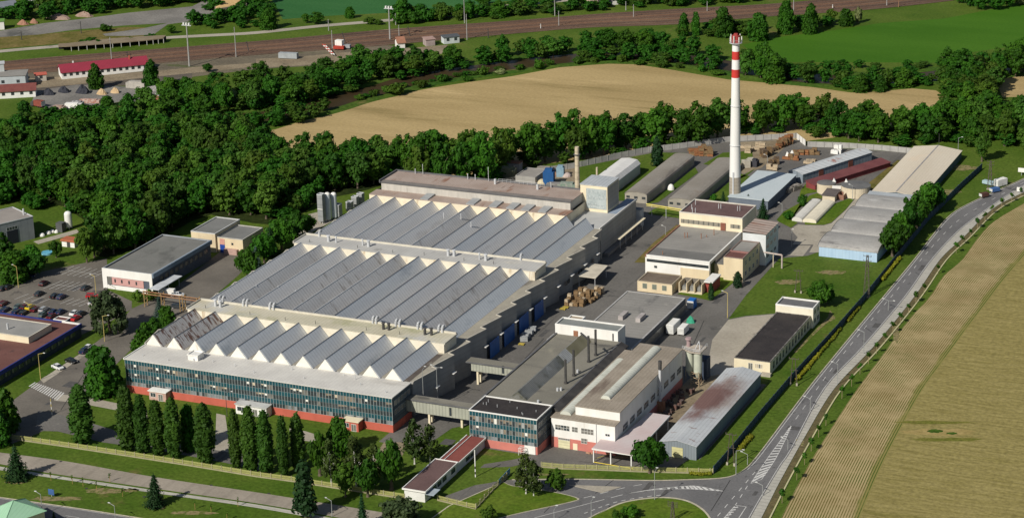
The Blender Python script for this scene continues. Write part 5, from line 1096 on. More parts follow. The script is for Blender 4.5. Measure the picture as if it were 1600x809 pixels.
MB().box(-174.5, -125.5, -59.5, 33.3, 3.85, 4.05).build('roof', MROOF, rrb)
pr_ = MB(); pr_.box(-125.35, -124.9, -60, 33.9, 3.2, 4.45); pr_.box(-175, -132, 33.35, 33.8, 3.3, 4.4); pr_.build('blue_fascia', M('blue_fascia', (.025, .035, .18), (.035, .05, .22), scale=.4), rrb)
MB().box(-132, -125.36, 33.4, 33.9, 3.5, 4.45).build('white_fascia', WHITE, rrb)
bx = MB(); bx.walls(-135.4, -131.2, 33.9, 36.9, 0, 4.1); bx.build('projecting_bay', M('blue_bay', (.03, .045, .2), scale=.4), rrb); MB().box(-135.5, -131.1, 33.9, 37.0, 4.1, 4.3).build('bay_roof', MROOF, rrb); MB().ring(-135.6, -131.0, 33.95, 37.1, .25, 4.3, 4.55).build('bay_rim', WHITE, rrb)
windows(rrb, win_mesh(2.6, 1.3, 3, 1, DMETAL, [GLASS2, GLASS, GLASS], 3), 'E', -125.2, [-30+3.4*k for k in range(18)], 1.6)
rp = MB(); rp.walls(-172, -130.9, 14.3, 26.4, 4.05, 6.0); rp.build('penthouse_wall', CREAM, rrb); MB().box(-172, -131.2, 14.6, 26.1, 5.8, 5.98).build('penthouse_roof', M('light_grey_felt', (.26, .255, .24), (.32, .31, .29), scale=.12, fine=(.08, 2)), rrb); MB().ring(-172.1, -130.8, 14.2, 26.5, .32, 6.0, 6.2).build('penthouse_rim', M('cream_rim', (.66, .61, .5), scale=.4), rrb)
MB().cyl(-141.3, 18.3, 6, 7.9, .3, n=10).build('flue', METAL, rrb)
# grey hall top left (turned)
p0 = Vector((-196.7, 111.2)); fdir = Vector((-.45, -.89)).normalized(); ang = math.atan2(-fdir.y, -fdir.x)
gh = thing('grey_hall', 'grey sheet clad hall with a large dark gate at the left border', 'hall', (p0.x, p0.y, 0), None, ang); local(gh)
MB().walls(-40, 0, 0, 15, 0, 8.0).build('wall', M('grey_cladding', (.24, .255, .275), (.28, .295, .31), scale=.4, lines=(0, 1.2, .9, .9)), gh)
MB().box(-40, -.2, .2, 14.8, 7.8, 8.0).build('roof', M('brown_grey_felt', (.27, .24, .215), (.32, .29, .26), scale=.12), gh); MB().ring(-40, .1, -.1, 15.1, .25, 8.0, 8.3).build('parapet', METAL, gh)
MB().box(-10.5, -6.3, -.12, -.02, 0, 5.0).build('gate', M('dark_gate', (.02, .025, .035), scale=.5), gh)
inst('window', win_mesh(4.2, 1.2, 4, 1, METAL, [GLASS], 3), gh, (-10.5, -.02, 5.1))
MB().cyl(-1.2, 4.5, 8, 10.2, .32, n=10).build('flue', METAL, gh); MB().cyl(-12, 12.5, 8, 9.8, .3, n=10).build('flue', METAL, gh)
tk = at(108, 357); tkh = height(108, 357, 329)
gt_ = thing('white_gas_tank', 'upright white gas tank on legs beside the wood', 'tank', (*tk, 0))
MB().cyl(*tk, .9, tkh-1.2, 1.35, n=20).dome(*tk, tkh-1.2, 1.35, 1.1, 20, 5).build('tank_body', WHITE, gt_)
for a in range(4): MB().tube((tk[0]+1.1*math.cos(a*1.57+.7), tk[1]+1.1*math.sin(a*1.57+.7), 0), (tk[0]+1.1*math.cos(a*1.57+.7), tk[1]+1.1*math.sin(a*1.57+.7), 1.3), .12, 5).build('leg', METAL, gt_)
x, y = at(96, 361); tag(MB().box(x-1.3, x+1.3, y-1.3, y+1.3, 0, 3.4).build('cooler_unit', M('dark_grey_unit', (.10, .105, .105), scale=.6), None, loc=(x, y, 0)), 'dark grey cooling unit beside the white gas tank', 'cooling unit')
for k, (px, py, lab) in enumerate(((66, 368, 'white bag lying nearest the grey hall in the tank yard'), (76, 364.5, 'white bag in the middle of the tank yard path'), (82, 362.5, 'round white bag next to the cooling unit'), (88.5, 363, 'small white drum in front of the cooling unit'))):
    x, y = at(px, py); tag(MB().dome(x, y, 0.03, 1.1-.1*k, 1.1, 10, 4).build('bulk_bag', WHITE, None, loc=(x, y, 0)), lab, 'bulk bag', 'white bags in the tank yard')
x, y = at(110, 384); gsh = thing('garden_shed', 'little white garden shed with orange tiled roof', 'garden shed', (x, y, 0))
MB().walls(x-2.6, x+2.6, y-1.2, y+1.6, 0, 2.1).build('wall', WHITE, gsh); MB().extrude_y([(x-3.1, 2.1), (x+3.1, 2.1), (x+2.6, 2.9), (x-2.6, 2.9)], y-1.6, y+2).build('roof', M('orange_tiles', (.46, .14, .07), (.38, .12, .06), scale=.8), gsh); MB().box(x-.5, x+.8, y-1.3, y-1.22, 0, 1.9).build('door', DMETAL, gsh)
x, y = at(74, 396); pool = thing('paddling_pool', 'round light blue garden pool', 'pool', (x, y, 0)); MB().cyl(x, y, 0.02, .7, 2.0, n=24).build('pool_wall', M('pool_blue', (.16, .42, .55), scale=.5), pool); MB().cyl(x, y, .705, .72, 1.9, n=24).build('pool_water', M('pool_water', (.15, .50, .68), scale=.5, rough=.2), pool)

# ------------------------------------------------------------------ 12 gatehouse and green roofed house
gth = thing('gatehouse', 'long white gatehouse with maroon flat roofs below the small office', 'gatehouse', (25, -38.2, 0))
GW = M('gatehouse_white', (.74, .73, .70), (.66, .65, .62), scale=.4, lines=(2, .5, .93, .92))
MB().walls(22.2, 28.1, -38.0, -18.6, 0, 2.85).build('wall', GW, gth); MB().box(21.9, 28.4, -38.3, -18.4, 2.85, 3.1).build('roof', PURP, gth); MB().ring(21.75, 28.55, -38.45, -18.3, .22, 2.85, 3.32).build('rim', WHITE, gth)
MB().walls(23.3, 28.0, -18.25, -.3, 0, 2.5).build('passage_wall', M('white_boards', (.60, .62, .66), (.52, .54, .58), scale=.4, lines=(1, .6, .85, .9)), gth); MB().box(22.8, 28.3, -18.25, -.22, 2.5, 2.7).build('passage_roof', M('red_felt', (.20, .055, .045), (.245, .075, .06), scale=.2), gth)
pg = MB(); pg.box(28.3, 28.5, -18.25, -.22, 2.45, 2.95); pg.box(22.55, 22.8, -18.25, -.22, 2.45, 2.95); pg.box(23.9, 24.05, -18.2, -.3, 2.71, 2.95); pg.build('passage_rim', WHITE, gth)
wg = win_mesh(2.4, 1.5, 3, 1, M('blue_frame', (.10, .17, .26), scale=.5), [GLASS], 3)
windows(gth, wg, 'E', 28.1, [-36.5, -33.5, -30.5, -27.4, -22], 1.0); windows(gth, wg, 'E', 28.0, [-12.5, -9.8], .7)
MB().box(28.15, 30.6, -37.9, -33.9, 2.2, 2.35).build('side_canopy', M('grey_blue_canopy', (.40, .46, .50), scale=.4), gth)
hx0, hy0 = -75.5, -96
grh = thing('green_roof_house', 'house with pale green hipped roof cut by the lower left border', 'house', (hx0, hy0, 0))
ap = at(20.6, 781, 8.2); rot_ = R(-24)
ec = [(ap[0]+r_*math.cos(rot_+a_), ap[1]+r_*math.sin(rot_+a_)) for r_, a_ in ((8.2, R(-50)), (8.2, R(50)), (8.2, R(130)), (8.2, R(230)))]
MB().prism([(ap[0]+(p[0]-ap[0])*.92, ap[1]+(p[1]-ap[1])*.92) for p in ec], 0, 5.0).build('wall', CREAM, grh)
gr = MB()
for i in range(4): gr.face([(*ec[i], 5.0), (*ec[(i+1) % 4], 5.0), (*ap, 8.2)])
gr.build('roof', M('mint_sheet', (.30, .52, .34), (.34, .56, .38), scale=.3, rough=.5, lines=(0, .8, .92, .9)), grh)
gw = MB()
for i in range(4): gw.tube((*ap, 8.22), (*ec[i], 5.03), .09, 6)
gw.build('ridge_cap', M('mint_ridge', (.26, .46, .30), scale=.4), grh)

# ------------------------------------------------------------------ 13 beyond the railway and its yards
def px_house(name, label, pts, h, roof_h, wall, roof, cat='house', ang_from=None, wins=0, depth=8.0, mono=False, wfac=1.0):
    """house whose front wall foot runs between two photo points"""
    a, b3 = Vector(at(*pts[0])), Vector(at(*pts[1])); d = b3-a; L = d.length; ang = math.atan2(d.y, d.x)
    t = thing(name, label, cat, (a.x, a.y, 0), None, ang); local(t)
    w3 = MB().walls(0, L, 0, depth, 0, h)
    if not mono:
        for x in (0, L): w3.face([(x, 0, h), (x, depth, h), (x, depth/2, h+roof_h-.05)])
    w3.build('wall', wall, t)
    if mono: MB().extrude_x([(-.3, h+.02), (depth+.3, h+roof_h), (depth+.3, h+roof_h+.2), (-.3, h+.22)], -.4, L+.4).build('roof', roof, t)
    else: MB().extrude_x([(-.5, h-.1), (depth/2, h+roof_h), (depth+.5, h-.1), (depth+.5, h+.12), (depth/2, h+roof_h+.22), (-.5, h+.12)], -.5, L+.5).build('roof', roof, t)
    if wins:
        wm = win_mesh(1.3, 1.3, 2, 1, DMETAL, [GLASS], 5)
        for k in range(wins): inst('window', wm, t, (L*(k+.5)/wins-.6, -.01, h*.45))
    return t
rst = px_house('station_shed', 'very long white shed with crimson metal roof beside the tracks', [(97, 124), (232, 110)], 3.0, 2.6, WHITE, M('crimson_sheet', (.30, .038, .062), (.26, .036, .056), scale=.2, rough=.5, lines=(0, 1.2, .92, .9)), 'shed', None, 14, 10)
MB().box(31, 31.6, 3.6, 4.2, 4.9, 6.8).build('chimney', REDP, rst); MB().box(6, 6.6, 6, 6.6, 4.9, 6.4).build('chimney', WHITE, rst)
u1 = px_house('grey_depot', 'pale grey depot block with a flat grey roof at the left border by the tracks', [(-30, 140), (41, 137)], 5.6, .3, M('depot_grey', (.46, .50, .51), (.40, .44, .45), scale=.4), GROOF, 'depot', None, 3, 9, True)
u2 = px_house('depot_tower', 'small white square tower standing behind the depot block', [(-4, 133), (9, 132)], 9.5, .2, M('depot_pale', (.55, .58, .57), scale=.4), METAL, 'tower', None, 2, 4, True)
px_house('brick_cabin', 'small pale cabin with red flat roof right of the grey depot', [(56, 127.5), (73, 126)], 2.8, .2, M('cabin_cream', (.58, .53, .45), scale=.4), REDP, 'cabin', None, 1, 4, True)
px_house('white_cottage', 'long white cottage with maroon tiled roof at the coal yard', [(-30, 156), (56, 151)], 3.0, 2.2, WHITE, M('maroon_tiles', (.16, .05, .045), (.2, .065, .055), scale=.4, lines=(0, .9, .85, .9)), 'cottage', None, 6, 8)
px_house('white_villa', 'white villa with balcony cut by the top border', [(37, 10), (69, 7.5)], 6.5, .3, WHITE, GROOF, 'house', None, 3, 9, True)
px_house('dark_bungalow', 'bungalow with slate grey roof among trees in the top left corner', [(0, 22), (28, 18)], 3.0, 2.2, M('bungalow_red', (.24, .10, .07), (.5, .42, .34), scale=.4), M('slate_tiles', (.20, .22, .25), scale=.4), 'house', None, 2, 8)
px_house('lorry_shed', 'small white and green shed at the left edge of the gravel yard', [(-8, 47), (7, 46)], 4, .3, WHITE, M('green_sheet', (.14, .30, .06), scale=.4), 'shed', None, 0, 5, True)
px_house('peach_house', 'pale peach house with gable beyond the tracks at the top border', [(921, 12.5), (946, 10.5)], 5.2, 3.4, M('peach_render', (.66, .52, .40), scale=.4), M('brown_tiles', (.22, .10, .07), scale=.4), 'house', None, 4, 9)
px_house('white_house', 'small white house half hidden behind the peach house', [(956, 8), (966, 7)], 4.5, 2.6, WHITE, M('brown_tiles', (.22, .10, .07)), 'house', None, 2, 8)
px_house('signal_hut', 'low white hut with dark flat roof beside the railway', [(694, 69), (718, 66.5)], 3.0, .3, M('pale_blue_paint', (.62, .66, .66), scale=.4), M('dark_hut_roof', (.10, .11, .12), scale=.4), 'hut', None, 2, 4.5, True)
px_house('pink_hut', 'small grey pink hut left of the white railway hut', [(666, 72.5), (680, 71)], 3.0, .3, M('grey_pink', (.42, .34, .32), scale=.4), M('rust_pink_roof', (.42, .28, .24), scale=.4), 'hut', None, 0, 5, True)
px_house('white_gable_hut', 'tiny white gabled hut between trees by the railway', [(622, 76), (633, 75)], 2.6, 2.2, WHITE, M('rust_tiles', (.34, .16, .10), scale=.4), 'hut', None, 0, 6)
px_house('tin_shed', 'pale tin shed half hidden by the wood at the coal yard', [(253, 161), (267, 157)], 2.6, 1.0, M('brick_red', (.32, .12, .08), scale=.5), M('pale_tin', (.58, .58, .56), scale=.4), 'shed', None, 0, 6)
lo1 = at(115, 85); 
wl = thing('loading_ramp', 'dark open concrete loading ramp roof on posts behind the tracks', 'ramp', (*at(180, 80), 0))
rpn = smooth_line(gp([(92, 80.5), (112, 80), (150, 77), (190, 74), (230, 70.5), (256, 67.5)]), 3); rpb = smooth_line(gp([(92, 77), (112, 75.5), (150, 71), (190, 67.5), (230, 65), (260, 63.5)]), 3)
m_ = MB()
for i in range(len(rpn)-1):
    m_.face([(*rpn[i], 2.6), (*rpn[i+1], 2.6), (*rpb[i+1], 2.75), (*rpb[i], 2.75)]); m_.face([(*rpn[i], 2.2), (*rpn[i+1], 2.2), (*rpn[i+1], 2.6), (*rpn[i], 2.6)]); m_.face([(*rpn[i], 2.2), (*rpn[i+1], 2.2), (*rpb[i+1], 2.2), (*rpb[i], 2.2)])
m_.build('deck', M('mossy_concrete', (.20, .155, .10), (.26, .21, .14), scale=.2), wl)
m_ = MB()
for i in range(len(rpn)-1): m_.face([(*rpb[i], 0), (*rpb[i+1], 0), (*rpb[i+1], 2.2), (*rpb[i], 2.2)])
m_.build('back_wall', M('ramp_black', (.02, .02, .022), scale=.4), wl)  # back wall under the deck, one even near-black tone
for i in range(3, len(rpn), 1):
    x, y = rpn[i]; MB().box(x-.15, x+.15, y-.15, y+.15, 0, 2.2).build('post', GREYC, wl)
bkr = thing('timber_bunker', 'pale timber bunker filled with orange wood chips near the top border', 'bunker', (*at(360, 24), 0))
q = [at(*p) for p in ((336, 22), (386, 13), (384, -4), (336, 2))]
m_ = MB(); m_.prism(q, 0, 2.4); m_.build('bunker_wall', M('grey_timber', (.33, .28, .22), (.26, .22, .17), scale=.4, lines=(0, 1.5, .7, .8)), bkr)
m_ = MB(); c = Vector(q[0]).lerp(Vector(q[2]), .5)
for i in range(4):
    a, b3 = Vector(q[i]).lerp(c, .06), Vector(q[(i+1) % 4]).lerp(c, .06); m_.face([(a.x, a.y, 2.45), (b3.x, b3.y, 2.45), (c.x, c.y, 5.0)])
m_.build('wood_chips', M('orange_chips', (.62, .42, .20), (.52, .34, .15), scale=.8), bkr)
x, y = at(338, 11); tk_ = thing('yellow_container', 'white and yellow container at the end of the wood chip bunker', 'container', (x, y, 0)); MB().box(x-2.5, x+2.5, y-1.5, y+1.5, 0, 2.4).build('container_body', M('bright_yellow', (.72, .50, .02), scale=.5), tk_); MB().box(x-2.4, x+2.4, y-1.4, y+1.4, 2.4, 4.2).build('white_load', WHITE, tk_)
x, y = at(352, 6); blk = M('block_stack', (.36, .33, .29), (.28, .25, .22), scale=.6)
def heap(name, label, px, py, wpx, h, mat, seed, group=None, n=16, fl=.55):
    x, y = at(px, py); r2 = random.Random(seed); r = (Vector(at(px+wpx/2, py))-Vector((x, y))).length; m = MB(); rings = [(1, 0), (.75, .42), (.45, .75), (.15, 1.0)]; P = []
    for f, z in rings: P.append([(x+r*f*math.cos(2*math.pi*k/n)*(.85+.3*r2.random()), y+r*fl*f*math.sin(2*math.pi*k/n)*(.85+.3*r2.random()), z*h*(.85+.3*r2.random())) for k in range(n)])
    for i in range(3):
        for k in range(n): j = (k+1) % n; m.face([P[i][k], P[i][j], P[i+1][j], P[i+1][k]])
    m.face(P[3]); o = m.build(name, mat, None, loc=(x, y, 0)); return tag(o, label, 'heap', group)
COALM = M('coal', (.018, .02, .028), (.04, .043, .055), scale=.9); SANDM = M('sand', (.52, .38, .22), (.44, .31, .17), scale=.5)
for px, py, wp, h, lab in ((76, 147, 24, 2.6, 'broad coal heap nearest the white cottage'), (100, 143.5, 22, 2.6, 'coal heap in the middle of the coal yard'), (130, 145, 26, 3.4, 'tallest coal heap beside the yellow sand')): heap('coal_heap', lab, px, py, wp, h, COALM, int(px), 'coal heaps', fl=.6)
for px, py, wp, h, lab in ((159, 147, 18, 2.4, 'pale yellow sand heap right of the coal'), (180, 144.5, 18, 2.2, 'orange sand heap at the right of the coal yard')): heap('sand_heap', lab, px, py, wp, h, SANDM, int(px), 'sand heaps', fl=.6)
for px, py, wp, lab, m in ((92, 28.5, 40, 'long heap of reddish rubble in the gravel yard', M('red_rubble', (.26, .17, .13), (.33, .24, .19), scale=.4)), (132, 25, 30, 'reddish brown rubble heap furthest along the gravel yard', M('red_rubble', (.26, .17, .13))), (36, 38, 20, 'brick coloured rubble heap by the trees', M('brick_red_rubble', (.34, .17, .11), (.28, .15, .1), scale=.4)), (53, 36, 14, 'small brick coloured rubble heap', M('brick_red_rubble', (.34, .17, .11)))): heap('rubble_heap', lab, px, py, wp, 2.2, m, int(px), 'rubble heaps')
# ------------------------------------------------------------------ fences
def resample(line, step):
    out = [tuple(line[0])]; acc = 0.0; p = Vector(line[0])
    for q in line[1:]:
        q = Vector(q)
        while (q-p).length+acc >= step:
            t = (q-p).normalized(); p = p+t*(step-acc); out.append((p.x, p.y)); acc = 0.0
        acc += (q-p).length; p = q
    if math.dist(out[-1], line[-1]) > .4: out.append(tuple(line[-1]))
    return out
YEL = M('yellow_pickets', (.46, .45, .17), (.40, .39, .14), scale=.8); YELP = M('pale_base_wall', (.36, .33, .20), (.29, .26, .16), scale=.6)
def picket_fence(label, px, h=1.55, base=.35, step=3.0):
    line_ = gp(px); t = thing('picket_fence', label, 'fence', (*line_[0], 0)); pts = resample(line_, step)
    m = MB()
    for i in range(len(pts)-1):
        a, b2 = Vector(pts[i]), Vector(pts[i+1]); L = (b2-a).length; n = max(int(L/.30), 1)
        for k in range(n):
            p = a.lerp(b2, (k+.5)/n); d = (b2-a).normalized()*.08; nn = Vector((-d.y, d.x))*.4
            m.face([(p.x-d.x, p.y-d.y, base+.08), (p.x+d.x, p.y+d.y, base+.08), (p.x+d.x, p.y+d.y, h), (p.x-d.x, p.y-d.y, h)])
        for z in (base+.25, h-.25): m.tube((a.x, a.y, z), (b2.x, b2.y, z), .05, 4)
    m.build('pickets', YEL, t)
    bm_ = MB(); bl_ = offset(line_, .1); br2 = offset(line_, -.1); band('', bl_, br2, 0.0, None, base, False, bm_); bm_.build('base_wall', YELP, t)
    pm = MB().box(-.12, .12, -.12, .12, 0, h+.1).mesh('post', YELP)
    for p in pts[:100]: inst('post', pm, t, (p[0], p[1], 0))
    return t
picket_fence('long yellow picket fence between the poplars and the concrete street', [(-40, 680), (0, 684), (30, 687), (100, 697), (200, 712), (300, 727.5), (400, 744), (460, 752), (550, 766), (634, 779)])
picket_fence('short yellow picket fence from the gatehouse to the blue gate', [(684, 781), (715, 788.5), (743, 795.5), (768, 768), (792, 746)])
picket_fence('yellow picket fence in front of the white factory yard', [(846, 729), (880, 732), (940, 734), (1000, 736.5), (1060, 738), (1114, 739.5)])
bgp = gp([(780, 757), (797, 739)]); bg_ = thing('sliding_gate', 'blue sheet gate leaf at the end of the yellow fence', 'gate', (*bgp[0], 0))
a, b2 = Vector(bgp[0]), Vector(bgp[1]); d = (b2-a).normalized()*.05
MB().prism([(a.x+d.y, a.y-d.x), (b2.x+d.y, b2.y-d.x), (b2.x-d.y, b2.y+d.x), (a.x-d.y, a.y+d.x)], .1, 1.7).build('gate_leaf', M('sky_blue_gate', (.12, .26, .42), scale=.6, lines=(1, .5, .7, .7)), bg_)
NAVY = M('navy_panels', (.030, .055, .085), (.045, .075, .11), scale=.4); GREYF = M('pale_concrete_panels', (.42, .41, .38), (.33, .32, .30), scale=.4, stain=((.22, .21, .2), .4, .6, .72, (1, 1, .3)))
def panel_fence(label, line_, h, mat, postm, step=4.0, th=.08):
    t = thing('panel_fence', label, 'fence', (*line_[0], 0)); pts = resample(line_, step); m = MB()
    for i in range(len(pts)-1):
        a, b2 = Vector(pts[i]), Vector(pts[i+1]); d = (b2-a).normalized(); n_ = Vector((-d.y, d.x))*th/2; a = a+d*.1; b2 = b2-d*.1
        m.prism([((a-n_).x, (a-n_).y), ((b2-n_).x, (b2-n_).y), ((b2+n_).x, (b2+n_).y), ((a+n_).x, (a+n_).y)], .02, h)
    m.build('panels', mat, t); pm = MB().box(-.12, .12, -.12, .12, 0, h+.12).mesh('post', postm)
    for p in pts[:100]: inst('post', pm, t, (p[0], p[1], 0))
panel_fence('dark blue panel fence along the grass verge of the east road', gp([(1115, 739), (1145, 705), (1190, 649), (1240, 591), (1300, 526), (1352, 467), (1395, 413), (1450, 345), (1500, 295), (1534, 264)]), 2.2, NAVY, NAVY, 3.5)
panel_fence('pale concrete panel fence from the wood to its corner by the timber yard', gp([(862, 268), (900, 262), (960, 248), (1010, 238), (1060, 232), (1140, 221), (1200, 218), (1244, 216)]), 2.2, GREYF, M('grey_posts', (.3, .29, .27)), 3.2)
panel_fence('pale concrete panel fence from the corner to the cream sheet hall', gp([(1262, 229), (1320, 231), (1380, 235), (1424, 239.5)]), 2.2, GREYF, M('grey_posts', (.3, .29, .27)), 3.2)
panel_fence('short white panel at the corner of the concrete fence', gp([(1245, 217), (1259, 228)]), 2.4, WHITE, M('grey_posts', (.3, .29, .27)), 3.4)
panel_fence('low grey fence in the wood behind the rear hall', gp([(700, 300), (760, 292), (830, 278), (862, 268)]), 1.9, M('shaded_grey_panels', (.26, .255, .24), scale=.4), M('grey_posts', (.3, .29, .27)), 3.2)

# ------------------------------------------------------------------ lamps, masts, pylons
LAMPM = M('lamp_steel', (.33, .34, .33), (.27, .28, .27), scale=.6); YPOLE = M('yellow_pole', (.58, .46, .16), (.5, .4, .14), scale=.6); LHEAD = M('lamp_head', (.72, .72, .68), scale=.6, rough=.4)
def lamp(px, base_y, top_y, label, arm=(-1, .2), mat=LAMPM, L=1.9, double=False, group='street lamps'):
    x, y = at(px, base_y); h = max(height(px, base_y, top_y), 3.0); t = thing('street_lamp', label, 'street lamp', (x, y, 0), group)
    a = Vector(arm).normalized()
    m = MB().tube((x, y, 0), (x, y, h), .11, 7, 0, .07); m.build('pole', mat, t)
    for s in ((1, -1) if double else (1,)):
        e = (x+a.x*L*s, y+a.y*L*s, h+.35); MB().tube((x, y, h-.05), e, .07, 5).build('arm', mat, t)
        MB().box(e[0]-.32, e[0]+.32, e[1]-.16, e[1]+.16, h+.3, h+.44).build('lamp_head', LHEAD, t)
W_, E_ = (-1, .25), (1, .25)
for i, (px, b, tp, lab, arm, mat) in enumerate([
    (1388, 484, 469, 'street lamp on the road footpath nearest the lattice pylon', W_, LAMPM), (1349.5, 552, 518, 'street lamp on the road footpath between the pylon and the crop rows', W_, LAMPM), (1308.5, 600, 568, 'street lamp on the road footpath near the start of the hatched lane', W_, LAMPM),
    (1266, 641, 622, 'street lamp on the footpath beside the upper end of the hatched lane', W_, LAMPM), (1231, 702, 688, 'street lamp on the footpath half way along the hatched lane', W_, LAMPM), (1191.5, 774, 757, 'street lamp on the footpath at the junction mouth', W_, LAMPM),
    (1023, 780, 736, 'tall street lamp at the top edge of the oval traffic island', (0, 1), LAMPM), (924, 808, 782, 'street lamp beside the traffic island at the lower border', (0, 1), LAMPM), (866, 812, 796, 'street lamp on the branch road cut by the lower border', (0, 1), LAMPM),
    (1150, 741, 703, 'yellowish lamp post at the corner of the navy fence and the road', E_, LAMPM), (1168, 725, 712, 'short lamp post on the verge near the navy fence end', W_, LAMPM),
    (163.6, 533, 493, 'yellow street lamp beside the willow at the red roofed hall', E_, YPOLE), (63.5, 592, 552, 'yellow street lamp in front of the dark side of the red roofed hall', E_, YPOLE), (29, 449, 416, 'yellow street lamp on the dry grass corner of the car park', W_, YPOLE),
    (150.5, 462, 431, 'yellow lamp post next to the red pickup', W_, YPOLE), (229, 382, 357, 'yellow lamp post standing between the wood and the canteen roof', W_, YPOLE), (46, 488, 476, 'short yellow lamp post among the parked cars', W_, YPOLE),
    (66.5, 803, 771, 'street lamp on the main road beside the mint roof', W_, LAMPM), (181, 816, 789, 'street lamp on the main road near the second spruce', W_, LAMPM), (519, 806, 781, 'lamp post beside the concrete street at the dark pine', W_, LAMPM), (355, 650, 612, 'dark lamp post on the lawn before the office front', E_, DMETAL),
    (1136.7, 496, 457, 'yellowish street lamp where the tarmac meets the central lawn', W_, YPOLE), (1237, 385, 361, 'lamp post in the concrete apron by the striped roof block', (0, 1), LAMPM), (1222, 331, 319, 'lamp post beside the pale blue roofed shed', W_, LAMPM), (1332, 312, 290, 'thin lamp post in front of the larger round tank', W_, LAMPM),
    (662.5, 645, 577, 'lamp with round head in the street behind the covered footbridge', (0, 1), LAMPM), (684, 632, 573, 'tall lamp with side arms beside the sawtooth hall wall', W_, LAMPM), (1040, 367, 359, 'lamp with long arm beside the grey felt roof', W_, LAMPM), (1497, 235, 215, 'curved street lamp behind the cream sheet hall', E_, LAMPM), (1467, 228, 209, 'plain dark lamp pole behind the cream sheet hall', W_, DMETAL),
    (1004, 305, 295, 'white lamp on the front gable of the dark curved shed', W_, LAMPM), (1199, 262, 243, 'thin lamp pole in the timber yard', W_, LAMPM)]):
    lamp(px, b, tp, lab, arm, mat, 1.9 if b > 400 else 1.4, double=(px == 1388 or px == 684), group='street lamps')
sp_ = at(81.4, 647); h = height(81.4, 647, 622); st_ = thing('striped_post', 'pale striped post beside the zebra crossing', 'post', (*sp_, 0)); m = MB()
for k in range(6): m.cyl(sp_[0], sp_[1], h*k/6, h*(k+1)/6, .12, n=8, m=k % 2)
m.build('pole', [WHITE, YPOLE], st_)
sp_ = at(743, 744); h = height(743, 744, 702); st_ = thing('barrier_post', 'white and yellow striped pole on the lawn beside the gatehouse', 'post', (*sp_, 0)); m = MB()
for k in range(10): m.cyl(sp_[0], sp_[1], h*k/10, h*(k+1)/10, .16, n=8, m=(k % 2 if k < 4 else 0))
m.build('pole', [WHITE, DMETAL], st_)
CONP = M('mast_concrete', (.36, .355, .335), (.30, .29, .275), scale=.6)
def mast(px, b, tp, label, mat=CONP, r=.19, lean=0.0, head=False, name='railway_mast', group='masts along the railway'):
    x, y = at(px, b); h = height(px, b, tp); t = thing(name, label, 'mast', (x, y, 0), group)
    MB().tube((x, y, 0), (x-lean, y, h), r*1.3, 7, 0, r*.8).build('pole', mat, t)
    if head:
        for k in (-1.4, 0, 1.4): MB().box(x+k-.35-lean, x+k+.35-lean, y-.4, y+.4, h-.3, h+.8).build('floodlight', LHEAD, t)
        MB().box(x-2.4-lean, x+2.4-lean, y-.3, y+.3, h-.6, h-.3).build('bracket', METAL, t)
    else: MB().tube((x-lean, y, h*.86), (x-lean+.6, y-2.6, h*.93), .07, 4).build('bracket', mat, t)
for px, b, tp, lab, kw in [
    (296, 103.5, 38, 'tall floodlight mast beside the tracks above the woodland', dict(head=True, r=.32)), (609.5, 62, 12, 'tall floodlight mast behind the riverside trees', dict(head=True, r=.32)),
    (174.5, 93, 58, 'pale railway mast behind the crimson roofed shed', {}), (369, 89, 42, 'yellow footed railway mast near the coal bridge', {}), (199, 88, 80, 'short dark signal beside the crimson roof', dict(mat=DMETAL)), (389, 81, 64, 'leaning dark railway mast right of the yellow footed mast', dict(mat=DMETAL, lean=1.0)),
    (127, 52, 33, 'dark pole on the weedy strip by the gravel yard', dict(mat=DMETAL)), (34, 62, 48, 'dark pole at the left of the weedy strip', dict(mat=DMETAL)), (519.5, 76, 47, 'pale railway mast beside the red crane wagon', {}), (513.7, 48, 30, 'pale mast beside the far country road', {}), (540, 68, 50, 'leaning dark mast among the tracks', dict(mat=DMETAL, lean=1.6)),
    (623.7, 57, 39, 'pale railway mast right of the floodlight mast', {}), (618.5, 39, 21, 'mast at the far side of the tracks near the dark hedge', {}), (641, 57, 41, 'leaning dark railway mast by the white gabled hut', dict(mat=DMETAL, lean=1.0)), (726, 36, -2, 'tall pale mast touching the top border beside the crop field', {}), (729.8, 62, 22, 'pale railway mast next to the white hut', {}), (763, 59, 44, 'dark mast on a small gantry near the right of the white hut', dict(mat=DMETAL)),
    (867, 25, -4, 'pale mast touching the top border left of the peach house', {}), (873.3, 41, 17, 'pale railway mast below the country road bend', {}), (990, 27, 7, 'pale railway mast right of the peach house', {}), (978, 16, 2, 'far mast close behind the peach house', {}), (1105, 18, 2, 'far railway mast above the dark poplar trees', {}), (1240, 17, -4, 'railway mast between two crowns at the top border', {}), (1385.5, 9.5, -8, 'white railway mast above the green meadow', {}), (1404, 11, -6, 'brown railway mast above the green meadow', dict(mat=M('rust_mast', (.3, .17, .1)))), (1301, 13, 7, 'short white signal above the green meadow', dict(mat=WHITE)), (845, 45, 37, 'short white signal post beside the tracks', dict(mat=WHITE, r=.15))]:
    mast(px, b, tp, lab, **kw)
STEEL = M('pylon_steel', (.085, .075, .06), (.13, .11, .085), scale=.8)
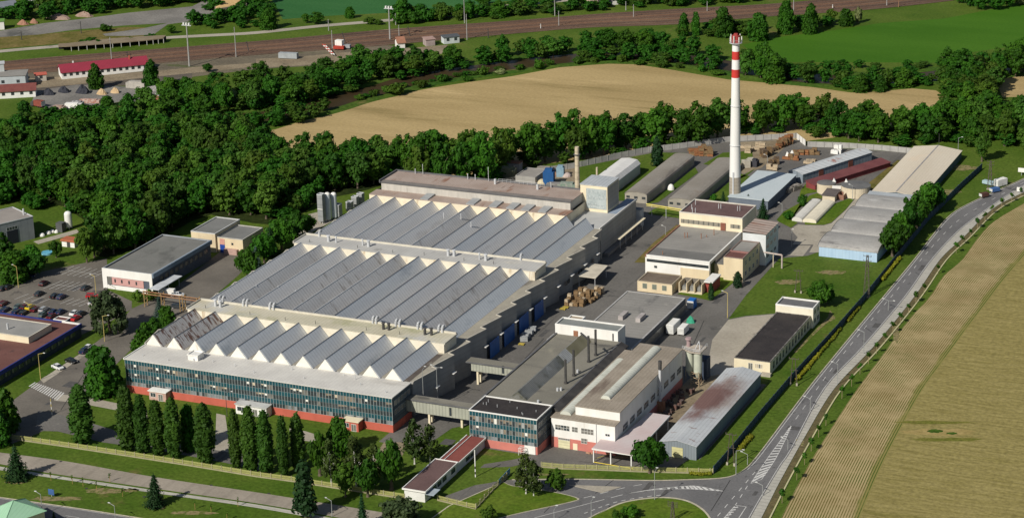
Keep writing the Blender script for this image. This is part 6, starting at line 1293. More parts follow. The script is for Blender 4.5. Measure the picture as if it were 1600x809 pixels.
def lattice(px, b, tp, label, wd=1.5, arms=2):
    x, y = at(px, b); h = height(px, b, tp); t = thing('lattice_pylon', label, 'pylon', (x, y, 0)); m = MB(); n = max(4, int(h/1.5))
    def c(k, z): w2 = wd*(1-.72*z/h)/2; return (x+(w2 if k in (1, 2) else -w2), y+(w2 if k > 1 else -w2), z)
    for k in range(4):
        m.tube(c(k, 0), c(k, h), .09, 4)
        for j in range(n): m.tube(c(k, h*j/n), c((k+1) % 4, h*(j+1)/n), .05, 4)
    m.build('lattice_body', STEEL, t); am = MB()
    for j in range(arms):
        z = h*(.97-.11*j); am.tube((x-1.3, y, z), (x+1.3, y, z), .07, 4)
        for s in (-1.2, 0, 1.2): am.cyl(x+s, y, z, z+.35, .09, n=6)
    am.build('crossarm', STEEL, t); MB().box(x-wd*.6, x+wd*.6, y-wd*.6, y+wd*.6, 0, .3).build('footing', CONC, t)
lattice(1353.8, 463, 398, 'dark lattice pylon standing against the navy fence near the road', 1.7, 3)
lattice(1546, 295, 251, 'dark lattice pylon beside the blue lorry at the upper right', 1.5, 2)
lattice(1051, 812, 783, 'lattice pole with insulators on the traffic island', 1.0, 3)
for px, b, tp, lab in ((1240, 601, 558, 'twin legged timber power pole beside the navy fence and cream shed'), (1142, 726, 676, 'twin legged timber power pole at the bottom end of the navy fence'), (1247, 457, 421, 'twin legged transformer pole on the central lawn')):
    x, y = at(px, b); h = height(px, b, tp); t = thing('power_pole', lab, 'power pole', (x, y, 0)); wd = 1.0
    for s in (-wd, wd): MB().tube((x+s, y, 0), (x+s*.35, y, h), .16, 6, 0, .1, ).build('leg', M('tarred_wood', (.07, .055, .04), (.11, .09, .07), scale=.8), t)
    m = MB().tube((x-1.5, y, h-.4), (x+1.5, y, h-.4), .09, 5); m.tube((x-1.2, y, h*.55), (x+1.2, y, h*.55), .07, 5)
    for s in (-1.4, 0, 1.4): m.cyl(x+s, y, h-.4, h+.1, .1, n=6)
    m.build('crossarm', STEEL, t)
    for s in (-wd, wd): MB().box(x+s-.25, x+s+.25, y-.25, y+.25, 0, .8).build('concrete_foot', CONC, t)
# yellow gas pipe bridge, rusty pipe rack, red pipe
gpipe = thing('gas_pipe', 'yellow overhead pipe between the annex end and the tan building', 'pipe', (2, 200, 0)); a, b2 = at(1010, 319, 4), at(1066, 328, 4)
MB().tube((*a, 4.2), (*b2, 4.2), .22, 8).tube((*a, 3.6), (*b2, 3.6), .12, 6).build('pipe_run', M('gas_yellow', (.70, .60, .16), scale=.6), gpipe)
for t_ in (.15, .55, .95): p = Vector(a).lerp(Vector(b2), t_); MB().tube((p.x, p.y, 0), (p.x, p.y, 4.1), .1, 6).build('support', METAL, gpipe)
RUST2 = M('rust_steel', (.25, .12, .06), (.34, .19, .10), scale=.8)
rk = thing('pipe_rack', 'rusty pipe rack on trestles between the canteen and the sawtooth hall', 'pipe rack', (-115, 62, 0))
pa, pb = Vector(at(222, 458, 4.5)), Vector(at(312, 470, 4.5))
m = MB()
for dz, dy in ((0, 0), (.35, .8), (0, 1.6), (.7, .4)): m.tube((pa.x, pa.y+dy, 4.5+dz), (pb.x, pb.y+dy, 4.5+dz), .17, 7)
m.build('pipes', RUST2, rk)
for t_ in (.03, .33, .65, .70, .95):
    p = pa.lerp(pb, t_); m = MB()
    for dy in (0, 1.7): m.tube((p.x, p.y+dy, 0), (p.x, p.y+dy, 5.4), .15, 5)
    for z in (1.5, 3, 4.4): m.tube((p.x, p.y, z-.8), (p.x, p.y+1.7, z), .08, 4)
    m.build('trestle', M('ochre_trestle', (.42, .28, .12), scale=.8), rk)
rp_ = thing('steam_pipe', 'lagged pipe bending down beside the beige extension', 'pipe', (58, 168, 0)); a = Vector(at(1193, 393, 4.6)); b2 = Vector(at(1222, 398, 4.6))
m = MB().tube((52.0, a.y, 4.6), (b2.x, b2.y, 4.6), .3, 8); m.tube((b2.x, b2.y, 4.6), (b2.x, b2.y, 0), .3, 8); m.build('lagged_pipe', M('faded_lagging', (.42, .32, .28), (.5, .46, .42), scale=.8), rp_)
MB().tube((b2.x-3, b2.y-.1, 0), (b2.x-3, b2.y-.1, 4.4), .14, 6).build('support', CREAM, rp_)

# ------------------------------------------------------------------ vehicles
CARP = {}
def carmat(name, c): 
    return M('car_'+name, c, tuple(x*.92 for x in c), scale=2, rough=.28, spec=.6)
TYRE = M('tyre', (.02, .02, .02), scale=2); CARG = M('car_glass', (.02, .028, .035), (.035, .045, .05), scale=2, rough=.1, spec=.7); HUB = M('wheel_rim', (.4, .4, .4), scale=2, rough=.4)
def car_meshes(estate=False):
    """nose towards +y, 4.35 m long"""
    L2 = 2.17; prof = [(-L2, .45), (-L2+.03, .85), (-1.75, 1.0), (-1.2, 1.03), (.95, 1.0), (1.75, .86), (L2-.05, .68), (L2, .42), (L2-.1, .28), (-L2+.1, .28)]
    if estate: prof[2] = (-2.0, 1.02)
    body = MB(); n = len(prof); wd = [(.74, 0), (.87, .0)]
    rings = []
    for x, s in ((-.88, .97), (-.70, 1.0), (.70, 1.0), (.88, .97)):
        rings.append([(x, y*s if abs(y) > 1.5 else y, z if z < .9 else z+(0 if abs(x) > .8 else .03)) for y, z in prof])
    for i in range(3):
        for k in range(n): j = (k+1) % n; body.face([rings[i][k], rings[i][j], rings[i+1][j], rings[i+1][k]])
    body.face(rings[0][::-1]); body.face(rings[3])
    roof = (-.95, .55) if not estate else (-1.75, .5)
    r0, r1 = roof; body.face([(-.60, r0, 1.47), (.60, r0, 1.47), (.60, r1, 1.46), (-.60, r1, 1.46)])
    for s in (-1, 1):
        for ya, yb, in ((r0, r0-.0), (-.15, -.15), (r1, r1)): body.tube((s*.60, ya, 1.46), (s*.76, ya*1.1, 1.0), .05, 4)
    glass = MB(); bk = r0-.65 if not estate else r0-.28; fw = r1+.85
    P = [(-.76, bk, 1.02), (.76, bk, 1.02), (.76, fw, .99), (-.76, fw, .99)]; Q = [(-.60, r0, 1.455), (.60, r0, 1.455), (.60, r1, 1.445), (-.60, r1, 1.445)]
    for i in range(4): j = (i+1) % 4; glass.face([P[i], P[j], Q[j], Q[i]])
    wh = MB().tube((-.11, 0, 0), (.11, 0, 0), .32, 12); wh.tube((-.115, 0, 0), (.115, 0, 0), .19, 10, 1)
    lig = MB().box(-.14, .14, -.03, .03, -.06, .06)
    return body, glass, wh, lig
def make_car_proto(estate):
    body, glass, wh, lig = car_meshes(estate)
    return (body.mesh('body', TYRE), glass.mesh('windows', CARG), wh.mesh('wheel', [TYRE, HUB]), lig.mesh('light', [WHITE]), lig.mesh('tail_light', [REDP]))
PROTO = [make_car_proto(False), make_car_proto(True)]
def car(px, py, colname, c, label, yaw=90.0, kind=0, group='parked cars', name='parked_car', world=None):
    x, y = world or at(px, py, .5); t = thing(name, label, 'car', (x, y, .04), group, R(yaw-90)); local(t)
    b, g_, wh, l1, l2 = PROTO[kind]
    o = inst('body', b, t, (0, 0, 0)); o.material_slots[0].link = 'OBJECT'; o.material_slots[0].material = carmat(colname, c)
    inst('windows', g_, t, (0, 0, 0))
    for sx in (-.80, .80):
        for sy_ in (-1.32, 1.34): inst('wheel', wh, t, (sx, sy_, .32))
        inst('headlight', l1, t, (sx*.78, 2.14, .66)); inst('tail_light', l2, t, (sx*.82, -2.15, .78))
    return t
cz = lambda x, y: (x*.1375, 400+y*.1375)
BLK, NVY, DRD, GRY, GRN, YLW, REDc, WHT, SIL = (.012, .013, .016), (.012, .025, .075), (.10, .012, .018), (.16, .17, .18), (.10, .14, .13), (.62, .47, .02), (.50, .015, .02), (.78, .78, .77), (.40, .41, .42)
for zx, zy, cn, c, lab, yaw, kd in [
    (500, 308, 'maroon', (.05, .012, .016), 'dark maroon car alone at the left end of the upper bay row', 80, 1), (335, 215, 'navy', NVY, 'dark blue car in the wood shade at the car park edge', 10, 0), (90, 350, 'black', BLK, 'black car beside the dry grass corner of the car park', 80, 0), (30, 365, 'graphite', (.04, .045, .05), 'dark grey car at the left border beside the black car', 80, 0),
    (445, 425, 'graphite', (.04, .045, .05), 'dark grey car alone in the middle bay row', 78, 0), (625, 450, 'black', BLK, 'left car of the dark pair in the middle bay row', 78, 0), (700, 460, 'navy', NVY, 'right car of the dark pair in the middle bay row', 78, 1), (972, 360, 'graphite', (.04, .045, .05), 'dark car parked at the right end of the upper bay row', 78, 0),
    (1062, 525, 'pearl', (.5, .5, .5), 'pale car peeping out left of the willow', 78, 0),
    (40, 535, 'wine', DRD, 'wine red car at the left border of the full car row', 78, 1), (60, 605, 'navy', NVY, 'navy car just above the white hall edge at the left', 78, 0), (210, 572, 'sage', GRN, 'grey green car left of the red and yellow cars', 78, 0), (190, 625, 'navy', NVY, 'navy car behind the hall parapet below the yellow car', 78, 0), (280, 580, 'wine', DRD, 'wine red car between the grey green and yellow cars', 78, 0), (345, 580, 'yellow', YLW, 'bright yellow car in the full row', 78, 0), (405, 602, 'wine', DRD, 'wine red car right of the yellow car', 78, 0), (270, 640, 'black', BLK, 'black car in front of the yellow car', 78, 0),
    (500, 603, 'silver', SIL, 'silver grey car right of the wine red cars', 78, 1), (490, 662, 'sage', GRN, 'grey green car close to the hall parapet', 78, 0), (610, 632, 'navy', NVY, 'left navy car of the pair behind the projecting bay', 78, 0), (690, 632, 'navy', NVY, 'right navy car of the pair behind the projecting bay', 78, 0), (590, 682, 'wine', DRD, 'wine red car beside the projecting bay', 78, 0), (850, 645, 'white', WHT, 'white car beside the black one at the right end of the full row', 78, 0), (925, 652, 'black', BLK, 'black car at the right end of the full row', 78, 1), (860, 703, 'red', REDc, 'bright red small car against the hall rim', 78, 0)]:
    car(*cz(zx, zy), cn, c, lab, yaw+12 if yaw > 60 else yaw, kd)
for zx, zy, cn, c, lab, yaw in [(655, 675, 'white', WHT, 'white car on the pavement edge nearest the zebra crossing', -20), (808, 605, 'black', BLK, 'black car between the two white cars in the street', -15), (1005, 452, 'white', WHT, 'white car furthest along the street beside the dark spruce', 95), (955, 492, 'navy', NVY, 'navy car next to the furthest white car in the street', 95)]:
    car(zx*.1375, 480+zy*.1375, cn, c, lab, yaw, 0, 'cars in the west street')
for zx, zy, cn, c, lab, yaw in [(1000, 437, 'white', WHT, 'white car under the pipe rack by the canteen corner', 20), (1000, 572, 'graphite', (.04, .045, .05), 'dark car beside the ochre trestle', 10)]:
    car(140+zx*.1375, 400+zy*.1375, cn, c, lab, yaw, 1, 'cars by the pipe rack')
# vans, trailers, lorries
def boxy(name, label, cat, px, py, L, W, H, mat, yaw, z0=.5, cab=None, group=None, wheels=2):
    x, y = at(px, py); t = thing(name, label, cat, (x, y, .04), group, R(yaw-90)); local(t)
    MB().box(-W/2, W/2, -L/2, L/2, z0, H).build('box_body', mat, t)
    rf = MB().box(-W/2+.1, W/2-.1, -L/2+.1, L/2-.1, H, H+.06); rf.build('roof_panel', mat, t)
    wm = MB().tube((-.14, 0, 0), (.14, 0, 0), .42, 12).mesh('wheel', TYRE)
    for sx in (-W/2+.15, W/2-.15):
        for k in range(wheels): inst('wheel', wm, t, (sx, -L/2+1.0+k*1.2 if wheels < 3 else -L/2+1+k*(L-2)/(wheels-1), .42))
    if cab:
        MB().extrude_x([(L/2+.15, .5), (L/2+2.0, .5), (L/2+2.0, 1.4), (L/2+1.5, 2.3), (L/2+.15, 2.4)], -W/2, W/2).build('cab', cab, t)
        MB().extrude_x([(L/2+1.96, 1.42), (L/2+2.03, 1.42), (L/2+1.55, 2.25), (L/2+1.48, 2.25)], -W/2+.1, W/2-.1).build('windscreen', CARG, t)
        for sx in (-W/2+.15, W/2-.15): inst('wheel', wm, t, (sx, L/2+1.2, .42))
    dr = MB().box(-W/2+.06, W/2-.06, -L/2-.05, -L/2-.005, z0+.1, H-.1); dr.build('rear_door', M('grey_door', (.66, .66, .63), scale=1), t)
    return t
boxy('box_trailer', 'larger white box trailer parked beside the flat annex', 'trailer', 1052, 518, 6.4, 2.4, 3.3, WHITE, 90)
boxy('box_trailer', 'smaller rounded white trailer right of the larger one', 'trailer', 1067.5, 520.5, 4.8, 2.1, 2.5, WHITE, 90, wheels=1)
car(*cz(1050, 452), 'red', REDc, 'bright red car next to the yellow lamp post in the car park', 20, 1)
boxy('white_van', 'white van under the pipe rack at the canteen corner', 'van', 140+918*.1375, 400+447*.1375, 3.2, 1.9, 2.3, WHITE, 190, .5, WHITE)
boxy('white_container', 'white site container beside the gate at the upper right', 'container', 1563, 290, 5.0, 2.2, 2.7, WHITE, 60, .3)
boxy('blue_lorry', 'blue lorry parked below the white site container', 'lorry', 1554, 300, 3.4, 1.9, 1.7, M('lorry_blue', (.06, .14, .34), scale=.8), 50, .5)
boxy('brown_lorry', 'brown tipper lorry on the road below the blue one', 'lorry', 1537.5, 308, 3.2, 1.8, 1.7, M('lorry_brown', (.10, .045, .035), scale=.8), 50, .5)
boxy('light_blue_boat_cover', 'pale blue covered trailer beside the dark lattice pylon', 'trailer', 1545, 288.5, 4.6, 1.9, 1.5, M('pale_blue_cover', (.42, .56, .60), scale=.6), 160, .4)
boxy('blue_skip', 'bright blue waste container beside the flat annex corner', 'container', 1081, 480, 3.0, 2.2, 2.8, M('skip_blue', (.01, .15, .50), scale=.5, rough=.5), 90, .15)
boxy('white_lorry', 'white and dark lorry parked in the coal yard corner', 'lorry', 113, 170, 5.6, 2.4, 2.6, WHITE, 15, .6, WHITE)
boxy('red_lorry', 'dark red lorry beside the round tree at the coal yard', 'lorry', 62, 167, 4.6, 2.4, 2.9, M('lorry_red', (.26, .07, .05), scale=.6), 170, .6, DMETAL)
boxy('white_cab_wagon', 'red track machine with white cabin on the tracks', 'rail vehicle', 530, 77.5, 5.0, 2.4, 1.7, M('machine_red', (.42, .05, .03), scale=.5), 10, .5)
x, y = at(531, 76); tag(MB().box(x-1.8, x+1.8, y-1.2, y+1.2, 1.8, 4.2).build('white_cabin', WHITE, None, loc=(x, y, 1.8)), 'small white cabin riding on the red track machine', 'cabin')
boxy('grey_wagon', 'grey flat wagon coupled to the red track machine', 'rail vehicle', 541, 76, 4.2, 2.4, 1.9, M('wagon_grey', (.36, .37, .38), scale=.5), 10, .5)
boxy('grey_container', 'long grey container beside the tracks at the wood edge', 'container', 451, 91, 9, 2.5, 2.6, M('container_grey', (.36, .39, .40), scale=.5), 8, .2)
x, y = at(513, 84); cr = thing('crane_jib', 'red and white lattice crane jib lying beside the tracks', 'crane', (x, y, 0)); m = MB(); a, b2 = Vector((*at(506, 80), 3.4)), Vector((*at(521, 88), .9))
for k in range(8):
    p, q = a.lerp(b2, k/8), a.lerp(b2, (k+1)/8)
    for dx in (-.7, .7): m.tube(p+Vector((dx, 0, 0)), q+Vector((dx, 0, 0)), .16, 4, k % 2)
    m.tube(p+Vector((-.7, 0, 0)), q+Vector((.7, 0, 0)), .12, 4, k % 2)
m.build('jib', [M('jib_red', (.5, .08, .05), scale=1), WHITE], cr)

# ------------------------------------------------------------------ crates, pallets, yard goods
WOODC = M('brown_crate', (.25, .165, .085), (.17, .105, .05), scale=1.2, coord='pos'); WOODP = M('pale_timber', (.52, .42, .29), (.42, .33, .22), scale=.9); WOODO = M('orange_timber', (.33, .145, .06), (.23, .105, .05), scale=1.0); WOODD = M('dark_timber', (.10, .07, .045), (.16, .11, .07), scale=1.0)
def crate_mesh(name, w2, d2, h2, mat, slat=.18):
    m = MB().box(-w2/2+.05, w2/2-.05, -d2/2+.05, d2/2-.05, .12, h2-.04)
    n = max(2, int(h2/.38))
    for k in range(n):
        z = .14+k*(h2-.2)/n
        m.box(-w2/2, w2/2, -d2/2, -d2/2+.045, z, z+slat); m.box(-w2/2, w2/2, d2/2-.045, d2/2, z, z+slat)
        m.box(-w2/2, -w2/2+.045, -d2/2+.05, d2/2-.05, z, z+slat); m.box(w2/2-.045, w2/2, -d2/2+.05, d2/2-.05, z, z+slat)
    for k in range(4): m.box(-w2/2+k*w2/4+.03, -w2/2+k*w2/4+w2/4-.06, -d2/2, d2/2, h2-.035, h2)
    for x in (-w2/2+.1, w2/2-.22): m.box(x, x+.12, -d2/2, d2/2, 0, .12)
    return m.mesh(name, mat)
cm = [crate_mesh('wooden_crate', 1.5, 1.3, 1.25, WOODC), crate_mesh('wooden_crate', 1.4, 1.2, 1.2, WOODC), crate_mesh('wooden_crate', 1.2, 1.2, 1.0, WOODP)]
r3 = random.Random(11); k = 0; PX0, PY0 = at(886, 477)
for i in range(5):
    for j in range(8):
        if (i == 0 and j > 5) or (i > 3 and j < 2): continue
        x, y = PX0+i*1.55+r3.uniform(-.2, .2), PY0+j*1.9+i*.3+r3.uniform(-.2, .2)
        for lv in range(r3.choice([1, 1, 2, 2, 3])):
            o = bpy.data.objects.new('wooden_crate', r3.choice(cm)); COL.objects.link(o); o.location = (x, y, .04+lv*1.22); o.rotation_euler = (0, 0, r3.uniform(-.25, .25))
            tag(o, 'brown slatted wooden crate in the pile beside the sawtooth hall', 'crate', 'crates piled beside the sawtooth hall')
def stack_field(name, label, group, meshes, pxs, seed, lv=(1, 3), yaw=0, cat='pallet stack', hh=1.0):
    r4 = random.Random(seed)
    for px, py in pxs:
        x, y = at(px, py); n = r4.randint(*lv)
        for q in range(n):
            o = bpy.data.objects.new(name, r4.choice(meshes)); COL.objects.link(o); o.location = (x+r4.uniform(-.15, .15), y+r4.uniform(-.15, .15), .04+q*hh); o.rotation_euler = (0, 0, R(yaw)+r4.uniform(-.2, .2)); tag(o, label, cat, group)
om = [crate_mesh('timber_pallet', 2.2, 1.4, 1.0, WOODO), crate_mesh('timber_pallet', 1.6, 1.6, .9, WOODO), crate_mesh('timber_pallet', 2.0, 1.4, 1.1, WOODC)]
pm_ = [crate_mesh('pale_pallet_stack', 1.8, 1.5, 1.1, WOODP), crate_mesh('pale_pallet_stack', 2.4, 1.6, 1.0, WOODP)]
dm_ = [crate_mesh('dark_crate', 2.0, 1.6, 1.2, WOODD), crate_mesh('dark_crate', 1.8, 1.5, 1.4, WOODC)]
stack_field('timber_pallet', 'orange stained pallet in the stacks behind the curved grey shed', 'orange pallets behind the curved shed', om, [(1078+i*7+j*2, 236+j*3.2+i*.4) for i in range(5) for j in range(3)], 1, (1, 3), 20, 'pallet')
stack_field('timber_pallet', 'orange pallet in the leaning row along the fence corner', 'orange pallets along the fence corner', om, zp(1140, 200, [(560+i*32, 205-i*12+j*22) for i in range(5) for j in range(2)]), 2, (1, 4), 30, 'pallet')
stack_field('timber_pallet', 'low orange pallet in the row across the timber yard', 'orange pallets across the timber yard', om, zp(1140, 200, [(740+i*28, 280+(i % 2)*22) for i in range(10)]), 3, (1, 2), 0, 'pallet')
stack_field('pale_pallet_stack', 'pale timber pallet beside the fence behind the chimney', 'pale pallets behind the chimney', pm_, zp(1140, 200, [(150, 225), (200, 250), (245, 250), (300, 245), (330, 215), (370, 250), (210, 280)]), 4, (1, 3), 10, 'pallet')
stack_field('dark_crate', 'dark timber crate in the row left of the timber yard road', 'dark crates by the timber yard road', dm_, zp(1140, 200, [(370, 320), (410, 300), (440, 285), (470, 270), (500, 255), (530, 245), (400, 335), (450, 310)]), 5, (1, 3), 35, 'crate')
bmx = MB().box(-1.1, 1.1, -.9, .9, 0, 2.6).box(-1.0, 1.0, -.8, .8, 2.6, 2.75).mesh('board_stack', M('pale_boards', (.50, .46, .38), (.42, .38, .31), scale=.6, lines=(2, .35, .7, .8)))
for k, (zx, zy) in enumerate(((170, 440), (200, 445), (225, 430), (240, 415))):
    x, y = at(*zp(1140, 200, [(zx, zy)])[0]); o = bpy.data.objects.new('board_stack', bmx); COL.objects.link(o); o.location = (x, y, .04); o.rotation_euler = (0, 0, .5); tag(o, 'tall pale stack of boards standing right of the chimney shaft', 'board stack', 'board stacks by the chimney')
for zx, zy, lab in ((285, 430, 'dark tarpaulined machine right of the pale board stacks'),):
    x, y = at(*zp(1140, 200, [(zx, zy)])[0]); t = thing('covered_machine', lab, 'machine', (x, y, 0)); MB().box(x-1.3, x+1.3, y-1.6, y+1.6, 0.03, 2.3).box(x-.8, x+.8, y-1, y+1, 2.3, 2.9).build('machine_body', M('dark_tarpaulin', (.05, .05, .06), scale=.6), t)
stack_field('dark_crate', 'dark timber crate stacked at the yard edge by the pale blue roof', 'dark crates by the pale blue roof', dm_, zp(1140, 200, [(470, 425), (500, 415), (530, 410), (455, 440)]), 6, (2, 3), 35, 'crate', .9)
stack_field('pale_pallet_stack', 'yellowish pallet at the back edge of the pale blue roof', 'yellowish pallets by the pale blue roof', pm_, zp(1140, 200, [(450, 465), (490, 470), (520, 475)]), 7, (1, 2), 0, 'pallet')
stack_field('timber_pallet', 'red brown pallet under white sheets in the middle of the timber yard', 'red pallets under white sheets', om, zp(1140, 200, [(620, 350), (645, 355), (670, 355), (695, 352), (725, 362), (755, 365)]), 8, (1, 2), 0, 'pallet')
for zx, zy, w3, lab in ((655, 318, 2.2, 'left white plastic sheet heaped over the red pallets'), (710, 305, 2.0, 'right white plastic sheet heaped over the red pallets')):
    heap('plastic_sheet', lab, *zp(1140, 200, [(zx, zy+25)])[0], 9, 2.6, WHITE, zx, 'white plastic sheets in the timber yard')
stack_field('pale_pallet_stack', 'yellow timber pallet near the striped shed roof', 'yellow pallets near the striped shed', pm_, zp(1140, 200, [(880, 400), (910, 405), (940, 395), (960, 385), (900, 385)]), 9, (1, 1), 0, 'pallet')
wbx = MB().box(-.9, .9, -.8, .8, 0, 1.3).box(-.8, .8, -.7, .7, 1.3, 1.42).mesh('wrapped_pallet', WHITE)
for k, (zx, zy) in enumerate(((1180, 285), (1210, 290), (1245, 285), (1215, 270), (1250, 270))):
    x, y = at(*zp(1140, 200, [(zx, zy)])[0]); o = bpy.data.objects.new('wrapped_pallet', wbx); COL.objects.link(o); o.location = (x, y, .04+(1.45 if k > 2 else 0)); tag(o, 'white wrapped pallet at the far end of the striped shed', 'pallet', 'white wrapped pallets')
# small goods in the street, tarps
heap('green_tarpaulin', 'crumpled green tarpaulin heap in the yard below the blue waste container', 1079, 503, 15, 2.0, M('green_tarp', (.03, .26, .15), (.05, .34, .21), scale=.9), 5, None, 14, .8)
gm = crate_mesh('metal_box', 2.4, 1.8, 1.5, M('grey_box_steel', (.30, .31, .31), (.38, .39, .39), scale=.6))
for k, (px, py) in enumerate(((822, 527), (827, 522), (832, 517), (819, 532))):
    x, y = at(px, py); o = bpy.data.objects.new('metal_box', gm); COL.objects.link(o); o.location = (x, y, .04); o.rotation_euler = (0, 0, .1*k); tag(o, 'grey steel box in the row beside the hall street', 'steel box', 'grey steel boxes in the street')
ym = crate_mesh('yellow_pallet', 1.8, 1.2, .35, M('yellow_pallet_paint', (.55, .43, .08), scale=.8))
for px, py, lab in ((815, 538, 'yellow pallet before the grey steel boxes'), (879.5, 483, 'yellow pallet at the foot of the brown crates'), (884, 480.5, 'second yellow pallet close to the brown crates')):
    x, y = at(px, py); o = bpy.data.objects.new('yellow_pallet', ym); COL.objects.link(o); o.location = (x, y, .04); tag(o, lab, 'pallet', 'yellow pallets')
# silos by the wood behind the hall
def silo_px(label, px, b, tp, wpx, mat, square=False, name='process_silo'):
    x, y = at(px, b); h = height(px, b, tp); r = (Vector(at(px+wpx/2, b))-Vector((x, y))).length; t = thing(name, label, 'silo', (x, y, 0))
    if square:
        MB().box(x-r, x+r, y-r, y+r, .9, h).build('tower_body', mat, t); MB().ring(x-r-.03, x+r+.03, y-r-.03, y+r+.03, .2, h, h+.25).build('top_rim', METAL, t); MB().box(x-r+.02, x+r-.02, y-r-.06, y-r-.01, h*.5, h*.52).build('seam', WHITE, t)
    else:
        MB().cyl(x, y, .9, h-1.0, r, n=20).build('silo_body', mat, t); MB().dome(x, y, h-1.0, r, .8, 20, 4).build('silo_top', WHITE, t)
    for a in range(4): MB().tube((x+r*.7*math.cos(a*1.57+.78), y+r*.7*math.sin(a*1.57+.78), 0), (x+r*.7*math.cos(a*1.57+.78), y+r*.7*math.sin(a*1.57+.78), 1.2), .15, 5).build('leg', METAL, t)
SGY = M('silo_grey', (.24, .25, .25), (.30, .31, .31), scale=.4, lines=(2, 2.2, .85, .9)); SLB = M('silo_blue_white', (.50, .54, .60), (.57, .61, .66), scale=.4)
silo_px('tall square grey cladding tower left of the white silos', 503.5, 348, 303, 9, SGY, True); silo_px('left white topped round silo behind the grey tower', 513.5, 345, 299, 9, SLB); silo_px('right white topped round silo behind the grey tower', 523, 342, 299, 9, SLB)
silo_px('medium grey square tower right of the white silos', 528, 340, 319, 11, SGY, True); silo_px('short grey tower with white lid beside the sawtooth edge', 547, 332, 315, 9, SGY, True); silo_px('grey square tower next to the short white lidded one', 555.5, 326, 307, 9, SGY, True); silo_px('furthest grey square tower in the silo row', 564, 322, 302, 9, SGY, True)
# goods behind the rear hall
def junk(name, label, px, py, w3, d3, h3, mat, cat, yaw=.2, dome=False):
    x, y = at(px, py); m = MB()
    if dome: m.dome(0, 0, 0, w3, h3, 12, 4)
    else: m.box(-w3, w3, -d3, d3, 0, h3).box(-w3*.7, w3*.7, -d3*.7, d3*.7, h3, h3*1.2)
    o = m.build(name, mat, None, loc=(0, 0, 0)); o.location = (x, y, .05); o.rotation_euler = (0, 0, yaw); return tag(o, label, cat)
junk('blue_machine', 'bright blue machine housing in the yard behind the rear hall', 858, 288, 2.0, 1.6, 5.2, M('machine_blue', (.02, .10, .28), scale=.6), 'machine')
junk('pale_blue_pump', 'pale blue machine near the slender chimney', 876, 275, 1.4, 1.2, 3.6, M('machine_pale_blue', (.25, .38, .46), scale=.6), 'machine')
junk('copper_drum', 'rust brown drum lying in the scrap yard behind the rear hall', 827, 273, 2.2, 1.6, 1.8, M('copper_rust', (.34, .17, .10), scale=.5), 'drum', .2, True)
junk('copper_drum', 'orange brown drum beside the pale blue machine', 865, 274, 2.0, 1.6, 1.5, M('copper_orange', (.42, .24, .15), scale=.5), 'drum', .2, True)
junk('pale_drum', 'whitish pink drum near the slender chimney', 885, 275, 2.0, 1.6, 1.5, M('pale_pink_drum', (.55, .45, .40), scale=.5), 'drum', .2, True)
junk('concrete_culvert', 'grey concrete slab shelter in the scrap yard', 851, 270, 3.0, 2.0, 2.0, M('shelter_concrete', (.30, .28, .24), scale=.5), 'shelter')
junk('cream_heap', 'cream coloured sack pile beside the blue machine', 847, 288, 1.9, 1.5, 2.2, M('cream_sack', (.60, .52, .34), scale=.7), 'sacks', .2, True)
junk('green_scrap', 'greenish metal scrap pile behind the rear hall parapet', 886, 297, 3.4, 1.6, 2.6, M('green_metal', (.16, .24, .18), (.32, .32, .29), scale=1.3), 'scrap pile')
junk('grey_scrap', 'grey metal scrap pile left of the greenish one', 868, 296, 3.4, 1.6, 2.2, M('grey_metal', (.30, .29, .27), (.18, .17, .16), scale=1.3), 'scrap pile')
flat_building('store_hut', 'flat grey roofed store hut in the scrap yard behind the rear hall', *[*(lambda a, b3: (a[0], b3[0]))(at(805, 286), at(836, 289)), at(810, 286)[1], at(810, 286)[1]+11], 3.0, GREYC, M('hut_grey', (.33, .31, .28), (.27, .25, .23), scale=.3), GREYC, .2, cat='hut')
x, y = at(805, 270); hh = height(805, 270, 253); tw2 = thing('sheet_tower', 'small grey sheet tower at the wood edge behind the rear hall', 'tower', (x, y, 0)); MB().box(x-2.4, x+2.4, y-1.5, y+1.5, 0, hh).build('wall', M('tower_sheet', (.32, .32, .31), scale=.4), tw2); MB().box(x-2.6, x+2.6, y-1.7, y+1.7, hh, hh+.2).build('roof', M('rust_tiles', (.34, .16, .10)), tw2); MB().box(x-3.2, x-2.42, y-1.2, y+1.2, hh-2.2, hh-.4).build('hopper', M('pale_hopper', (.46, .56, .66), scale=.5), tw2)
junk('mossy_hut', 'mossy roofed shed left of the grey sheet tower foot', 793, 278, 3.2, 2.4, 3.6, M('moss_olive', (.13, .14, .08), (.2, .2, .13), scale=.6), 'shed')
junk('white_boiler', 'white boiler lying between the two curved grey sheds', 1048.5, 296, 1.3, 1.3, 2.2, WHITE, 'boiler', .2, True)
for px, py, lab in ((1234, 299, 'small dark trailer with pale load in front of the pale blue shed'), (1243, 296, 'grey tarpaulined trailer nearer the striped shed')):
    junk('yard_trailer', lab, px, py, 1.2, 2.6, 1.6, M('pale_load', (.40, .37, .32), (.16, .14, .12), scale=.9), 'trailer', -.35)
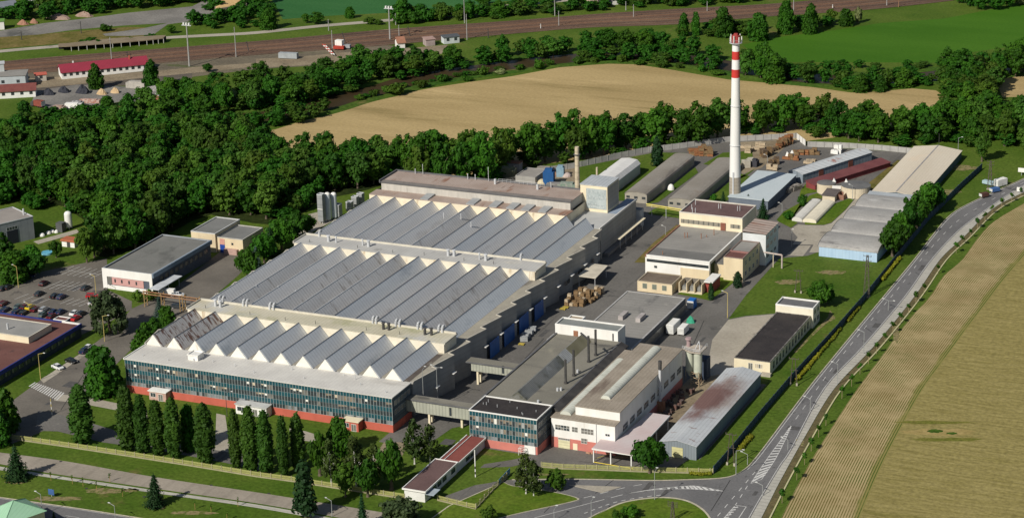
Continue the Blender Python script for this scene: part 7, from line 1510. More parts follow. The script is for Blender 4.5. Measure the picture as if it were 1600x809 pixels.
# signs
for px, b, tp, w3, lab in ((1596, 274, 262, 2.6, 'white sign board on a post cut by the right border'), (1592, 301, 292, 1.6, 'white notice board beside the road gate'), (81, 775, 763, 1.8, 'blue and white traffic sign on the verge of the main road')):
    x, y = at(px, b); h = height(px, b, tp); t = thing('road_sign', lab, 'sign', (x, y, 0)); MB().tube((x, y-.0, 0), (x, y, h), .07, 6).build('post', METAL, t); MB().box(x-w3/2, x+w3/2, y-.13, y-.07, h-1.6, h).build('sign_board', WHITE if b < 700 else M('sign_blue', (.05, .12, .3), scale=1), t)
gx, gy = at(1575, 300); gt2 = thing('barrier_gate', 'dark steel barrier across the road at the upper right', 'gate', (gx, gy, 0)); m = MB(); a, b2 = Vector(at(1566, 293)), Vector(at(1590, 299))
for z in (.4, 1.0, 1.5): m.tube((a.x, a.y, z), (b2.x, b2.y, z), .06, 4)
for k in range(9): p = a.lerp(b2, k/8); m.tube((p.x, p.y, 0), (p.x, p.y, 1.5), .05, 4)
m.build('bars', DMETAL, gt2)
for a_ in (('scrap_heap', 'pale grey scrap heap right of the orange sand', 243, 139, 4.5, 2.6, 1.5, M('pale_scrap', (.42, .40, .37), (.16, .15, .14), scale=1.1), 'scrap heap', .2, True), ('site_hut', 'pale site hut with grey roof behind the orange sand', 214, 136.5, 4.5, 1.8, 2.4, M('site_hut_grey', (.44, .41, .36), scale=.5), 'hut', .1), ('brick_stack', 'long red brick stack in front of the coal yard trees', 141, 160, 4.6, 1.2, 1.3, M('red_brick_stack', (.34, .14, .10), (.5, .42, .36), scale=1.2), 'brick stack', .2), ('parked_truck', 'dark truck with white load beside the white lorry', 121, 166, 2.8, 1.2, 2.0, M('truck_mix', (.55, .55, .54), (.06, .06, .065), scale=.9), 'truck', .25), ('small_shed', 'tiny rust roofed shed at the coal yard front', 92, 173, 2.6, 1.6, 2.0, M('rust_pale_shed', (.45, .38, .33), (.3, .15, .1), scale=.8), 'shed', .2), ('white_boxes', 'white boxes stacked near the trees at the coal yard', 152, 171, 1.6, 1.0, 1.4, WHITE, 'boxes', .2)): junk(*a_)
# ------------------------------------------------------------------ vegetation
BARK = M('bark', (.09, .07, .05), (.14, .11, .08), scale=2, coord='obj'); BIRCHB = M('birch_bark', (.62, .60, .55), (.42, .40, .36), scale=1.2, coord='obj', stain=((.06, .055, .05), 1.6, .6, .68, (1, 1, 3)))
LF = {'broad': leaf_mat('broad_leaves', (.017, .070, .005), (.050, .162, .009), .32), 'olive': leaf_mat('olive_leaves', (.028, .078, .006), (.074, .148, .014), .30), 'poplar': leaf_mat('poplar_leaves', (.024, .072, .007), (.054, .128, .014), .28),
      'conifer': leaf_mat('conifer_needles', (.006, .028, .008), (.016, .052, .012), .08), 'spruce': leaf_mat('blue_spruce_needles', (.030, .060, .048), (.060, .10, .075), .08), 'willow': leaf_mat('willow_leaves', (.034, .060, .022), (.075, .105, .04), .25),
      'birch': leaf_mat('birch_leaves', (.030, .062, .012), (.075, .115, .024), .28), 'bright': leaf_mat('bright_leaves', (.040, .110, .008), (.085, .165, .014), .28), 'hedge': leaf_mat('yellow_hedge_leaves', (.14, .16, .010), (.26, .27, .02), .2), 'flower': leaf_mat('pale_blossom_leaves', (.10, .14, .03), (.30, .32, .15), .25)}
ICO = {}
def ico(sub):
    if sub not in ICO:
        bm = bmesh.new(); bmesh.ops.create_icosphere(bm, subdivisions=sub, radius=1.0); bm.verts.ensure_lookup_table()
        ICO[sub] = ([v.co.copy() for v in bm.verts], [tuple(v.index for v in f.verts) for f in bm.faces]); bm.free()
    return ICO[sub]
def rdir(r):
    z = r.uniform(-1, 1); a = r.uniform(0, 2*math.pi); q = math.sqrt(1-z*z); return Vector((q*math.cos(a), q*math.sin(a), z))
def leaf_quad(mb, c, nrm, s, r, asp=1.0):
    u = nrm.orthogonal().normalized(); v = nrm.cross(u); a = r.uniform(0, 6.28); u, v = u*math.cos(a)+v*math.sin(a), v*math.cos(a)-u*math.sin(a)
    u *= s*.5; v *= s*.5*asp
    k = r.uniform(-.25, .25)
    mb.face([c-u-v, c+u-v*(1+k), c+u*(1-k)+v, c-u+v])
def crown_mesh(name, lobes, mat, seed, leaf=.75, per=9.0, core=.80, jit=.48, up=.30):
    r = random.Random(seed); mb = MB(); V, F = ico(1)
    for c, rx, rz in lobes:
        c = Vector(c)
        if core:
            i = len(mb.v); k = r.random()*9
            for v in V:
                n_ = noise.noise(v*1.7+Vector((k, seed, c.z)))*.28; mb.v.append((c.x+v.x*rx*core*(1+n_), c.y+v.y*rx*core*(1+n_), c.z+v.z*rz*core*(1+n_)))
            for f in F: mb.f.append(tuple(i+a for a in f)); mb.m.append(0)
        cnt = int(per*(rx*rx*.6+rx*rz*.4)/(leaf*leaf)*1.0)
        for _ in range(cnt):
            d = rdir(r)
            if d.z < -.55 and r.random() < .6: continue
            q = r.uniform(.80, 1.16); p = Vector((c.x+d.x*rx*q, c.y+d.y*rx*q, c.z+d.z*rz*q))
            nn = (d+rdir(r)*jit+Vector((0, 0, up))).normalized(); leaf_quad(mb, p, nn, leaf*r.uniform(.6, 1.35), r, r.uniform(.7, 1.1))
    me = mb.mesh(name, mat); return me
def trunk_mesh(name, h, r0, mat, limbs=4, seed=0, spread=2.0, top=.75):
    r = random.Random(seed); mb = MB(); mb.tube((0, 0, 0), (0, 0, .5), r0*1.4, 8, 0, r0); mb.tube((0, 0, .5), (r.uniform(-.2, .2), r.uniform(-.2, .2), h*top), r0, 8, 0, r0*.35)
    for k in range(limbs):
        a = 2*math.pi*k/limbs+r.random(); z = h*(.28+.25*r.random()); mb.tube((0, 0, z), (spread*math.cos(a), spread*math.sin(a), z+h*.22), r0*.45, 5, 0, r0*.15)
    return mb.mesh(name, mat)
def broad_lobes(seed, h=12.0, R_=4.3, base=1.0, n=34, big=1.6):
    r = random.Random(seed); L = []; cz_ = (h+base)/2; rz = (h-base)/2
    L.append(((0, 0, cz_), R_*.60, rz*.72)); L.append(((0, 0, base+rz*.45), R_*.62, rz*.42))
    for k in range(n):
        d = rdir(r)
        if d.z < -.35: d.z *= .5
        q = r.uniform(.56, .82); rr = big*r.uniform(.5, 1.2)*(1-.25*max(0, d.z))
        L.append(((d.x*R_*q, d.y*R_*q, cz_+d.z*rz*q), rr, rr*r.uniform(.75, .95)))
    for k in range(5):
        a = r.uniform(0, 6.28); q = R_*r.uniform(.8, 1.0); L.append(((q*math.cos(a), q*math.sin(a), cz_+r.uniform(-.3, .5)*rz), big*.55, big*.45))
    return L
KINDS = {}
def reg(kind, crowns, trunk, H): KINDS[kind] = (crowns, trunk, H)
bt = trunk_mesh('trunk', 12, .28, BARK, 5, 3, 2.4)
reg('broad', [(crown_mesh('crown', broad_lobes(s, 12, 4.3), LF['broad'], s, .62, 8), 4.9) for s in range(1, 7)], bt, 12.0)
reg('olive', [(crown_mesh('crown', broad_lobes(s+20, 12, 4.2, 1.2, 32, 1.5), LF['olive'], s+20, .6, 8), 4.8) for s in range(4)], bt, 12.0)
LF['light'] = leaf_mat('light_leaves', (.034, .100, .010), (.078, .180, .020), .3)
reg('light', [(crown_mesh('crown', broad_lobes(s+30, 12, 4.1, .9, 38, 1.35), LF['light'], s+30, .55, 8), 4.7) for s in range(3)], bt, 12.0)
reg('round', [(crown_mesh('crown', broad_lobes(s+40, 9, 4.4, 1.3, 30, 1.7), LF['broad'], s+40, .62), 4.9) for s in range(2)], trunk_mesh('trunk', 9, .3, BARK, 5, 5, 2), 9.0)
def dense_lobes(seed, h=10.0, R_=4.2):
    r = random.Random(seed); L = []
    for k in range(60):
        t = r.random()**1.25; z = .5+t*(h-1.3); q0 = R_*(1-t**2.4)**.7*min(1, .6+t*2.4); a = k*2.4; q = q0*r.uniform(.45, .85); rr = r.uniform(.7, 1.35)*(1-.35*t); L.append(((q*math.cos(a), q*math.sin(a), z), rr, rr*.9))
    for k in range(5): t = k/5; L.append(((0, 0, .8+t*(h-2.0)), R_*.70*(1-t**2.2)**.7+.3, 1.6))
    return L
reg('dense', [(crown_mesh('crown', dense_lobes(s+44), LF['broad'], s+45, .55, 9, .8, .65), 4.5) for s in range(3)], trunk_mesh('trunk', 5, .3, BARK, 0, 5, 2), 10.0)
reg('bush', [(crown_mesh('crown', broad_lobes(s+60, 4.2, 2.7, .1, 12, 1.15), LF['broad'], s+60, .55), 3.2) for s in range(3)]+[(crown_mesh('crown', broad_lobes(s+64, 4.2, 2.7, .1, 12, 1.15), LF['olive'], s+64, .55), 3.2) for s in range(2)], trunk_mesh('trunk', 3, .12, BARK, 3, 1, 1), 4.2)
reg('blossom', [(crown_mesh('crown', broad_lobes(s+70, 4.2, 2.7, .1, 12, 1.15), LF['flower'], s+70, .55), 3.2) for s in range(2)], trunk_mesh('trunk', 3, .12, BARK, 3, 1, 1), 4.2)
reg('bright', [(crown_mesh('crown', broad_lobes(s+80, 6, 2.9, .6, 14, 1.3), LF['bright'], s+80, .6), 3.4) for s in range(2)], trunk_mesh('trunk', 5, .16, BARK, 4, 2, 1.4), 6.0)
def poplar_lobes(seed):
    r = random.Random(seed); L = []
    def pf(t): return 1.95*max(.22, math.sin(math.pi*min(1, t*.80+.14))**.5)*(1-.05*t)
    for k in range(70):
        t = (k+.5)/70; z = .9+t*16.6; a = k*2.4+r.uniform(-.5, .5); q = pf(t)*r.uniform(.35, .68); rr = pf(t)*r.uniform(.34, .52)+.1
        L.append(((q*math.cos(a), q*math.sin(a), z), rr, rr*1.9))
    for k in range(10): t = (k+.5)/10; L.append(((0, 0, 1.1+t*15.8), pf(t)*.66, 1.5))
    L.append(((0, 0, 17.6), .35, .9)); return L
reg('poplar', [(crown_mesh('crown', poplar_lobes(s), LF['poplar'], s+100, .46, 9, .85, .6, .1), 1.85) for s in range(4)], trunk_mesh('trunk', 18, .22, BARK, 0, 8, .6, .6), 18.5)
def conifer_mesh(name, mat, seed, h=10.0, R_=2.6, tiers=15, droop=.35, leaf=.5, full=1.0):
    r = random.Random(seed); mb = MB()
    for k in range(9):
        z0 = .3+(h-.3)*k/9; z1 = .3+(h-.3)*(k+1.6)/9; mb.cyl(0, 0, z0, min(z1, h), R_*.62*(1-k/9)*full+.05, .04, 9, cap=False)
    for t in range(tiers):
        f = t/tiers; z = .5+(h-.6)*f; br = R_*(1-f)**.85*(.85+.3*r.random())+.12; nb = max(5, int(13*(1-f)+5)); a0 = r.random()*6
        for k in range(nb):
            a = a0+2*math.pi*k/nb+r.uniform(-.15, .15); L = br*r.uniform(.75, 1.15); steps = max(3, int(L/.30))
            for s in range(steps):
                q = (s+.6)/steps; p = Vector((L*q*math.cos(a), L*q*math.sin(a), z-droop*L*q*q+.12*L*q+r.uniform(-.12, .12)))
                for _ in range(2): leaf_quad(mb, p+rdir(r)*.16, (Vector((math.cos(a)*.4, math.sin(a)*.4, .85))+rdir(r)*.6).normalized(), leaf*(1.1-.45*q)*r.uniform(.7, 1.3), r, .6)
    mb.tube((0, 0, h-.4), (0, 0, h+.35), .07, 4); return mb.mesh(name, mat)
ctm = trunk_mesh('trunk', 4, .22, BARK, 0, 9)
reg('conifer', [(conifer_mesh('crown', LF['conifer'], s+200), 2.75) for s in range(3)], ctm, 10.3)
reg('spruce', [(conifer_mesh('crown', LF['spruce'], s+210), 2.75) for s in range(2)], ctm, 10.3)
reg('pine', [(crown_mesh('crown', [((0, 0, 1.9+k*1.2), 1.9*(1-k/9)**.7+.35, 1.0) for k in range(8)]+[((1.5*math.cos(k*2.4)*(1-k/16), 1.5*math.sin(k*2.4)*(1-k/16), 1.8+k*.62), .95, .75) for k in range(13)], LF['conifer'], 230, .5, 9, .8, .7), 2.6)], trunk_mesh('trunk', 9, .25, BARK, 0, 9), 11.0)
reg('thuja', [(crown_mesh('crown', [((0, 0, .6+k*.55), .95*(1-(k/9)**2.5)**.5+.1, .8) for k in range(9)], LF['conifer'], 240, .35, 9, .85, .5), 1.0)], trunk_mesh('trunk', 2, .1, BARK, 0, 9), 5.7)
def birch_lobes(seed, h=11.0):
    r = random.Random(seed); L = []
    for k in range(60):
        t = r.random(); z = 2.2+t*(h-3.2); prof = 2.6*math.sin(math.pi*min(1, .18+t*.82))**.7; a = r.uniform(0, 6.28); q = prof*r.uniform(.3, 1.0); rr = r.uniform(.45, .95)
        L.append(((q*math.cos(a), q*math.sin(a), z), rr, rr*1.15))
    return L
reg('birch', [(crown_mesh('crown', birch_lobes(s+5), LF['birch'], s+250, .46, 5.5, .55, .8, 0), 3.1) for s in range(3)], trunk_mesh('trunk', 11, .17, BIRCHB, 7, 4, 1.6, .9), 11.0)
def willow_lobes(seed):
    r = random.Random(seed); L = broad_lobes(seed, 10.5, 4.4, 2.6, 20, 1.6)
    for k in range(26): a = r.uniform(0, 6.28); q = 4.3*r.uniform(.75, 1.05); L.append(((q*math.cos(a), q*math.sin(a), r.uniform(1.6, 5.5)), .8, 1.9))
    return L
reg('willow', [(crown_mesh('crown', willow_lobes(s+9), LF['willow'], s+270, .55, 7.5, .72, .7, 0), 5.0) for s in range(2)], trunk_mesh('trunk', 9, .35, BARK, 6, 6, 2.4), 10.8)
reg('sapling', [(crown_mesh('crown', [((0, 0, 3.0), .55, .8), ((.3, .1, 2.6), .4, .5), ((-.25, -.2, 3.4), .38, .5)], LF['broad'], 290, .3, 7, .7, .8), .85)], MB().tube((0, 0, 0), (0, 0, 3.4), .07, 5).mesh('trunk', M('stake_wood', (.36, .28, .16), scale=1)), 3.9)
reg('young', [(crown_mesh('crown', [((0, 0, 1.9), .32, .5), ((.15, .1, 1.4), .22, .4)], LF['olive'], 291, .22, 5, .6, .9), .5)], MB().tube((0, 0, 0), (0, 0, 1.9), .06, 5).mesh('trunk', M('stake_orange', (.42, .27, .10), scale=1)), 2.4)
tr_ = random.Random(99)
def tree(kind, x, y, h, wd, name, label, cat, group, idx=None, z=0.0):
    cr, tk2, H = KINDS[kind]; me, r0 = cr[idx % len(cr)] if idx is not None else tr_.choice(cr)
    t = bpy.data.objects.new(name, None); COL.objects.link(t); t.location = (x, y, z); t.rotation_euler = (0, 0, tr_.uniform(0, 6.28)); tag(t, label, cat, group); ORG[t.name] = Vector((x, y, z))
    sx = wd/2/r0; sz = h/H
    for nm, m in (('trunk', tk2), ('crown', me)):
        o = bpy.data.objects.new(nm, m); COL.objects.link(o); o.parent = t; o.scale = (sx, sx, sz) if nm == 'crown' else (max(.5, sz), max(.5, sz), sz)
    return t
def tpx(kind, px, by, ty, wpx, name, label, cat='tree', group=None, idx=None):
    x, y = at(px, by); h = height(px, by, ty); w2 = (Vector(at(px+wpx/2, by))-Vector(at(px-wpx/2, by))).length; return tree(kind, x, y, h, w2, name, label, cat, group, idx)
def inside(p, poly):
    c = False; n = len(poly); j = n-1
    for i in range(n):
        if (poly[i][1] > p[1]) != (poly[j][1] > p[1]) and p[0] < (poly[j][0]-poly[i][0])*(p[1]-poly[i][1])/(poly[j][1]-poly[i][1])+poly[i][0]: c = not c
        j = i
    return c
TAKEN = []
def scatter(pxpoly, d, seed, tries=4000, clear=None):
    poly = gp(pxpoly); r = random.Random(seed); xs = [p[0] for p in poly]; ys = [p[1] for p in poly]; out = []
    for _ in range(tries):
        p = (r.uniform(min(xs), max(xs)), r.uniform(min(ys), max(ys)))
        if not inside(p, poly): continue
        if any((p[0]-q[0])**2+(p[1]-q[1])**2 < (d*r.uniform(.85, 1.15))**2 for q in out): continue
        if any((p[0]-q[0])**2+(p[1]-q[1])**2 < (d*.6)**2 for q in TAKEN): continue
        out.append(p)
    TAKEN.extend(out); return out
WOODS = []
def wood(pxpoly, d, seed, hr, wr, mix_, name, labels, group):
    r = random.Random(seed+1)
    for p in scatter(pxpoly, d, seed):
        k = r.random(); kind = mix_[-1][0]
        for kk, pr2 in mix_:
            if k < pr2: kind = kk; break
            k -= pr2
        lab = labels[kind]
        if kind == 'broad' and r.random() < .2: kind = 'light'; lab = 'light green tree'+labels['broad'].split(' tree', 1)[1]
        h, w2 = r.uniform(*hr), r.uniform(*wr); dist = (Vector((p[0], p[1], 0))-CAM).length
        WOODS.append((h*w2/dist**2*(1 if name == 'broadleaf_tree' else 100), kind, p, h, w2, name, lab, group+(' light' if kind == 'light' else '')+(' bushes' if kind in ('bush', 'blossom') else ' trees')+(' olive' if kind == 'olive' else '')+(' blossom' if kind == 'blossom' else '')+(' bright' if kind == 'bright' else '')))
    return 0
FILL = []
def fill(pxpoly, d, seed, hr, wr, kinds=('broad',)):
    r = random.Random(seed+3); poly = gp(pxpoly); xs = [p[0] for p in poly]; ys = [p[1] for p in poly]; area = abs(sum(poly[i-1][0]*poly[i][1]-poly[i][0]*poly[i-1][1] for i in range(len(poly))))/2
    n = int(area/(d*d)); k = 0
    while k < n:
        p = (r.uniform(min(xs), max(xs)), r.uniform(min(ys), max(ys)))
        if inside(p, poly): FILL.append((p, r.uniform(*hr), r.uniform(*wr), r.choice(kinds))); k += 1
def grow_woods():
    import numpy as np
    ws = sorted(WOODS, key=lambda t: -t[0]); nb = 0
    for s_, kind, p, h, w2, name, lab, grp in ws:
        if name == 'broadleaf_tree' and kind in ('broad', 'olive', 'light'):
            if nb >= 285: FILL.append((p, h, w2, 'broad' if kind == 'light' else kind)); continue
            nb += 1
        tree(kind, p[0], p[1], h, w2, name, lab, 'tree' if kind not in ('bush', 'blossom') else 'bush', grp)
    lp = {'broad': [crown_mesh('low', broad_lobes(s+300, 12, 4.3, .6, 16, 1.7), LF['broad'], s, .85, 6) for s in range(4)], 'olive': [crown_mesh('low', broad_lobes(s+310, 12, 4.3, .6, 16, 1.7), LF['olive'], s, .85, 6) for s in range(2)]}
    for kind in ('broad', 'olive'):
        arrs = []
        for me in lp[kind]:
            v = np.empty(len(me.vertices)*3, np.float32); me.vertices.foreach_get('co', v); li = np.empty(len(me.loops), np.int32); me.loops.foreach_get('vertex_index', li); ls = np.empty(len(me.polygons), np.int32); me.polygons.foreach_get('loop_start', ls); arrs.append((v.reshape(-1, 3), li, ls)); 
        V, LI, LS = [], [], []; nv = nl = 0; r = random.Random(5)
        for p, h, w2, kd in FILL:
            if kd != kind: continue
            v, li, ls = r.choice(arrs); a = r.uniform(0, 6.28); c, s = math.cos(a), math.sin(a); sx, sz = w2/9.8, h/12
            q = np.stack([(v[:, 0]*c-v[:, 1]*s)*sx+p[0], (v[:, 0]*s+v[:, 1]*c)*sx+p[1], v[:, 2]*sz], 1); V.append(q); LI.append(li+nv); LS.append(ls+nl); nv += len(v); nl += len(li)
        if not V: continue
        V = np.concatenate(V); LI = np.concatenate(LI); LS = np.concatenate(LS); me = bpy.data.meshes.new('woodland_mass')
        me.vertices.add(len(V)); me.vertices.foreach_set('co', V.astype(np.float32).ravel()); me.loops.add(len(LI)); me.loops.foreach_set('vertex_index', LI.astype(np.int32)); me.polygons.add(len(LS)); me.polygons.foreach_set('loop_start', LS.astype(np.int32)); me.update(calc_edges=True)
        me.materials.append(LF[kind]); o = bpy.data.objects.new('woodland_mass', me); COL.objects.link(o); o['kind'] = 'stuff'
        tag(o, 'dark green undergrowth and far trees filling the woods and river banks' if kind == 'broad' else 'olive green undergrowth and far trees filling the woods and river banks', 'woodland')
    print('individual wood trees', nb, 'in the mass', len(FILL))
NTREE = 0
NTREE += wood([(-70, 318), (0, 246), (60, 238), (100, 238), (160, 226), (260, 212), (345, 216), (408, 240), (450, 262), (470, 300), (440, 338), (395, 346), (330, 338), (300, 346), (250, 366), (225, 376), (170, 396), (150, 396), (146, 372), (138, 352), (108, 326), (70, 322), (55, 312), (40, 304), (-70, 318)], 8.2, 5, (12, 17.5), (9.5, 13.0), [('broad', .78), ('olive', .22)], 'broadleaf_tree', {'broad': 'dark green leafy tree in the dense wood left of the sawtooth hall', 'olive': 'yellowish green leafy tree in the dense wood left of the sawtooth hall'}, 'dense wood left of the hall')
NTREE += wood([(455, 262), (520, 258), (600, 258), (632, 272), (600, 282), (570, 292), (500, 306), (485, 312), (470, 300)], 7.6, 6, (13, 17.5), (9.5, 13), [('broad', .82), ('olive', .18)], 'broadleaf_tree', {'broad': 'dark green leafy tree at the wood edge behind the grey process silos', 'olive': 'yellowish leafy tree at the wood edge behind the grey process silos'}, 'wood behind the silos')
NTREE += wood([(265, 160), (330, 152), (400, 138), (480, 132), (540, 112), (600, 100), (650, 102), (655, 118), (600, 128), (540, 142), (490, 158), (430, 170), (360, 178), (300, 186), (250, 190), (200, 192), (240, 175)], 8.4, 7, (9.5, 14), (8.5, 12), [('broad', .86), ('olive', .14)], 'broadleaf_tree', {'broad': 'dark leafy tree in the belt between the railway and the river', 'olive': 'lighter leafy tree in the belt between the railway and the river'}, 'belt between railway and river')
NTREE += wood([(650, 102), (700, 100), (760, 98), (790, 86), (860, 78), (905, 78), (905, 86), (860, 90), (790, 99), (730, 108), (655, 118)], 8.2, 8, (8, 12), (8, 11), [('broad', .85), ('olive', .15)], 'broadleaf_tree', {'broad': 'round leafy tree on the river bank below the white railway hut', 'olive': 'paler leafy tree on the river bank below the white railway hut'}, 'river bank below the railway hut')
NTREE += wood([(905, 78), (960, 70), (1030, 68), (1045, 80), (1100, 88), (1120, 96), (1060, 86), (960, 82), (905, 88)], 8.5, 9, (8, 12), (8, 11), [('broad', .9), ('olive', .1)], 'broadleaf_tree', {'broad': 'round leafy tree on the river bank behind the ripe field crest', 'olive': 'paler leafy tree on the river bank behind the ripe field crest'}, 'river bank behind the field crest')
wood([(60, 236), (160, 222), (300, 198), (420, 190), (500, 180), (500, 186), (430, 200), (330, 208), (200, 218), (60, 244)], 6.5, 61, (5, 9), (6, 9), [('broad', .5), ('olive', .5)], 'broadleaf_tree', {'broad': 'small dark tree on the near river bank by the dense wood', 'olive': 'small olive green tree on the near river bank by the dense wood'}, 'near river bank')
wood([(0, 205), (60, 196), (150, 188), (210, 194), (150, 204), (60, 216), (0, 225), (-60, 236), (-60, 215)], 7.0, 62, (6, 10), (7, 10), [('broad', .8), ('olive', .2)], 'broadleaf_tree', {'broad': 'dark leafy tree between the coal yard and the river at the left', 'olive': 'olive leafy tree between the coal yard and the river at the left'}, 'left river belt')
wood([(560, 154), (607, 143), (675, 129.5), (740, 119), (800, 111), (875, 99), (950, 95), (1050, 103), (1130, 117), (1130, 120), (1050, 107), (950, 98), (875, 102.5), (800, 116), (740, 125), (675, 135), (607, 148), (560, 160)], 8, 63, (2.2, 4.5), (4, 7), [('bush', .75), ('blossom', .1), ('bright', .15)], 'riverside_bush', {'bush': 'low green bush on the grassy bank between river and ripe field', 'blossom': 'pale flowering bush on the bank between river and ripe field', 'bright': 'bright yellow green bush on the bank between river and ripe field'}, 'river bank by the field')
wood([(905, 90), (960, 84), (1040, 90), (1080, 96), (1120, 104), (1120, 112), (1060, 103), (960, 94), (900, 98)], 7.0, 64, (5, 8.5), (7, 10), [('broad', .8), ('olive', .2)], 'broadleaf_tree', {'broad': 'low round tree in the thicket left of the banded chimney top', 'olive': 'low olive tree in the thicket left of the banded chimney top'}, 'thicket left of the chimney top')
NTREE += wood([(1160, 108), (1200, 104), (1212, 120), (1215, 126), (1165, 122)], 7.0, 10, (10, 14), (9, 12), [('broad', 1.0)], 'broadleaf_tree', {'broad': 'big dark leafy tree just right of the banded chimney top'}, 'right of the chimney top')
NTREE += wood([(1232, 118), (1300, 118), (1345, 122), (1385, 123), (1440, 124), (1440, 132), (1385, 138), (1320, 137), (1240, 128)], 7.0, 11, (5, 9.5), (6.5, 10), [('broad', .7), ('olive', .3)], 'broadleaf_tree', {'broad': 'round green tree on the river below the green meadow', 'olive': 'olive green tree on the river below the green meadow'}, 'river below the meadow')
NTREE += wood([(1470, 120), (1510, 108), (1560, 112), (1562, 150), (1540, 170), (1500, 175), (1478, 160)], 7.0, 12, (9, 13.5), (8, 11), [('broad', .6), ('olive', .4)], 'broadleaf_tree', {'broad': 'tall dark tree in the clump at the right end of the ripe field', 'olive': 'tall olive tree in the clump at the right end of the ripe field'}, 'clump right of the ripe field')
NTREE += wood([(1560, 100), (1620, 95), (1660, 100), (1640, 116), (1560, 124)], 8, 13, (9, 13), (8, 11), [('broad', .8), ('olive', .2)], 'broadleaf_tree', {'broad': 'leafy tree on the river at the right border', 'olive': 'olive tree on the river at the right border'}, 'right border river')
NTREE += wood([(640, 282), (700, 274), (760, 268), (830, 262), (900, 252), (930, 244), (930, 236), (880, 240), (800, 252), (700, 264), (640, 272)], 7.2, 14, (14.5, 19.5), (10, 13.5), [('broad', .78), ('olive', .22)], 'broadleaf_tree', {'broad': 'leafy tree in the row behind the rear hall and slender chimney', 'olive': 'yellowish leafy tree in the row behind the rear hall and slender chimney'}, 'row behind the rear hall')
NTREE += wood([(930, 244), (1010, 232), (1060, 228), (1125, 222), (1125, 214), (1050, 218), (990, 226), (930, 236)], 7.2, 15, (13, 18), (9.5, 13), [('broad', .85), ('olive', .15)], 'broadleaf_tree', {'broad': 'leafy tree behind the fence and the curved grey sheds', 'olive': 'lighter leafy tree behind the fence and the curved grey sheds'}, 'behind the curved sheds')
NTREE += wood([(1150, 214), (1180, 212), (1240, 206), (1300, 212), (1330, 220), (1330, 205), (1290, 196), (1230, 192), (1180, 202), (1152, 206)], 7.5, 16, (12, 16.5), (9.5, 13), [('broad', .85), ('olive', .15)], 'broadleaf_tree', {'broad': 'leafy tree behind the timber yard fence corner', 'olive': 'lighter leafy tree behind the timber yard fence corner'}, 'behind the timber yard')
NTREE += wood([(1335, 220), (1400, 226), (1450, 230), (1450, 212), (1400, 205), (1340, 205)], 7.5, 17, (11, 15), (9, 12), [('broad', .75), ('olive', .25)], 'broadleaf_tree', {'broad': 'leafy tree behind the fence left of the cream sheet hall', 'olive': 'paler leafy tree behind the fence left of the cream sheet hall'}, 'behind the cream hall fence')
NTREE += wood([(1450, 228), (1500, 226), (1560, 230), (1620, 240), (1680, 246), (1680, 205), (1600, 190), (1540, 184), (1480, 190), (1450, 200)], 8.0, 18, (10, 16), (8.5, 12), [('broad', .72), ('olive', .28)], 'broadleaf_tree', {'broad': 'leafy tree in the wood behind the far end of the east road', 'olive': 'olive leafy tree in the wood behind the far end of the east road'}, 'wood at the far road end')
fill([(-60, 300), (0, 240), (60, 234), (160, 224), (260, 210), (345, 214), (410, 242), (470, 260), (600, 258), (634, 278), (618, 284), (560, 300), (500, 312), (478, 330), (440, 348), (330, 332), (300, 340), (225, 384), (165, 400), (148, 380), (134, 345), (100, 328), (-60, 326)], 6.5, 1, (4, 9), (6, 9), ('broad', 'broad', 'broad', 'olive'))
fill([(250, 176), (330, 158), (400, 142), (480, 136), (540, 116), (600, 104), (650, 104), (730, 104), (790, 92), (860, 84), (905, 82), (960, 78), (1060, 84), (1110, 92), (1110, 94), (1060, 88), (960, 84), (870, 90), (790, 99), (720, 108), (640, 122), (600, 133), (545, 146), (490, 162), (440, 173), (360, 181), (250, 191), (190, 198)], 6.2, 2, (3, 8), (6, 10), ('broad', 'broad', 'broad', 'olive'))
fill([(-70, 212), (0, 200), (60, 192), (150, 186), (250, 190), (120, 204), (0, 226), (-70, 236)], 6.0, 3, (4, 8), (7, 10), ('broad', 'broad', 'olive'))
fill([(120, 214), (250, 202), (360, 192), (440, 184), (500, 173), (540, 160), (530, 166), (450, 194), (360, 208), (200, 218), (100, 232), (0, 242), (0, 232)], 6.0, 4, (4, 8), (6, 9), ('broad', 'olive'))
fill([(560, 150), (640, 131), (720, 117), (790, 107), (870, 97.5), (960, 92), (1060, 96), (1110, 103), (1150, 112), (1150, 118), (1060, 103), (960, 95), (870, 101), (790, 112), (720, 122), (640, 138), (560, 158)], 6.5, 5, (1.0, 2.6), (3.5, 6.5), ('broad', 'olive'))
fill([(1165, 118), (1225, 125), (1270, 129), (1340, 132), (1437, 127), (1480, 123), (1480, 140), (1437, 135), (1375, 139), (1330, 140), (1270, 133), (1200, 127)], 6.0, 6, (1.5, 4.5), (4, 7.5), ('broad', 'olive'))
fill([(1228, 112), (1300, 116), (1437, 113), (1480, 108), (1480, 100), (1300, 106), (1230, 104)], 7.0, 7, (2, 5.5), (5, 8), ('broad', 'olive'))
fill([(700, 296), (790, 288), (790, 276), (700, 284)], 5, 88, (3, 6), (5, 7), ('broad',))
fill([(640, 284), (700, 277), (830, 266), (930, 248), (1010, 236), (1060, 231), (1125, 224), (1125, 214), (1010, 224), (930, 236), (800, 252), (640, 272)], 6.0, 8, (3, 7), (5.5, 8.5), ('broad', 'broad', 'olive'))
fill([(1150, 216), (1240, 208), (1300, 220), (1400, 230), (1450, 232), (1560, 232), (1680, 246), (1680, 206), (1540, 186), (1450, 206), (1330, 206), (1240, 196), (1155, 208)], 6.5, 9, (3, 7), (5.5, 9), ('broad', 'broad', 'olive'))
fill([(1470, 125), (1560, 118), (1560, 160), (1480, 172)], 6, 10, (4, 9), (6, 9), ('broad', 'olive'))
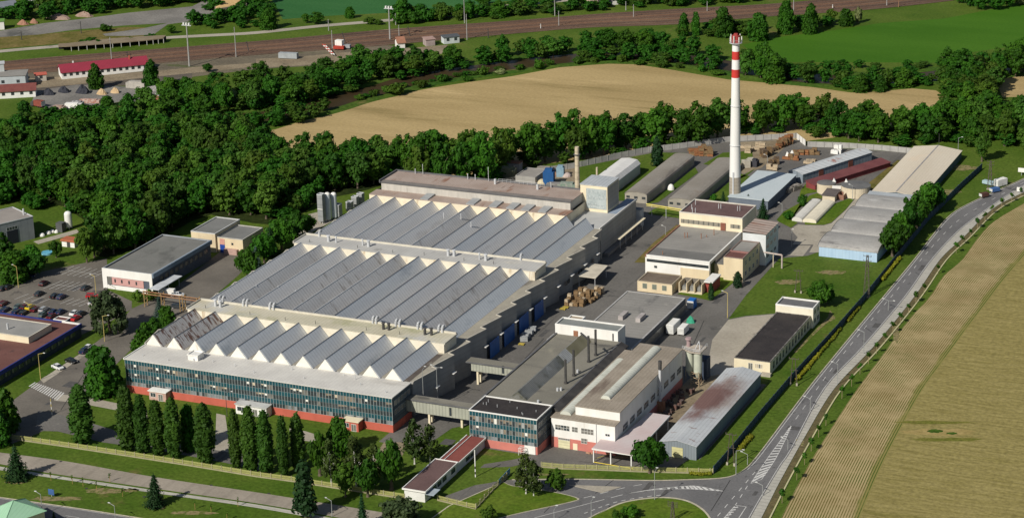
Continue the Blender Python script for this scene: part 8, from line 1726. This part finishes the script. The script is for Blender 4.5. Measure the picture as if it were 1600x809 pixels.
fill([(-40, 34), (60, 32), (150, 22), (300, 8), (430, 44), (400, 46), (310, 46), (300, 38), (390, 24), (415, 0), (300, -12), (100, 0), (-40, 20)], 9.0, 11, (3, 6.5), (6, 9), ('broad',))
fill([(560, 40), (640, 38), (740, 30), (840, 28), (912, 18), (912, 8), (840, 12), (740, 22), (640, 28)], 7.5, 12, (2, 4.5), (5, 8), ('broad', 'olive'))
fill([(912, 18), (1000, 14), (1180, 4), (1180, -8), (1000, 0), (912, 6)], 7.5, 13, (3, 6), (6, 9), ('broad', 'olive'))
fill([(1060, 60), (1200, 54), (1310, 42), (1310, 34), (1200, 42), (1060, 48)], 6, 14, (3.5, 8), (6, 10), ('broad', 'olive'))
# thickets north of the railway
wood([(0, 36), (30, 38), (60, 34), (95, 28), (150, 22), (200, 16), (300, 6), (300, -12), (180, -6), (100, 8), (70, 14), (60, 22), (30, 26), (-40, 30)], 8.5, 19, (7, 11), (8, 12), [('broad', .8), ('olive', .2)], 'broadleaf_tree', {'broad': 'leafy tree in the thicket above the gravel yard', 'olive': 'olive tree in the thicket above the gravel yard'}, 'thicket above the gravel yard')
wood([(305, 44), (330, 40), (360, 38), (400, 38), (415, 40), (425, 24), (415, 5), (400, 18), (370, 28), (330, 33), (300, 38)], 7.0, 20, (5, 9), (7, 10), [('broad', 1.0)], 'broadleaf_tree', {'broad': 'rounded tree in front of the timber bunker'}, 'by the timber bunker')
wood([(615, 38), (660, 36), (680, 34), (720, 32), (740, 28), (735, 24), (680, 28), (650, 26), (615, 30)], 6.0, 21, (5, 9), (7, 10), [('broad', .8), ('bush', .2)], 'broadleaf_tree', {'broad': 'rounded tree on the far side of the tracks below the crop field', 'bush': 'low bush on the far side of the tracks below the crop field'}, 'far side of the tracks')
wood([(745, 28), (800, 28), (840, 24), (900, 18), (915, 10), (1000, 10), (1090, 10), (1180, 4), (1180, -8), (1000, -4), (880, 0), (800, 10), (750, 18)], 9, 22, (5, 9), (7, 10), [('broad', .7), ('bush', .15), ('olive', .15)], 'broadleaf_tree', {'broad': 'leafy tree beyond the tracks near the peach house', 'bush': 'low bush beyond the tracks near the peach house', 'olive': 'olive tree beyond the tracks near the peach house'}, 'near the peach house')
wood([(1510, 14), (1560, 16), (1620, 4), (1700, -10), (1660, -20), (1560, 0), (1500, 4)], 7.5, 23, (6, 10), (7, 10), [('broad', .8), ('blossom', .2)], 'broadleaf_tree', {'broad': 'leafy tree at the top right corner above the meadow', 'blossom': 'pale blossoming bush at the top right corner above the meadow'}, 'top right corner')
grow_woods()
for k, (kind, px, b, tp, w2, lab) in enumerate([
    ('dense', 237, 136, 88, 32, 'dark round tree at the right end of the crimson roofed shed'), ('dense', 150, 138, 96, 32, 'greyish tree in front of the crimson roofed shed'), ('dense', 40, 190, 152, 32, 'dark round tree beside the dark red lorry'), ('dense', 168, 166, 147, 26, 'round tree below the sand heaps'),
    ('dense', 1068, 56, 16, 24, 'left dark poplar by the tracks above the ripe field'), ('dense', 1087, 55, 14, 18, 'slimmer dark tree beside the left poplar by the tracks'), ('dense', 1130, 57, 4, 36, 'tall dark tree by the tracks left of the chimney top'), ('dense', 1185, 62, 14, 42, 'broad dark tree right of the chimney head'), ('dense', 1228, 52, -6, 34, 'grey green tree at the left end of the green meadow'), ('dense', 1266, 52, 0, 32, 'tall bright green tree at the left end of the green meadow'), ('dense', 1322, 40, 10, 32, 'dark bush like tree on the upper edge of the green meadow'), ('bright', 1300, 36, 12, 18, 'light green tree on the upper edge of the green meadow'), ('blossom', 1340, 36, 10, 16, 'pale blossoming tree on the upper edge of the green meadow'),
    ('dense', 547, 28, 8, 20, 'lone round tree in the green crop field edge'), ('broad', 495, 38, 18, 26, 'round bush like tree left of the lone tree at the crop field'), ('broad', 478, 36, 20, 16, 'smaller bush like tree at the crop field edge'), ('dense', 420, 45, 8, 34, 'dark tree at the left end of the green crop field'), ('dense', 630, 32, -8, 36, 'tall dark tree at the top border right of the floodlight mast'), ('dense', 780, 26, -2, 40, 'big dark tree at the top border right of the tall pale mast'), ('broad', 754, 8, -10, 30, 'dark tree touching the top border above the road'), ('broad', 325, 112, 98, 18, 'small round tree at the coal bridge by the tracks'), ('broad', 235, 62, 52, 20, 'round bush on the loading ramp roof right end'), ('broad', 268, 52, 38, 18, 'dark bush beside the gravel track fork'), ('bush', 205, 66, 56, 24, 'low bush on the loading ramp roof'), ('bush', 140, 71, 59, 42, 'wide hedge like bush at the left of the loading ramp'), ('bush', 165, 48, 37, 24, 'dark bush on the weedy strip in the gravel yard'),
    ('dense', 1210, 128, 84, 46, 'largest dark round tree at the river right of the chimney'), ('dense', 1345, 143, 112, 34, 'round dark tree in front of the river below the meadow'), ('dense', 1375, 143, 115, 24, 'smaller tree beside the round dark one below the meadow'), ('dense', 1413, 134, 104, 46, 'widest round tree on the river below the meadow'),
    ('olive', 655, 300, 222, 46, 'spreading olive tree right behind the left end of the rear hall'), ('broad', 692, 298, 218, 44, 'dark tree right behind the rear hall left of its middle'), ('broad', 722, 294, 214, 44, 'dark tree close behind the middle of the rear hall'), ('broad', 757, 290, 200, 50, 'tall dark tree left of the grey sheet tower'), ('olive', 785, 272, 192, 46, 'tall olive tree behind the grey sheet tower'), ('broad', 1090, 226, 155, 56, 'tallest leafy tree left of the chimney above the fence'), ('broad', 1065, 228, 170, 40, 'leafy tree joined to the tallest one left of the chimney'),
    # around the factory
    ('willow', 172, 520, 449, 62, 'large drooping willow beside the car park'), ('spruce', 250, 500, 461, 26, 'blue grey spruce between the willow and the sawtooth hall'), ('dense', 262, 516, 472, 40, 'dark green tree in front of the blue grey spruce'), ('dense', 228, 556, 500, 46, 'dark green tree at the left corner of the white office roof'), ('dense', 243, 538, 492, 42, 'dark green tree above the left corner of the white office roof'),
    ('dense', 162, 616, 530, 76, 'very wide dark tree left of the teal glass office'), ('dense', 8, 672, 596, 60, 'dark broad tree cut by the left border near the crossing'), ('dense', -8, 694, 628, 66, 'darkest broad tree at the left border below the crossing'), ('bright', 216, 472, 452, 20, 'light green bush in front of the canteen'), ('bright', 236, 470, 452, 22, 'second light green bush under the pipe rack'),
    ('poplar', 130, 691, 598, 37, 'thickest poplar standing alone at the left of the row'), ('poplar', 201, 702.6, 599, 31, 'poplar left of the pale pink porch'), ('poplar', 224, 707.6, 614, 24, 'narrow poplar hiding the pale pink porch'), ('poplar', 248, 710, 622, 24, 'poplar just right of the pale pink porch'), ('poplar', 273, 714.5, 618, 26, 'poplar on the lawn with a dark round tree behind it'), ('dense', 297, 702, 620, 36, 'dark broad tree behind the poplars at the office front'), ('poplar', 321.8, 722.7, 627, 31, 'poplar standing apart between the two poplar clumps'), ('poplar', 369.8, 730, 637, 20, 'narrow poplar below the wide glazed porch'), ('poplar', 393, 734.5, 631, 27, 'wider poplar below the wide glazed porch'), ('poplar', 416.5, 739, 638, 25, 'poplar right of the wide glazed porch'), ('poplar', 444.5, 743, 646, 18, 'slimmest poplar of the right clump'), ('poplar', 467, 733, 643, 24, 'rightmost poplar of the row'),
    ('dense', 530, 708, 643, 48, 'dark broad tree beside the small red porch'), ('round', 500, 742, 672, 36, 'dark tree left of the birches'), ('birch', 518, 757, 684, 34, 'white stemmed birch nearest the poplars'), ('birch', 557, 760, 680, 46, 'white stemmed birch in the middle of the clump by the gatehouse'), ('birch', 585, 756, 690, 36, 'shorter birch left of the gatehouse'), ('round', 612, 764, 684, 44, 'dark tree closest to the gatehouse roof'), ('birch', 648, 724, 652, 40, 'left white stemmed birch under the covered footbridge'), ('birch', 672, 722, 660, 34, 'right white stemmed birch under the covered footbridge'), ('round', 575, 775, 715, 40, 'low dark tree at the yellow fence by the birches'), ('olive', 540, 775, 716, 40, 'low olive tree at the yellow fence by the birches'),
    ('conifer', 27, 748, 693, 48, 'spruce on the verge nearest the left border'), ('conifer', 243.5, 790, 737, 40, 'spruce on the verge in front of the concrete street'), ('pine', 478, 808, 720, 44, 'tall dark pine cutting the yellow fence'), ('conifer', 567, 822, 766, 26, 'narrow spruce at the lower border left of the grey shrub'), ('willow', 626, 822, 772, 68, 'grey green shrub at the lower border below the gatehouse'), ('bright', 765, 815, 789, 30, 'bright green bush at the lower border'), ('conifer', 85, 815, 797, 12, 'slim spruce beside the mint roof'), ('conifer', 43, 812, 789, 10, 'slimmer spruce behind the mint roof'), ('conifer', 25, 800, 785, 9, 'tiny spruce tip behind the mint ridge'),
    ('birch', 822, 771, 704, 40, 'left tall tree on the grass verge by the blue gate'), ('birch', 834, 774, 716, 36, 'right tall tree on the grass verge by the blue gate'), ('bush', 870, 764, 732, 38, 'dark bush on the verge beside the two tall trees'), ('round', 1015, 738, 681, 56, 'big round tree at the corner of the pink canopy'), ('round', 1280, 479, 437, 42, 'round clipped bush on the central lawn'), ('round', 1292, 474, 450, 30, 'smaller bush joined to the round clipped bush'),
    ('round', 1394, 400, 342, 52, 'rounded tree nearest the pale blue wall'), ('round', 1408, 386, 330, 42, 'second tree of the row beside the barrel roofs'), ('round', 1420, 372, 316, 42, 'third tree of the row beside the barrel roofs'), ('round', 1432, 356, 300, 42, 'fourth tree of the row beside the barrel roofs'), ('round', 1447, 336, 283, 46, 'tallest tree of the row beside the cream sheet hall'), ('round', 1462, 326, 284, 38, 'last tree of the row beside the cream sheet hall'), ('olive', 1534, 252, 196, 32, 'tall tree at the far end of the navy fence'),
    ('thuja', 1027, 259, 214, 17, 'narrow dark thuja tree between the white tent and the curved shed'), ('conifer', 1192, 341, 308, 24, 'tallest small spruce behind the tan building'), ('spruce', 1169, 322, 302, 15, 'small spruce left of the tallest one behind the tan building'), ('conifer', 1130, 318, 297, 14, 'small spruce left of the chimney foot'), ('round', 1115, 315, 302, 12, 'tiny bush left of the chimney foot spruce'), ('thuja', 1111, 468, 441, 9, 'slim thuja column in front of the transformer bays'), ('thuja', 1152.5, 448, 424, 14, 'thick thuja column at the beige extension corner'), ('bush', 1254, 322, 301, 18, 'dark bush left of the cream tents'), ('bush', 1232, 342, 328, 22, 'green bush before the cream tents'),
    ('round', 387, 436, 386, 40, 'dark leafy tree at the left edge of the sawtooth hall'), ('spruce', 401, 418, 382, 26, 'blue spruce at the left edge of the sawtooth hall'), ('round', 413, 410, 362, 40, 'bright leafy tree behind the blue spruce'), ('conifer', 424, 398, 352, 34, 'dark spruce by the left edge of the sawtooth hall'), ('round', 440, 390, 338, 48, 'dark tree behind the dark spruce at the hall edge'), ('round', 462, 376, 328, 44, 'dark tree in front of the process silos'), ('round', 480, 366, 334, 34, 'lower dark tree in front of the process silos'),
    ('dense', 22, 438, 384, 62, 'dark tree cut by the left border above the car park'), ('round', 55, 432, 396, 40, 'dark tree above the dry grass corner of the car park'), ('round', 88, 402, 374, 22, 'small dark tree beside the garden pool'), ('broad', 50, 425, 378, 40, 'dark tree in front of the grey clad hall'), ('broad', 5, 420, 360, 44, 'dark tree in front of the grey hall gate'), ('olive', 136, 410, 352, 34, 'olive tree behind the car park beside the garden shed'), ('broad', 148, 402, 338, 48, 'tall tree behind the car park bays'), ('olive', 178, 396, 330, 46, 'tall olive tree behind the canteen roof'), ('broad', 212, 388, 322, 48, 'tall dark tree behind the canteen roof'), ('olive', 250, 372, 308, 46, 'tall olive tree behind the beige workshop')]):
    tpx(kind, px, b, tp, w2, {'poplar': 'poplar_tree', 'conifer': 'spruce_tree', 'spruce': 'blue_spruce', 'pine': 'pine_tree', 'thuja': 'thuja_tree', 'birch': 'birch_tree', 'dense': 'leafy_tree', 'willow': 'willow_tree', 'bush': 'bush', 'bright': 'bush', 'blossom': 'bush'}.get(kind, 'leafy_tree'), lab, 'bush' if kind in ('bush', 'bright', 'blossom') else 'tree')
# saplings along the footpath of the east road
sap = [(1595, 307), (1580.5, 315.7), (1565, 325), (1550, 334.5), (1538.7, 347), (1527, 357), (1516, 371.7), (1503, 383), (1494, 395), (1465.5, 428), (1443.7, 459), (1431, 473), (1419.5, 490), (1407, 505), (1395, 520), (1382.5, 536), (1369.5, 552), (1356.7, 568), (1343.7, 584), (1330.5, 603), (1315.5, 622), (1290.5, 664), (1279, 682), (1267.5, 704), (1257, 725), (1245, 749), (1222, 785)]
for k, (px, b) in enumerate(sap):
    x, y = at(px, b); tree('sapling', x, y, 3.6+.5*((k*7) % 3)/2, 1.9+.25*(k % 3), 'sapling_tree', 'staked sapling in the line between the footpath and the crop rows', 'sapling', 'saplings along the east road')
wood([(1600, 316), (1545, 350), (1504, 402), (1475, 428), (1452, 462), (1420, 497), (1375, 556), (1340, 603), (1310, 648), (1263, 722), (1236, 770), (1226, 770), (1255, 720), (1302, 645), (1332, 600), (1367, 552), (1412, 494), (1445, 458), (1468, 426), (1497, 400), (1540, 348)], 4.6, 71, (.4, 1.0), (1.6, 3.0), [('bush', 1.0)], 'weed_clump', {'bush': 'dark weed clump on the edge of the crop rows by the east road'}, 'weeds at the crop rows')
for px, b in [(80, 750), (113.5, 755), (130, 759), (151, 764), (172, 752), (192, 775), (305, 795), (355, 812), (372, 790), (330, 800)]:
    x, y = at(px, b); tree('young', x, y, 2.6, 1.1, 'young_tree', 'thin newly planted tree on the verge below the concrete street', 'sapling', 'newly planted trees on the south verge')
# yellow hedges along the navy fence
def hedge(label, pxs, wd=1.1, h=1.0):
    l2 = resample(gp(pxs), .75); r = random.Random(len(pxs)*7+int(pxs[0][0])); lobes = [((p[0]+r.uniform(-.15, .15), p[1]+r.uniform(-.15, .15), h*.5), wd*.5*r.uniform(.8, 1.15), h*.52*r.uniform(.8, 1.2)) for p in l2]
    c = l2[0]; lobes = [((a[0]-c[0], a[1]-c[1], a[2]), b2, d2) for a, b2, d2 in lobes]
    o = bpy.data.objects.new('clipped_hedge', crown_mesh('clipped_hedge', lobes, LF['hedge'], int(pxs[0][0]), .28, 6, .85, .6, .2)); COL.objects.link(o); o.location = (c[0], c[1], 0); tag(o, label, 'hedge')
hedge('yellow hedge strip along the navy fence below the arched works', [(1405, 405), (1392, 421), (1379, 438)], 1.5, 1.2)
hedge('yellow hedge strip along the navy fence right of the cream block', [(1342, 481), (1333, 491), (1325, 502)], 1.4)
hedge('long yellow hedge strip along the navy fence beside the black roofed shed', [(1312, 515), (1297, 534), (1283, 550)], 1.2)
hedge('yellow hedge strip along the navy fence beside the twin legged pole', [(1280, 553), (1262, 575), (1245, 594)], 1.3)
hedge('yellow hedge strip along the navy fence near the junction', [(1174, 682), (1165, 692), (1157, 703)], 1.6)
hedge('short yellow hedge under the picket fence at the junction', [(1080, 741), (1095, 741.5), (1110, 741)], 1.4)
tpx('bright', 622, 148, 128, 34, 'bush', 'large yellow green bush on the river bank at the ripe field', 'bush'); tpx('bright', 604, 146, 132, 20, 'bush', 'smaller yellow green bush on the river bank at the ripe field', 'bush')
tpx('bush', 985, 806, 788, 36, 'bush', 'low dark bush on the traffic island', 'bush'); tpx('bush', 965, 812, 796, 26, 'bush', 'second low dark bush on the traffic island', 'bush')
print('TREES', NTREE, len(TAKEN), 'objects', len(bpy.data.objects))
